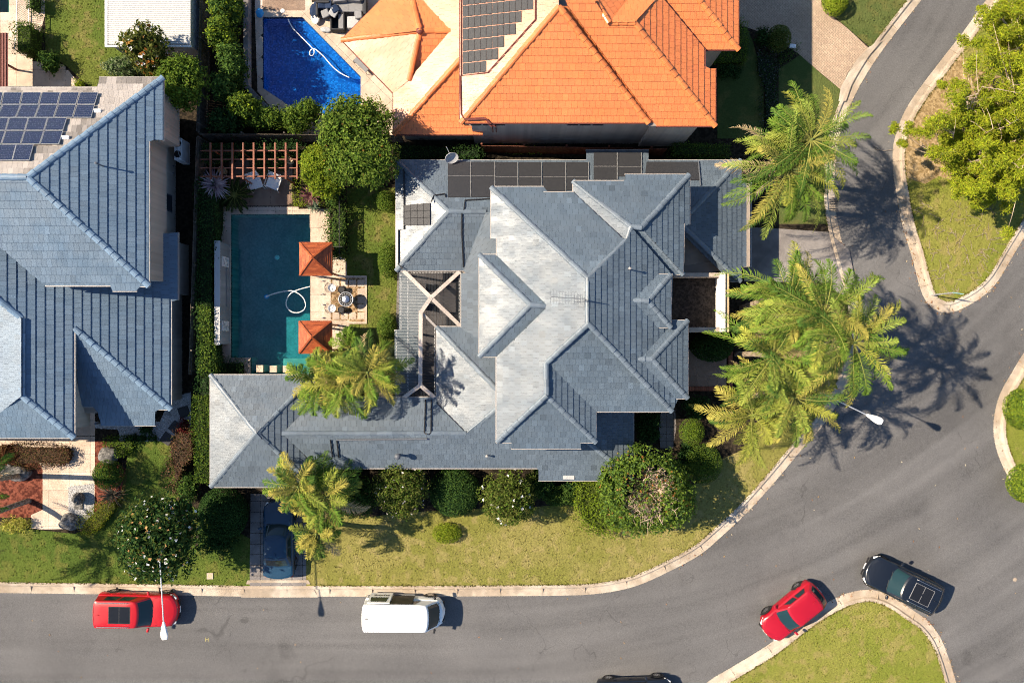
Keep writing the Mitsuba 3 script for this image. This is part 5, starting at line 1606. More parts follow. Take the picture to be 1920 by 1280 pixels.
def hedge(px, h, cols, label, dens=230, leaf=.10, seed=1, name='hedge', jitter=.10, mat_='m_leaf', z0=ZL, wide=.0):
    """A clipped hedge: leaves over the top and sides of a block standing on this outline (pixels of its top)."""
    import shapely
    rng = np.random.default_rng(seed)
    g = Polygon(W2(px, h)).buffer(0)
    x0, y0, x1, y1 = g.bounds
    n = int(g.area * dens)
    Q = np.column_stack([rng.uniform(x0, x1, n * 4), rng.uniform(y0, y1, n * 4)])
    Q = Q[shapely.contains_xy(g, Q[:, 0], Q[:, 1])][:n]
    bump = (meshkit.fbm(np.column_stack([Q * 1.3, 0 * Q[:, 0]]) + seed, 3, seed) - .5)
    C = [np.column_stack([Q, h + bump * jitter * 3 - np.abs(rng.normal(0, jitter, len(Q)))])]
    N = [np.tile([0, 0, 1.0], (len(Q), 1))]
    ring = g.exterior; m = int(ring.length * (h - z0) * dens * .7)
    for s in rng.uniform(0, ring.length, m):
        p, q = ring.interpolate(s), ring.interpolate((s + .05) % ring.length)
        d = np.array([q.y - p.y, p.x - q.x]); d /= np.linalg.norm(d) + 1e-9
        if not ring.is_ccw: d = -d
        z = rng.uniform(z0, h)
        dd = jitter * (rng.normal(0, .8) + 1.5 * math.sin(z * 2 + s))
        C.append([[p.x + d[0] * dd, p.y + d[1] * dd, z]]); N.append([[*d, .3]])
    C, N = np.vstack(C), np.vstack(N)
    V, Fc = leaf_quads(C, N, leaf, rng, .55, .75)
    tint = .72 + .56 * meshkit.fbm(C * 1.2 + seed, 3, 5)
    k = thing(name, label, 'hedge')
    put('foliage', trimesh.Trimesh(V, Fc, process=False), mat_, k, color=leaf_colour(len(C), rng, cols, tint))
    MB().poly(g.buffer(-.14), z0 - .05, h - .32, col=np.mean(cols, axis=0) * .35).build('branches', 'm_stem', k, colors=True)
    return k


# ---- trees and shrubs by the teal pool
BR = [(.30, .12, .03), (.34, .18, .05)]
WHITE = [(.80, .78, .72), (.85, .84, .80)]
plant('leafy_tree', 'large round dark green glossy tree behind the pergola and the back lawn', 'tree', [E_(672, 232, 4.3, 66, 48, 1.5), E_(690, 300, 4.0, 58, 52, 1.6), E_(640, 250, 3.9, 40, 40, 1.2), E_(655, 305, 3.6, 40, 40, 1.3)], GREEN + [(.11, .15, .03)], leaf=.17, dens=165, clump=12, clump_r=.28, seed=21, rough=.25,
      trunk=[(W(675, 285, 0), W(675, 275, 3.4), .16)], extras=[(.0025, BR, .14)])
plant('leafy_tree', 'yellow green rounded shrub tree between the pergola and the big round tree', 'tree', [E_(597, 312, 2.5, 34, 40, 1.1), E_(610, 345, 2.2, 30, 30, .9)], LIME + [(.10, .15, .02)], leaf=.11, dens=330, clump=22, clump_r=.16, seed=22, trunk=[(W(600, 335, 0), W(600, 330, 2.0), .08)])
shrub(626, 366, 20, 22, 1.2, MID, 'mid green shrub at the corner of the pool fence', seed=31)
hedge([(617, 388), (647, 388), (647, 482), (617, 482)], 1.15, MID + [(.08, .12, .03)], 'loose green hedge along the black pool fence', seed=33, jitter=.16, leaf=.13, dens=210)
hedge([(547, 336), (566, 336), (600, 366), (618, 372), (618, 386), (560, 388), (547, 384)], .35, LIME, 'low lime green ground cover beside the brown patio', seed=34, leaf=.08, dens=300)
hedge([(368, 330), (402, 330), (401, 420), (397, 440), (396, 650), (400, 690), (396, 780), (392, 900), (366, 900)], 2.0, DARK + [(.034, .075, .02)], 'tall dark clipped hedge along the left side of the teal pool', seed=35, dens=200, leaf=.11)
hedge([(372, 572), (394, 570), (394, 640), (394, 700), (372, 700)], 2.15, GREEN + [(.10, .15, .03)], 'brighter green stretch of the tall pool hedge', seed=36, dens=240, leaf=.11)
hedge([(398, 676), (447, 676), (455, 676), (455, 700), (398, 700)], .7, DARK, 'low dark hedge at the lower left corner of the teal pool', seed=37)
hedge([(380, 268), (560, 268), (560, 280), (480, 282), (380, 300)], 1.9, DARK, 'dark hedge behind the pergola', seed=38)
shrub(506, 302, 36, 26, 1.0, MID + [(.16, .09, .06)], 'mixed shrub seen through the pergola', seed=39)
topiary(725, 377, 20, 20, 1.1, GREEN, 'round clipped bush at the upper end of the back lawn', rough=.10)
topiary(727, 488, 19, 34, 1.3, GREEN + [(.11, .16, .03)], 'oval clipped bush beside the lawn at the glass patio roof', rough=.10)
topiary(726, 616, 19, 31, 1.2, GREEN + [(.09, .14, .03)], 'oval clipped bush against the translucent roof', rough=.10)
shrub(738, 668, 10, 30, 1.0, [(.14, .17, .08), (.10, .13, .06)], 'pale narrow shrub against the lower end of the translucent roof', seed=40)
hedge([(745, 272), (900, 276), (900, 296), (745, 296)], 1.7, DARK + [(.034, .066, .022)], 'dark hedge between the corner house and the orange house', seed=41)
hedge([(1262, 268), (1370, 268), (1370, 292), (1262, 292)], 1.5, MID + [(.08, .13, .02)], 'green hedge at the upper right corner of the corner house', seed=42)
hedge([(905, 275), (1060, 275), (1060, 280), (905, 280)], .5, LIME, 'narrow yellow green strip of plants behind the brown fence', seed=43)
# dark planting strip beside the blue pool
for i, (x, y, rx, ry, h, c, lb) in enumerate(((428, 18, 27, 32, 3.4, MID + LIME[:1], 'first from the top'), (422, 72, 22, 30, 3.5, GREEN + LIME[:1], 'second from the top'), (440, 120, 24, 32, 3.3, MID, 'third from the top'), (428, 168, 24, 30, 3.0, MID, 'fourth from the top'), (462, 205, 30, 26, 3.1, GREEN + LIME[:1], 'lowest'), (425, 232, 28, 22, 2.6, DARK, 'at the bottom left corner'))):
    shrub(x, y, rx, ry, h, c, f'tall dark screen shrub left of the blue pool, {lb}', 'screen_shrub', seed=60 + i, leaf=.17, dens=120, clump=11, clump_r=.26, rough=.3)
for i, (x, y, r_, h) in enumerate(((490, 226, 20, 2.2), (518, 222, 20, 2.4), (560, 226, 30, 2.5), (585, 208, 18, 2.6))):
    shrub(x, y, r_, r_ * .9, h, GREEN, f'leafy green shrub below the blue pool, {["first","second","third","fourth"][i]} from the left', 'screen_shrub', seed=70 + i, leaf=.16, clump=12, clump_r=.24, rough=.28, dens=130)
# upper left
hedge([(22, 40), (55, 40), (55, 92), (40, 98), (22, 94)], 1.6, GREEN, 'square clipped bush beside the upper left terrace', seed=80)
hedge([(45, -20), (60, -20), (60, 12), (45, 16)], 1.3, MID, 'small clipped bush at the top left corner', seed=81)
shrub(96, 118, 18, 20, 1.4, MID, 'dark green leafy plant at the edge of the upper left terrace', seed=82, leaf=.22, aspect=.3, dens=110)
plant('magnolia_tree', 'olive leaved magnolia with white flowers in front of the white shed', 'tree', [E_(275, 88, 3.6, 40, 36, 1.3), E_(292, 118, 3.0, 34, 24, 1.0)], OLIVE, leaf=.22, dens=95, clump=12, clump_r=.25, seed=83, rough=.3, trunk=[(W(280, 110, 0), W(278, 100, 2.8), .1)], extras=[(.010, WHITE, .26), (.03, BR, .2)], aspect=.42)
plant('leafy_tree', 'round bright green tree beside the left house roof', 'tree', [E_(345, 155, 3.3, 46, 48, 1.5), E_(330, 178, 2.8, 34, 30, 1.0)], GREEN + [(.10, .16, .02)], leaf=.15, dens=190, clump=14, clump_r=.22, seed=84, trunk=[(W(345, 165, 0), W(345, 162, 2.5), .1)])
shrub(238, 128, 40, 16, 1.7, [(.10, .14, .06), (.18, .21, .12), (.05, .09, .03)], 'pale leaved shrub under the magnolia at the left house', seed=85, leaf=.22, aspect=.28, dens=130)
shrub(150, 160, 10, 8, .6, LIME, 'tiny yellow green plant at the terrace corner', seed=86)
# ---- left front garden
BRED = [(.14, .07, .045), (.19, .10, .06), (.09, .05, .03), (.10, .10, .03)]
hedge([(24, 836), (120, 838), (130, 848), (128, 866), (118, 874), (26, 874)], .8, BRED, 'dark red brown clipped hedge across the front path', seed=90, leaf=.08, dens=420)
shrub(12, 852, 22, 20, .9, [(.22, .09, .05), (.15, .10, .05)], 'spiky russet plant at the left edge', seed=91, leaf=.4, aspect=.08, dens=120, clump=0)
topiary(203, 889, 28, 28, 1.5, GREEN + DARK[:2], 'round green clipped bush beside the cream path')
hedge([(190, 826), (235, 823), (248, 828), (245, 846), (228, 858), (215, 858), (213, 838), (190, 836)], .7, GREEN + LIME[3:], 'bright green low hedge bent round the grey boulder', seed=92)
hedge([(146, 984), (152, 975), (186, 943), (200, 938), (214, 942), (216, 955), (186, 992), (165, 1004), (150, 1004), (145, 996)], .85, LIME[3:] + [(.12, .13, .015), (.16, .15, .02)], 'slanting yellow green clipped hedge at the lawn edge', seed=93, leaf=.07, dens=420)
shrub(30, 983, 29, 15, .8, [(.36, .34, .06), (.46, .42, .12), (.24, .26, .04)], 'pale yellow bush at the end of the front path', seed=94, leaf=.10, dens=330)
hedge([(322, 812), (358, 808), (360, 860), (345, 872), (332, 905), (326, 930), (320, 900), (318, 840)], 1.2, BRED + [(.16, .11, .08)], 'ragged red brown hedge on the boundary by the front lawn', seed=95, jitter=.2, leaf=.10, dens=260)
shrub(352, 915, 18, 28, 1.4, MID, 'green shrub below the red brown boundary hedge', seed=96)
shrub(276, 805, 12, 9, .7, DARK, 'small dark bush in the white pebbles', seed=97)
shrub(346, 806, 13, 20, .7, [(.16, .025, .03), (.10, .02, .02)], 'dark red leafed shrub by the stepping stones', seed=98)
shrub(262, 822, 38, 8, .4, DARK, 'dark border planting along the upper edge of the front lawn', seed=99)
hedge([(362, 740), (392, 740), (392, 905), (362, 905)], 2.2, GREEN, 'green hedge beside the garage wall of the corner house', seed=100)
plant('magnolia_tree', 'large dark magnolia with white flowers on the front lawn by the red car', 'tree', [E_(302, 1003, 4.9, 72, 76, 2.4), E_(287, 1038, 4.3, 50, 44, 1.6), E_(325, 970, 4.6, 44, 40, 1.6)], DARK + OLIVE[1:2] + [(.05, .075, .02)], leaf=.24, dens=82, clump=9, clump_r=.34, seed=101, rough=.40, trunk=[(W(372, 966, 0), W(345, 978, 3.0), .15)],
      extras=[(.016, WHITE, .17), (.018, [(.42, .24, .10)], .18)], aspect=.42)
# ---- along the south front
topiary(418, 962, 46, 50, 2.1, DARK + MID[:1], 'large round dark bush left of the slab driveway', leaf=.10, rough=.12)
shrub(405, 1010, 40, 30, 1.5, DARK, 'dark leafy bush at the end of the slab driveway', seed=110)
shrub(663, 930, 44, 44, 1.8, MID + DARK[:2], 'dark green shrub between the palms and the white flowered bush', seed=111)
plant('camellia_bush', 'round flowering bush with pale pink flowers against the long roof, left of two', 'shrub', [E_(752, 914, 2.0, 52, 52, 1.6)], OLIVE + GREEN[:2], leaf=.13, dens=200, clump=15, clump_r=.2, seed=112, rough=.15, trunk=[(W(752, 920, 0), W(752, 918, 1.6), .09)], extras=[(.008, [(.75, .55, .50), (.85, .78, .72)], .12)])
topiary(852, 922, 48, 46, 1.9, DARK + MID[:2], 'large dark round clipped bush between the two flowering bushes', leaf=.10, rough=.10)
plant('camellia_bush', 'round flowering bush with bare twigs in its crown against the long roof, right of two', 'shrub', [E_(952, 930, 2.0, 52, 54, 1.6)], OLIVE + GREEN[:2], leaf=.13, dens=200, clump=15, clump_r=.2, seed=113, rough=.15, trunk=[(W(952, 935, 0), W(952, 935, 1.6), .09)], extras=[(.004, WHITE, .2)])
topiary(838, 999, 28, 20, .8, LIME, 'small bright lime cushion bush in the dry grass', rough=.06)
shrub(1012, 905, 24, 28, 1.4, DARK + MID, 'dark leafy plant right of the twiggy bush', seed=114, leaf=.2, aspect=.3)
shrub(1050, 928, 34, 18, 1.1, MID, 'low mixed green plants under the roof projection', seed=115, leaf=.22, aspect=.22)
shrub(1085, 912, 26, 12, 1.0, DARK, 'dark strip of plants under the eave of the roof projection', seed=116)
hedge([(1082, 905), (1130, 900), (1165, 905), (1172, 960), (1165, 1000), (1120, 998), (1092, 980), (1076, 945)], 1.5, GREEN[3:] + LIME[3:] + LIME[1:2], 'light green dense rounded hedge left of the big corner tree', seed=117, jitter=.2, leaf=.12, dens=220)
cb = W(1218, 920, 4.2)
kt = plant('corner_tree', 'large round tree with orange tinged leaves and bare branches at the street corner', 'tree', [E_(1205, 905, 3.6, 78, 66, 2.0), E_(1235, 930, 3.2, 66, 66, 1.7), E_(1180, 945, 3.0, 52, 52, 1.5)], GREEN + [(.085, .13, .02), (.06, .10, .03)], leaf=.18, dens=130, clump=11, clump_r=.28, seed=118, rough=.22,
      trunk=[(W(1215, 905, 0), W(1216, 912, 2.4), .16)], extras=[(.018, [(.34, .14, .04), (.28, .17, .06)], .13)], bare=(cb[:2], 1.5))
rng = np.random.default_rng(77); m = MB()
hub = W(1208, 915, 2.9)
for i in range(80):
    a = rng.uniform(-3.1, 1.6); L_ = rng.uniform(.8, 1.75)
    tip = hub + [math.cos(a) * L_, math.sin(a) * L_, rng.uniform(.9, 1.9)]
    mid = hub + (tip - hub) * .5 + rng.normal(0, .13, 3)
    m.tube([hub + rng.normal(0, .06, 3), mid, tip], [.045, .028, .012], 5)
    for j in range(4):
        s = mid + (tip - mid) * rng.random(); m.tube([s, s + rng.normal(0, .25, 3) + [0, 0, .12]], [.014, .007], 4)
m.build('bare_branches', 'm_bark_pale', kt)
topiary(1297, 809, 24, 26, 1.5, GREEN + LIME[3:], 'smooth round clipped ball by the path at the right of the corner house', leaf=.06)
topiary(1318, 868, 36, 38, 1.7, GREEN + DARK[:1], 'larger clipped bush below the smooth ball near the street corner', leaf=.07, rough=.12)
shrub(1214, 800, 24, 34, 1.3, DARK, 'dark shaded shrub left of the small path', seed=119)
shrub(1306, 762, 26, 20, 1.4, DARK + MID[:1], 'dark shrub below the shaded porch', seed=120)
topiary(1336, 650, 40, 27, 1.8, DARK + MID[:1], 'broad dark rounded bush between balcony and porch', leaf=.10, rough=.12)
shrub(1285, 860, 16, 30, 1.0, DARK, 'dark undergrowth between the path and the clipped bushes', seed=121)
# ---- upper right
hedge([(1386, 36), (1398, 38), (1402, 112), (1398, 118), (1322, 116), (1326, 98), (1386, 96)], .8, GREEN + LIME[3:], 'dark green clipped hedge bent round the orange house corner', seed=130, leaf=.07, dens=360)
shrub(1365, 134, 24, 14, .7, DARK, 'dark planting below the bent hedge', seed=131)
topiary(1460, 73, 22, 25, 1.6, OLIVE + MID[:2], 'round clipped ball beside the herringbone driveway')
shrub(1432, 70, 16, 18, 1.0, DARK, 'dark shrub left of the ball beside the brick driveway', seed=132)
hedge([(1420, 96), (1455, 96), (1460, 130), (1458, 240), (1436, 240), (1434, 160), (1420, 130)], .6, DARK + [(.05, .06, .05), (.09, .10, .09)], 'dark grey green bed of shrubs between the shaded lawns', seed=133, jitter=.14)
hedge([(1462, 102), (1490, 82), (1498, 90), (1486, 108), (1462, 120)], .35, MID, 'low leaf shaped clump beside the ball bush', seed=134)
topiary(1566, 4, 24, 26, 1.3, LIME, 'lime coloured clipped bush at the top edge by the brick driveway')
# ---- right edge of the street
topiary(1916, 766, 32, 38, 1.9, LIME[1:] + GREEN, 'light green rounded bush at the right edge, upper of two', rough=.12, leaf=.11)
topiary(1922, 905, 33, 36, 1.7, LIME[1:] + GREEN, 'light green rounded bush at the right edge, lower of two', rough=.12, leaf=.11)


# ---- rosettes and palms
def blade_mesh(p0, az, el, L, w, droop, m, col, segs=4, fold=.25):
    """One strap leaf from p0."""
    d = np.array([math.cos(az), math.sin(az), 0]); s = np.array([-d[1], d[0], 0])
    v = []
    for i in range(segs + 1):
        t = i / segs
        p = p0 + d * L * (t * math.cos(el)) + [0, 0, L * (t * math.sin(el) - droop * t * t)]
        ww = w * (1 - t) ** .6 * (.55 + .45 * min(1, t * 4)) if i < segs else .004
        v += [p - s * ww + [0, 0, ww * fold], p, p + s * ww + [0, 0, ww * fold]]
    f = []
    for i in range(segs):
        a = i * 3
        f += [[a, a + 1, a + 4], [a, a + 4, a + 3], [a + 1, a + 2, a + 5], [a + 1, a + 5, a + 4]]
    m.add(v, f, col)


def rosette(px, py, h, R, n, cols, label, name, w=.05, seed=1, cat='plant', droop=.25, els=(.1, 1.2), leafname='leaf'):
    k = thing(name, label, cat); rng = np.random.default_rng(seed)
    p0 = W(px, py, h)
    if h > .3: MB().tube([[p0[0], p0[1], 0], p0], [.11, .08], 8).build('trunk', 'm_bark', k, smooth=True)
    for i in range(n):
        t = i / n
        el = els[1] + (els[0] - els[1]) * t + rng.normal(0, .08)
        m = MB(); blade_mesh(p0 + [0, 0, .1 * (1 - t)], i * 2.39996 + rng.normal(0, .1), el, R * rng.uniform(.85, 1.1), w * rng.uniform(.8, 1.2), droop, m, np.array(cols[rng.integers(len(cols))]) * rng.uniform(.75, 1.2))
        m.build(leafname, 'm_leaf', k, colors=True)
    return k


rosette(405, 347, 1.6, 1.0, 95, [(.46, .38, .42), (.62, .54, .56), (.30, .22, .27)], 'large silver purple spiky rosette at the lower left of the pergola', 'cordyline', .06, 3)
rosette(584, 366, 1.0, .72, 60, [(.20, .09, .09), (.30, .16, .14), (.12, .05, .06)], 'red brown spiky rosette beside the brown patio', 'cordyline', .05, 4)
rosette(590, 388, .35, .5, 26, [(.12, .17, .11), (.16, .21, .15)], 'small grey green spiky plant at the pool paving', 'agave', .05, 5)
rosette(212, 926, .4, 1.05, 44, [(.06, .075, .06), (.10, .10, .08), (.18, .14, .10)], 'dark spiky plant above the slanting hedge', 'flax_plant', .035, 6)
rosette(1000, 900, .9, .9, 22, [(.10, .15, .03), (.15, .20, .05)], 'pale green arching spiky plant by the roof projection', 'flax_plant', .05, 7)
rosette(8, 862, .5, .75, 40, [(.20, .09, .05), (.14, .06, .04)], 'russet spiky plant by the boulders at the left edge', 'flax_plant', .03, 8)


def frond(p0, az, el, L, width, droop, cols, rng, n=40, roll=.0):
    """A feather leaf: a curved stalk with two rows of drooping leaflets."""
    d = np.array([math.cos(az), math.sin(az), 0]); s = np.array([-d[1], d[0], 0])
    side = rng.normal(0, .17)
    t = np.linspace(0, 1, 14)
    hx = L * (np.sin(np.clip(t * 1.25, 0, 1.4)) / math.sin(1.25)) * math.cos(el * .8)
    P = p0 + hx[:, None] * d + (side * L * t ** 2)[:, None] * s + np.column_stack([0 * t, 0 * t, L * (math.sin(el) * t - droop * t ** 2.2)])
    m = MB(); base = np.array(cols[rng.integers(len(cols))]) * rng.uniform(.85, 1.15)
    m.tube(P, np.linspace(.032, .006, 14), 4, np.array((.26, .26, .07)) * rng.uniform(.8, 1.2), cap=False)
    tl = np.linspace(.14, .995, n)
    Px = np.column_stack([np.interp(tl, t, P[:, i]) for i in range(3)])
    Tg = np.gradient(Px, axis=0); Tg /= np.linalg.norm(Tg, axis=1, keepdims=True)
    up = np.cross(Tg, s); up = np.where(up[:, 2:] < 0, -up, up)
    dead = rng.random() < .1
    for sg in (-1, 1):
        ll = width * np.sin(np.pi * np.clip(.12 + .86 * tl, 0, 1)) ** .7 * rng.uniform(.85, 1.12, n)
        fwd = .38 + .6 * tl + rng.normal(0, .15, n)
        sd = np.cross(up, Tg) * sg
        dirs = sd * np.cos(fwd)[:, None] + Tg * np.sin(fwd)[:, None] + up * (.30 + rng.normal(0, .20, n))[:, None]
        dirs /= np.linalg.norm(dirs, axis=1, keepdims=True)
        wv = Tg * np.cos(fwd)[:, None] - sd * np.sin(fwd)[:, None]
        h = .018 * rng.uniform(.7, 1.15, (n, 1))
        mid = Px + dirs * (ll * .5)[:, None]; tip = Px + dirs * (ll * .93)[:, None] - np.column_stack([0 * ll, 0 * ll, ll * (.30 + .35 * rng.random(n))])
        V = np.stack([Px - wv * h * .6, Px + wv * h * .6, mid - wv * h + [0, 0, .01], mid + wv * h + [0, 0, .01], tip], 1).reshape(-1, 3)
        o = np.arange(n)[:, None] * 5
        Fq = np.vstack([o + [0, 1, 3], o + [0, 3, 2], o + [2, 3, 4]])
        c = base[None] * rng.uniform(.75, 1.25, (n, 1)) * (1 + .25 * (tl[:, None] - .5))
        m.add(V, Fq, np.repeat(c, 5, 0))
    return m


PG = [(.10, .175, .026), (.145, .225, .034), (.062, .120, .024), (.21, .27, .05), (.115, .19, .026), (.08, .15, .03)]
PY = [(.28, .29, .05), (.34, .30, .07), (.24, .28, .05)]
PB = [(.38, .29, .17), (.46, .34, .19)]


def palm(px, py, h, R, n, label, seed, name='palm_tree', group=None, width=.52, cols=PG, yel=.18, dead=.10, base=None, trunk_r=.13, low=-.35):
    """A palm whose crown is at height h under this pixel; each frond a part."""
    k = thing(name, label, 'palm tree', group); rng = np.random.default_rng(seed)
    c = W(px, py, h); b = np.array([c[0] + rng.normal(0, .25), c[1] + rng.normal(0, .25), 0]) if base is None else W(*base, 0)
    m = MB(); tt = np.linspace(0, 1, 14)
    bend = np.array([*(rng.normal(0, .12, 2)), 0])
    m.tube([b + (c - [0, 0, .5] - b) * t + bend * math.sin(np.pi * t) for t in tt], trunk_r * (1.25 - .35 * tt) * (1 + .04 * (np.arange(14) % 2)), 9); m.build('trunk', 'm_bark', k, smooth=True)
    MB().tube([c - [0, 0, .9], c - [0, 0, .35], c + [0, 0, .15]], [trunk_r * 1.0, trunk_r * 1.05, trunk_r * .5], 9, col=(.13, .17, .05)).build('crownshaft', 'm_stem', k, smooth=True, colors=True)
    n = int(n * 1.75)
    for i in range(n):
        t = (i + .5) / n
        el = 1.05 - 1.35 * t + rng.normal(0, .12)
        az = i * 2.39996 + rng.normal(0, .4)
        u = rng.random()
        cc = PB if (u < dead and t > .6) else PY if u < dead + yel else cols
        frond(c + [.05 * math.cos(az), .05 * math.sin(az), .05 - .18 * t], az, max(el, low), R * rng.uniform(.7, 1.15), width * rng.uniform(.75, 1.15), .42 + .45 * t * rng.uniform(.7, 1.2), cc, rng).build('frond', 'm_palm', k, colors=True)
    return k


palm(1478, 318, 7.6, 3.1, 24, 'tall feather palm at the upper right of the corner house, lower left of two', 201)
palm(1522, 262, 8.0, 3.0, 22, 'tall feather palm at the upper right beside the shaded lawn, upper right of two', 202)
palm(1480, 562, 8.0, 2.75, 22, 'tall palm right of the balcony, first from the left in the middle group', 203)
palm(1545, 590, 9.2, 3.2, 24, 'tallest palm over the kerb in the middle group at the right', 204)
palm(1602, 642, 9.4, 3.1, 22, 'palm whose fronds hang far over the street', 205)
palm(1450, 668, 7.4, 2.9, 20, 'palm right of the shaded porch', 206, yel=.3)
palm(1412, 778, 6.2, 2.5, 17, 'yellowish palm below the shaded porch', 207, yel=.75)
palm(1490, 745, 7.2, 2.8, 20, 'palm above the bend of the kerb left of the street lamp', 208, yel=.35)
palm(598, 716, 4.6, 2.0, 16, 'palm at the lower gazebo, left of the group', 211, yel=.25)
palm(690, 698, 6.0, 2.1, 18, 'palm beside the translucent roof, right of the group', 212, yel=.3)
palm(642, 716, 5.2, 2.1, 17, 'middle palm of the group beside the garage roof', 213, yel=.3)
palm(655, 655, 3.6, 1.35, 9, 'small palm right of the lower gazebo', 214)
palm(560, 912, 4.9, 1.95, 18, 'palm above the slab driveway, left of two', 221, yel=.4)
palm(610, 932, 4.7, 2.0, 17, 'palm right of the slab driveway with dry brown fronds, right of two', 222, yel=.35, dead=.3)
palm(594, 1000, 3.8, 1.55, 12, 'low palm over the blue car', 223, yel=.5)
palm(-150, 1046, 6.4, 2.2, 13, 'palm leaning in at the left edge over the red mulch', 231, base=(58, 937))
palm(-54, 908, 6.6, 1.9, 11, 'second palm at the left edge above the boulders', 232, base=(40, 892))
# sago palm
k = thing('sago_palm', 'dark stiff fan of a sago palm beside the silver rosette', 'palm'); rng = np.random.default_rng(9)
c = W(441, 366, .9)
MB().tube([[c[0], c[1], 0], c], [.2, .18], 9).build('trunk', 'm_bark', k)
for i in range(26):
    frond(c, i * 2.39996, .8 - .9 * i / 26, 1.05, .16, .4, [(.03, .05, .014), (.045, .07, .018)], rng, 36).build('frond', 'm_leaf', k, colors=True)

# ---- the tree with pale stems on the island
def island_tree(root, NS, RS, HS, seed, label):
    k = thing('island_tree', label, 'tree'); rng = np.random.default_rng(seed)
    stems, bm = [], MB()
    for i in range(NS):
        a = i * 2.39996 + rng.normal(0, .3); rr = RS * math.sqrt((i + .5) / NS); hh = HS * rng.uniform(.62, 1.02) - .35 * rr
        tip = root + [rr * math.cos(a), rr * math.sin(a), hh]
        t = np.linspace(0, 1, 7)[:, None]
        line = root + (tip - root) * t + np.array([math.cos(a), math.sin(a), 0]) * (np.sin(np.pi * t) * .35) + rng.normal(0, .05, (7, 3)) * t
        bm.tube(line, np.linspace(.075, .015, 7), 5); stems.append(line)
    bm.tube([root, root + [0, 0, .9]], [.24, .16], 9)
    bm.build('trunk', 'm_bark_pale', k, smooth=True)
    tw = MB(); Cs, Ns = [], []
    def tuft(c, R, n):
        d = rng.normal(0, 1, (n, 3)); d /= np.linalg.norm(d, axis=1, keepdims=True); d[:, 2] = np.abs(d[:, 2]) * .9 - .2
        Cs.append(c + d * R * rng.uniform(.35, 1, (n, 1))); Ns.append(d)
    for line in stems:
        for j in range(15):
            t = rng.uniform(.36, 1.02); s = np.array([np.interp(t, np.linspace(0, 1, 7), line[:, i]) for i in range(3)])
            e = s + rng.normal(0, 1, 3) * [.65, .65, .3] + [0, 0, .3]
            tw.tube([s, (s + e) / 2 + rng.normal(0, .08, 3), e], [.02, .014, .007], 4)
            tuft(e, rng.uniform(.30, .58), 210)
    for (x, y, z, R) in (() if NS < 20 else ((1858, 28, 5.2, .45), (1805, 75, 4.8, .38), (1820, 120, 5.0, .5), (1768, 160, 4.2, .25), (1790, 158, 4.4, .35), (1678, 240, 3.4, .36), (1702, 246, 3.4, .34), (1722, 250, 3.6, .38), (1690, 268, 3.2, .26), (1890, 60, 6, .55), (1880, 110, 6, .5))):
        c = W(x, y, z); s = stems[int(np.argmin([np.linalg.norm(l[3][:2] - c[:2]) for l in stems]))]
        j = s[3] if z < 4.5 else s[4]
        tw.tube([j, (j + c) / 2 + [0, 0, -.15], c], [.03, .02, .008], 5); tuft(c, R, 120)
        for q in range(3): tuft(c + rng.normal(0, .18, 3), R * .7, 60)
    tw.build('twigs', 'm_bark_pale', k, kind='stuff')
    C, N = np.vstack(Cs), np.vstack(Ns)
    V, Fc = leaf_quads(C, N * .4 + [0, 0, .8], .20, rng, .22, .8)
    put('crown', trimesh.Trimesh(V, Fc, process=False), 'm_leaf', k, color=leaf_colour(len(C), rng, [(.26, .29, .020), (.19, .235, .018), (.32, .32, .035), (.13, .17, .016)], .8 + .4 * meshkit.fbm(C * .8, 3, 2)))


island_tree(W(1800, 302, ZL), 26, 3.9, 9.1, 55, 'loose bushy tree with many pale slender stems on the island at the upper right')
island_tree(W(1862, 92, ZL), 14, 2.3, 6.2, 56, 'smaller pale stemmed tree at the top right corner of the island')
plant('island_shrub', 'low green shrubs under the pale stemmed tree on the island', 'shrub', [E_(1850, 340, .8, 60, 40, .7), E_(1900, 270, .9, 50, 50, .8)], LIME[1:] + MID, leaf=.16, dens=150, clump=10, clump_r=.25, seed=140, rough=.4)

# ---- blades of grass standing on the lawns
import shapely
for gi, (src, cols_, dens_) in enumerate((('lawn', [(.055, .088, .014), (.07, .10, .018), (.09, .105, .024)], 26), ('lawn_001', [(.135, .132, .030), (.17, .152, .044), (.21, .175, .07)], 30), ('lawn_002', [(.055, .08, .014), (.08, .098, .018), (.12, .11, .035)], 46),
                                      ('lawn_005', [(.045, .07, .02), (.07, .085, .026)], 40), ('lawn_006', [(.065, .08, .014), (.09, .10, .02)], 40), ('lawn_007', [(.125, .135, .022), (.155, .15, .032)], 30), ('lawn_009', [(.125, .138, .022), (.16, .155, .032), (.20, .17, .06)], 30))):
    v_, f_ = meshkit.WRITTEN[scene[src]['filename']][:2]
    rng = np.random.default_rng(700 + gi)
    tri = v_[f_].astype(float); ar = np.linalg.norm(np.cross(tri[:, 1] - tri[:, 0], tri[:, 2] - tri[:, 0]), axis=1) / 2
    n = int(min(ar.sum(), 420) * dens_)
    i = rng.choice(len(tri), n, p=ar / ar.sum()); a, b = rng.random((2, n)); sw = a + b > 1; a[sw], b[sw] = 1 - a[sw], 1 - b[sw]
    C = tri[i, 0] + (tri[i, 1] - tri[i, 0]) * a[:, None] + (tri[i, 2] - tri[i, 0]) * b[:, None]
    C = C[(np.abs(C[:, 0]) < 31) & (np.abs(C[:, 1]) < 21)]
    V, Fc = leaf_quads(C + [0, 0, .02], np.tile([0, 0, .9], (len(C), 1)), .11, rng, .32, .9)
    put('grass', trimesh.Trimesh(V, Fc, process=False), 'm_leaf_matt', color=np.clip(np.repeat(np.asarray(cols_)[rng.integers(0, len(cols_), len(C))] * rng.uniform(.7, 1.3, (len(C), 1)), 4, 0), 0, 1), kind='stuff', label='blades of grass on ' + labels[src]['label'], cat='grass')

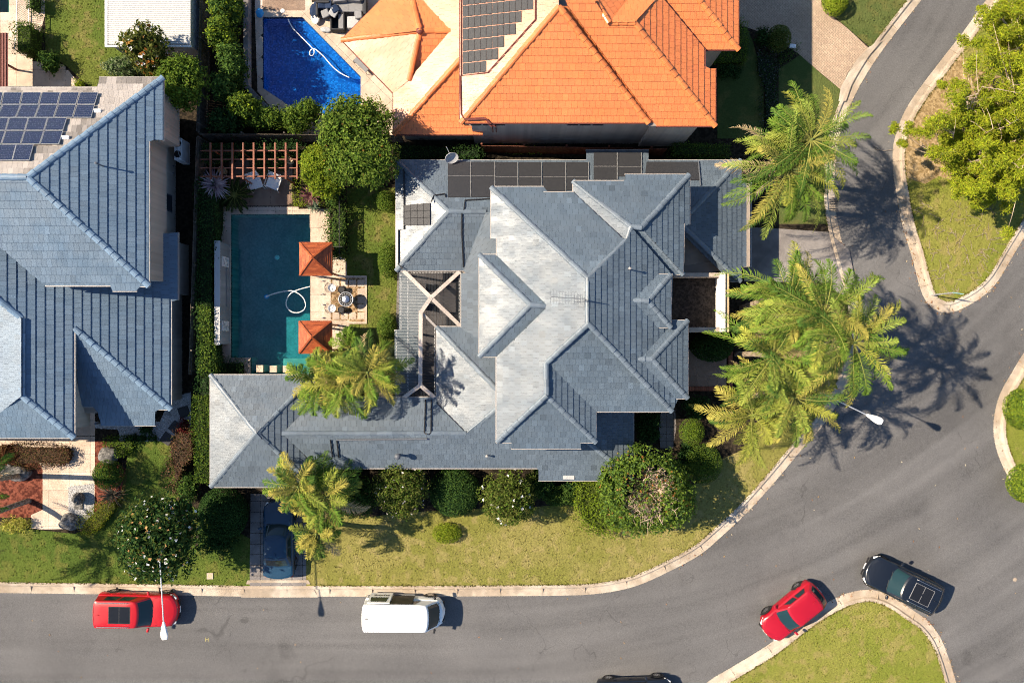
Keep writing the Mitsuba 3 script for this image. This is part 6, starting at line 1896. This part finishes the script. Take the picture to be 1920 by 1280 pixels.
# grass creeping over the kerb
rng = np.random.default_rng(733); CC = []
for line in (L0, L1, L2, L3[::-1]):
    t = np.gradient(line, axis=0); t /= np.linalg.norm(t, axis=1, keepdims=True); nr = np.stack([-t[:, 1], t[:, 0]], 1)
    m_ = len(line) * 14; i = rng.integers(0, len(line) - 1, m_); u = rng.random((m_, 1))
    q_ = line[i] * (1 - u) + line[i + 1] * u
    edge = .60 + .10 * meshkit.fbm(np.column_stack([q_ * 1.4, 0 * q_[:, 0]]), 3, 4)[:, None] - .05 + np.abs(rng.normal(0, .05, (m_, 1)))
    q_ = np.column_stack([q_ + nr[i] * edge, np.full(m_, ZL + .03)])
    CC.append(q_[(np.abs(q_[:, 0]) < 31) & (np.abs(q_[:, 1]) < 21)])
C = np.vstack(CC); pg_ = [Point(0, 0)]
C = C[~shapely.contains_xy(unary_union([DRIVE.buffer(.4), APRON.buffer(.3), NEDRIVE.buffer(.2), HERR.buffer(.3)]), C[:, 0], C[:, 1])]
V, Fc = leaf_quads(C, np.tile([0, 0, .7], (len(C), 1)), .12, rng, .3, .9)
put('grass', trimesh.Trimesh(V, Fc, process=False), 'm_leaf_matt', color=np.clip(np.repeat(np.asarray([(.10, .115, .022), (.14, .14, .03), (.19, .15, .05)])[rng.integers(0, 3, len(C))] * rng.uniform(.7, 1.3, (len(C), 1)), 4, 0), 0, 1), kind='stuff', label='ragged grass edge creeping over the kerbs', cat='grass')

# ---- fallen leaves
rng = np.random.default_rng(91); C = []
for line, n in ((L3[len(L3) // 3:], 150), (L1[len(L1) // 2:], 260), (L2, 60), (L0[len(L0) // 2:], 120)):
    i = rng.integers(0, len(line) - 1, n); t = rng.random((n, 1)); C.append(np.column_stack([line[i] * (1 - t) + line[i + 1] * t + rng.normal(0, .12, (n, 2)), np.full(n, .06)]))
C.append(np.column_stack([rng.uniform(8, 30, 90), rng.uniform(-16, 12, 90), np.full(90, .02)]))
C.append(np.column_stack([rng.uniform(-30, 8, 26), rng.uniform(-20, -15, 26), np.full(26, .02)]))
C = np.vstack(C); V, Fc = leaf_quads(C, np.tile([0, 0, 3.0], (len(C), 1)), .12, rng, .4, .3)
put('fallen_leaves', trimesh.Trimesh(V, Fc, process=False), 'm_leaf_matt', color=leaf_colour(len(C), rng, [(.34, .16, .08), (.40, .25, .12), (.55, .45, .32)]), kind='stuff', label='fallen leaves in the gutters and on the street', cat='leaves')
# twigs on the island grass
m = MB(); pl = isle_ne.buffer(-.9); import shapely
for i in range(200):
    p = W(rng.uniform(1705, 1890), rng.uniform(380, 570), ZL + .03)
    if shapely.contains_xy(pl, p[0], p[1]):
        a = rng.uniform(0, 6.28); l = rng.uniform(.1, .35); d = np.array([math.cos(a) * l, math.sin(a) * l, 0])
        m.tube([p - d, p + rng.normal(0, .04, 3) * [1, 1, .2], p + d], .014, 4)
m.build('fallen_twigs', 'm_bark', kind='stuff', label='brown fallen twigs scattered on the island grass', cat='twigs')
p = W(1640, 280, .08); m = MB(); m.tube([p, p + [.5, -.1, .05], p + [1.1, -.02, 0]], [.025, .02, .01], 5)
for i in range(5): m.tube([p + [.1 * i, 0, .02], p + [.1 * i - .1, rng.normal(0, .2), .05]], .012, 4)
m.build('fallen_branch', 'm_bark', label='small dark fallen branch on the road beside the island', cat='branch')
# ================================================================ vehicles
def ring_loop(xr, xf, hw, bf, br, n=10, taper=0.0, cr=.16):
    """A rounded plan outline: rear xr, front xf, half width hw, bulge of the front and the rear."""
    pts = []
    ys = np.linspace(-1, 1, n)
    for y in ys: pts.append((xf - bf * y * y - cr * .35 * abs(y) ** 8, y * hw * (1 - taper) * .985))
    for x in np.linspace(1, 0, n)[1:-1]: pts.append((xr + br + (xf - bf - xr - br) * x, hw * (1 - taper * x ** 2)))
    for y in ys[::-1]: pts.append((xr + br * y * y + cr * .35 * abs(y) ** 8, y * hw * .985))
    for x in np.linspace(0, 1, n)[1:-1]: pts.append((xr + br + (xf - bf - xr - br) * x, -hw * (1 - taper * x ** 2)))
    return np.array(pts)


def loft(m, rings, col=(1, 1, 1), cap=True, crown=0.0):
    N = len(rings[0]); v = np.vstack(rings); f = []
    for i in range(len(rings) - 1):
        for j in range(N):
            k = (j + 1) % N
            f += [[i * N + j, i * N + k, (i + 1) * N + k], [i * N + j, (i + 1) * N + k, (i + 1) * N + j]]
    if cap:
        top = rings[-1]; c = top.mean(0); o = len(v); extra = []
        for s in (.66, .33): extra.append(c + (top - c) * s + [0, 0, crown * (1 - s * s)])
        v = np.vstack([v, *extra, [c + [0, 0, crown]]])
        b = (len(rings) - 1) * N
        for a, e in ((b, o), (o, o + N)):
            for j in range(N):
                k = (j + 1) % N; f += [[a + j, a + k, e + k], [a + j, e + k, e + j]]
        for j in range(N): f.append([o + N + j, o + N + (j + 1) % N, o + 2 * N])
    m.add(v, f, col)


def car(name, label, cat, px, py, heading, L=4.6, Wd=1.85, hz=1.62, paint='m_paint_red', hood=1.05, belt=.98, hoodz=.98, roof=(-2.0, .45), cowl=1.05, tail=-2.18, rails=False, sunroof=None, glass='m_glass_car', van=False, z=0.0, mirror=None, roofw=.80, tailtop=None, sedan=False, group=None):
    k = thing(name, label, cat, group)
    R_ = rotz(heading); o = W(px, py, .8); o = np.array([o[0], o[1], z])
    tf = lambda v: np.asarray(v, float) @ R_.T + o
    hw = Wd / 2; xf, xr = L / 2, -L / 2
    def add(nm, m, mt, par=None, smooth=False, colors=False):
        v, f = m.mesh(); return put(nm, (tf(v), f), mt, par or k, smooth)
    at = lambda loop, z_: np.column_stack([loop, np.full(len(loop), z_)])
    # lower body up to the belt line
    def deck_z(x):      # height of bonnet, cabin shoulder and boot along the car
        t = np.clip((x - cowl) / (xf - cowl), 0, 1)
        zb = belt + (hoodz - belt) * np.clip((x - cowl + .3) / .3, 0, 1) - (.20 if not van else .12) * t ** 2.4
        if sedan: zb = zb - .03 * np.clip((tail - x) / .3, 0, 1)
        return zb
    m = MB(); rings = []
    for z_, ins, fr in ((.22, .10, .14), (.34, .03, .03), (.55, 0, 0), (.72, .0, .01)):
        rings.append(at(ring_loop(xr + fr, xf - fr, hw - ins, .30, .16, taper=.06), z_))
    for ins, fr, dz in ((.015, .03, -.10), (.06, .10, -.03), (.13, .20, 0)):
        lp = ring_loop(xr + fr * .6, xf - fr, hw - ins, .30, .16, taper=.06); r_ = at(lp, 0); r_[:, 2] = np.maximum(deck_z(lp[:, 0]) + dz, .74 + .02 * len(rings)); rings.append(r_)
    loft(m, rings, cap=False)
    # top of the lower body as a grid that follows the deck heights
    lp = rings[-1]; n_ = len(lp) // 2; A = lp
    fr_idx = 10
    xs = np.linspace(lp[:, 0].min() + .02, lp[:, 0].max() - .02, 24)
    c = lp.mean(0); extra = []
    for s in (.8, .55, .3, .02):
        q = c + (lp - c) * [s, s, 1]; q[:, 0] = lp[:, 0] * (.999) * (s ** .0) * 1.0 if False else c[0] + (lp[:, 0] - c[0]) * (1 - (1 - s) * .55)
        q[:, 2] = deck_z(q[:, 0]) + .035 * (1 - s * s) - .0
        extra.append(q)
    loft(m, [lp] + extra, cap=False)
    add('body', m, paint, smooth=38)
    # cabin: belt ring to roof ring
    b = at(ring_loop(tail, cowl, hw - .10, .16, .06, taper=.03), belt - .02)
    tt = tailtop if tailtop is not None else roof[0]
    r = at(ring_loop(tt, roof[1], hw * roofw, .09, .05, taper=.02), hz - .06)
    r2 = at(ring_loop(tt + .07, roof[1] - .08, hw * roofw - .07, .09, .05, taper=.02), hz - .005)
    b[:, 2] = np.maximum(b[:, 2], deck_z(b[:, 0]) - .03)
    m = MB(); loft(m, [b, r, r2], cap=True, crown=.035); add('cabin', m, paint, smooth=38)
    N = len(b); n = 10
    lerp = lambda j, t: b[int(j) % N] * (1 - t) + r[int(j) % N] * t
    def fpos(j, t):
        a0 = int(math.floor(j)); fr = j - a0
        return lerp(a0, t) * (1 - fr) + lerp(a0 + 1, t) * fr
    def pane(nm, j0, j1, t0, t1, mt, jn=8, sl0=0.0, sl1=0.0, off=.008):
        g = []
        for t in np.linspace(0, 1, 4):
            row = []
            for s in np.linspace(0, 1, jn):
                j = (j0 + sl0 * t) * (1 - s) + (j1 + sl1 * t) * s
                row.append(fpos(j, t0 + (t1 - t0) * t))
            g.append(row)
        g = np.array(g); c0 = (b.mean(0) + r.mean(0)) / 2
        nr = np.cross(g[0, -1] - g[0, 0], g[-1, 0] - g[0, 0]); nr /= np.linalg.norm(nr)
        if nr @ (g.mean((0, 1)) - c0) < 0: nr = -nr
        v = (g + nr * off).reshape(-1, 3); f = []
        for i in range(3):
            for j in range(jn - 1):
                p = i * jn + j; f += [[p, p + 1, p + jn + 1], [p, p + jn + 1, p + jn]]
        mm = MB(); mm.add(v, f); return add(nm, mm, mt, smooth=True)
    pane('windscreen', .5, 8.5, .06, .93, glass, 12)
    for s, (ja, jb, jc, jd) in (('l', (10.9, 13.3, 13.7, 16.2)), ('r', (28 + .8, 28 + 3.3, 28 + 3.7, 28 + 6.1))):
        pane('side_window', ja, jb, .16, .86, 'm_glass_dark', 6); pane('side_window', jc, jd, .16, .86, 'm_glass_dark', 6)
    pane('rear_window', 18.8, 26.2, .25, .88, 'm_glass_dark', 8)
    # wheels
    for sx in (xf - .86, xr + .84):
        for s in (-1, 1):
            m = MB(); rad = .34; a = np.arange(20) * 2 * np.pi / 20
            y0, y1 = s * (hw - .20), s * (hw + .025)
            v = np.vstack([[[sx + rad * k_ * math.cos(t), y, .34 + rad * k_ * math.sin(t)] for t in a] for k_, y in ((.98, y0), (1, (y0 + y1) / 2), (.97, y1 - s * .02), (.7, y1))])
            f = [t_ for i in range(3) for j in range(20) for t_ in ([i * 20 + j, i * 20 + (j + 1) % 20, (i + 1) * 20 + (j + 1) % 20], [i * 20 + j, (i + 1) * 20 + (j + 1) % 20, (i + 1) * 20 + j])]
            m.add(v, f); w = add('wheel', m, 'm_rubber')
            m = MB(); yy = s * (hw + .012)
            for j in range(10):
                t = a[2 * j]; e = np.array([math.cos(t), 0, math.sin(t)]); p = np.array([-e[2], 0, e[0]])
                c0 = np.array([sx, yy, .34])
                m.add([c0 + p * .035 + e * .03, c0 - p * .035 + e * .03, c0 - p * .022 + e * .235 , c0 + p * .022 + e * .235], [[0, 1, 2], [0, 2, 3], [0, 2, 1], [0, 3, 2]])
            add('rim', m, 'm_metal', w)
            m = MB(); c0 = np.array([sx, s * (hw - .001), .34]); m.add(np.vstack([[c0], [c0 + .41 * np.array([math.cos(t), 0, math.sin(t)]) for t in np.linspace(-.12, np.pi + .12, 16)]]), [[0, i, i + 1] for i in range(1, 16)])
            add('wheel_arch', m, 'm_black')
    # mirrors, lamps, plates, wipers
    for s in (-1, 1):
        m = MB(); v, f = rounded((.13, .24, .15), .045); m.add(v @ rotz(s * .25).T + [cowl - .32, s * (hw + .09), belt + .06], f); add('mirror', m, mirror or paint, smooth=30)
        m = MB(); v, f = rounded((.42, .20, .13), .05); m.add(v @ rotz(-s * .55).T + [xf - .33, s * (hw - .22), .72], f); add('headlight', m, 'm_lamp_lens', smooth=30)
        m = MB(); v, f = rounded((.10, .34, .16) if not van else (.06, .14, .4), .03); m.add(v + [xr + (.14 if sedan else .23), s * (hw - .26), .60 if sedan else .82], f); add('tail_light', m, 'm_tail_lens', smooth=30)
    m = MB(); m.rbox((xf - .09, 0, .48), (.14, 1.1, .22), .04); add('grille', m, 'm_black', smooth=30)
    m = MB(); m.box((xf - .005, 0, .50), (.02, .37, .11)); add('number_plate', m, 'm_white')
    m = MB(); m.box((xr - .005, 0, .62), (.02, .37, .11)); add('number_plate', m, 'm_white')
    m = MB(); m.tube([(cowl - .02, .1, belt + .03), (cowl - .10, .65, belt + .07)], .012, 4); m.tube([(cowl - .02, -.45, belt + .03), (cowl - .10, .05, belt + .07)], .012, 4); add('wipers', m, 'm_black')
    m = MB(); m.tube([(cowl + .04, -hw + .18, hoodz + .012), (xf - .42, -hw + .36, hoodz - .085)], .006, 4); m.tube([(cowl + .04, hw - .18, hoodz + .012), (xf - .42, hw - .36, hoodz - .085)], .006, 4); add('bonnet_seam', m, 'm_black')
    if not van:
        for s in (-1, 1):
            m = MB()
            for x in (cowl - .28, -.32, -1.22): m.tube([(x, s * (hw + .001), .36), (x, s * (hw + .003), .60), (x + .01, s * (hw - .018), belt - .10), (x + .02, s * (hw - .10), belt + .0)], .006, 4)
            add('door_seam', m, 'm_black')
            for x in (-.18, -1.08):
                m = MB(); m.rbox((x, s * (hw + .012), belt - .20), (.20, .03, .03), .012); add('door_handle', m, paint, smooth=30)
        m = MB(); m.tube([(tt + .12, -hw * roofw + .08, hz - .01), (tt + .05, 0, hz + .01), (tt + .12, hw * roofw - .08, hz - .01)], .007, 4); add('tailgate_seam', m, 'm_black')
    if rails:
        for s in (-1, 1):
            m = MB(); y = s * (hw * roofw - .09); m.tube([(tt + .25, y, hz + .0), (tt + .32, y, hz + .05), (roof[1] - .55, y, hz + .05), (roof[1] - .45, y, hz + .0)], .02, 6); add('roof_rail', m, 'm_metal')
    if sunroof:
        x0, x1, w = sunroof
        for i in range(2):
            a0, a1 = x0 + (x1 - x0) * i / 2 + .012, x0 + (x1 - x0) * (i + 1) / 2 - .012
            m = MB(); m.rbox(((a0 + a1) / 2, 0, hz + .022), (a1 - a0, w, .03), .012); add('sunroof', m, 'm_black_gloss')
        m = MB(); m.rbox(((x0 + x1) / 2, 0, hz + .014), (x1 - x0 + .04, w + .04, .03), .012); add('sunroof_frame', m, 'm_grey' if paint == 'm_paint_black' else 'm_charcoal')
    m = MB(); v, f = rounded((.16, .05, .06), .02); m.add(v + [tt + .3, 0, hz + .05], f); add('antenna_fin', m, paint if not van else 'm_black')
    return k, tf, add, lerp


car('parked_car', 'red four wheel drive with a black sunroof parked at the left kerb', 'car', 257, 1143, -.015, 4.75, 1.92, 1.72, 'm_paint_red', belt=1.02, hoodz=1.04, roof=(-2.12, .42), cowl=1.08, tail=-2.26, rails=True, sunroof=(-1.18, .0, .92), roofw=.80)
k, tf, add, lerp = car('van', 'white delivery van with its left sliding door open at the kerb', 'van', 757, 1147, -.012, 4.70, 1.74, 1.99, 'm_paint_white', belt=1.06, hoodz=1.08, roof=(-2.22, 1.52), cowl=2.12, tail=-2.28, van=True, roofw=.90, mirror='m_black', tailtop=-2.22)
# open side: black sheet painted for the unlit interior, and the door slid back
hw = .87
def wall_y(z): return hw - .10 + (hw * .90 - hw + .10) * (z - 1.04) / (1.93 - 1.04)
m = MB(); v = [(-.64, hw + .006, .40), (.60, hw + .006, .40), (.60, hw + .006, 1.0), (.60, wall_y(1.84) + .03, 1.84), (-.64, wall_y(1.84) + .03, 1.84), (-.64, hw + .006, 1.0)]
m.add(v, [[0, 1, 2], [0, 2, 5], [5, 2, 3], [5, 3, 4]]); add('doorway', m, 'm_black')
m = MB(); m.box((0, hw - .02, .42), (1.2, .12, .06)); add('door_step', m, 'm_grey')
dy = .09
m = MB(); a = [(x - .66, y, z_) for x, y, z_ in ((-1.28, hw + dy, .34), (-.02, hw + dy, .34), (-.02, hw + dy, 1.02), (-.02, wall_y(1.86) + dy, 1.86), (-1.28, wall_y(1.86) + dy, 1.86), (-1.28, hw + dy, 1.02))]
bk = [(x, y - .05, z_) for x, y, z_ in a]
m.add(a + bk, [[0, 2, 1], [0, 5, 2], [5, 3, 2], [5, 4, 3]] + [t_ for i in range(6) for t_ in ([i, (i + 1) % 6, 6 + (i + 1) % 6], [i, 6 + (i + 1) % 6, 6 + i])])
door = add('sliding_door', m, 'm_paint_white')
m = MB(); dl = lambda z_: hw + dy + (wall_y(1.86) - hw) * (z_ - 1.02) / .84 + .010
m.add([(-1.84, dl(1.14), 1.14), (-.82, dl(1.14), 1.14), (-.90, dl(1.74), 1.74), (-1.76, dl(1.74), 1.74)], [[0, 1, 2], [0, 2, 3]]); add('window', m, 'm_glass_dark', door)
tx = meshkit.text_mesh('styling', .21, .004, True); v = np.array(tx.vertices)
v2 = np.column_stack([-.80 - v[:, 0], np.full(len(v), hw + dy + .004) + v[:, 2], .74 + v[:, 1]]); m = MB(); m.add(v2, tx.faces); add('lettering', m, 'm_black', door)
m = MB(); t_ = np.linspace(0, 5.6, 26); m.tube(np.column_stack([-2.02 + .17 * np.cos(t_), np.full(26, hw + .012), .80 + .17 * np.sin(t_)]), .012, 4); m.tube([(-2.1, hw + .012, .62), (-1.96, hw + .012, .95)], .012, 4); add('emblem_scroll', m, 'm_black')
for x in (-1.7, -.9, -.1, .7):
    m = MB(); m.rbox((x, 0, 2.005), (.05, 1.35, .025), .01); add('roof_rib', m, 'm_paint_white')
car('parked_car', 'red hatchback parked against the rounded grass corner', 'car', 1487, 1147, math.radians(180 + 39), 4.0, 1.76, 1.47, 'm_paint_red_deep', belt=.93, hoodz=.96, roof=(-1.72, .25), cowl=.95, tail=-1.95, tailtop=-1.55, roofw=.78)
car('parked_car', 'black car with a glass sunroof parked beside the rounded grass corner', 'car', 1694, 1096, math.radians(180 - 26), 4.70, 1.90, 1.62, 'm_paint_black', belt=1.0, hoodz=1.0, roof=(-2.0, .35), cowl=1.02, tail=-2.24, tailtop=-1.85, rails=True, sunroof=(-1.3, -.15, .95), roofw=.79)
car('parked_car', 'dark blue sedan parked nose in on the slab driveway under the palm', 'car', 523, 1010, math.radians(90), 4.55, 1.78, 1.45, 'm_paint_blue', belt=.92, hoodz=.95, roof=(-1.05, .35), cowl=1.0, tail=-1.62, tailtop=-1.0, roofw=.74, z=ZL + .01, sedan=True)
car('parked_car', 'black car cut off by the bottom edge of the picture', 'car', 1190, 1302, math.radians(3), 4.5, 1.8, 1.48, 'm_paint_black', belt=.94, hoodz=.96, roof=(-1.5, .35), cowl=1.0, tail=-1.95, tailtop=-1.4, roofw=.77)
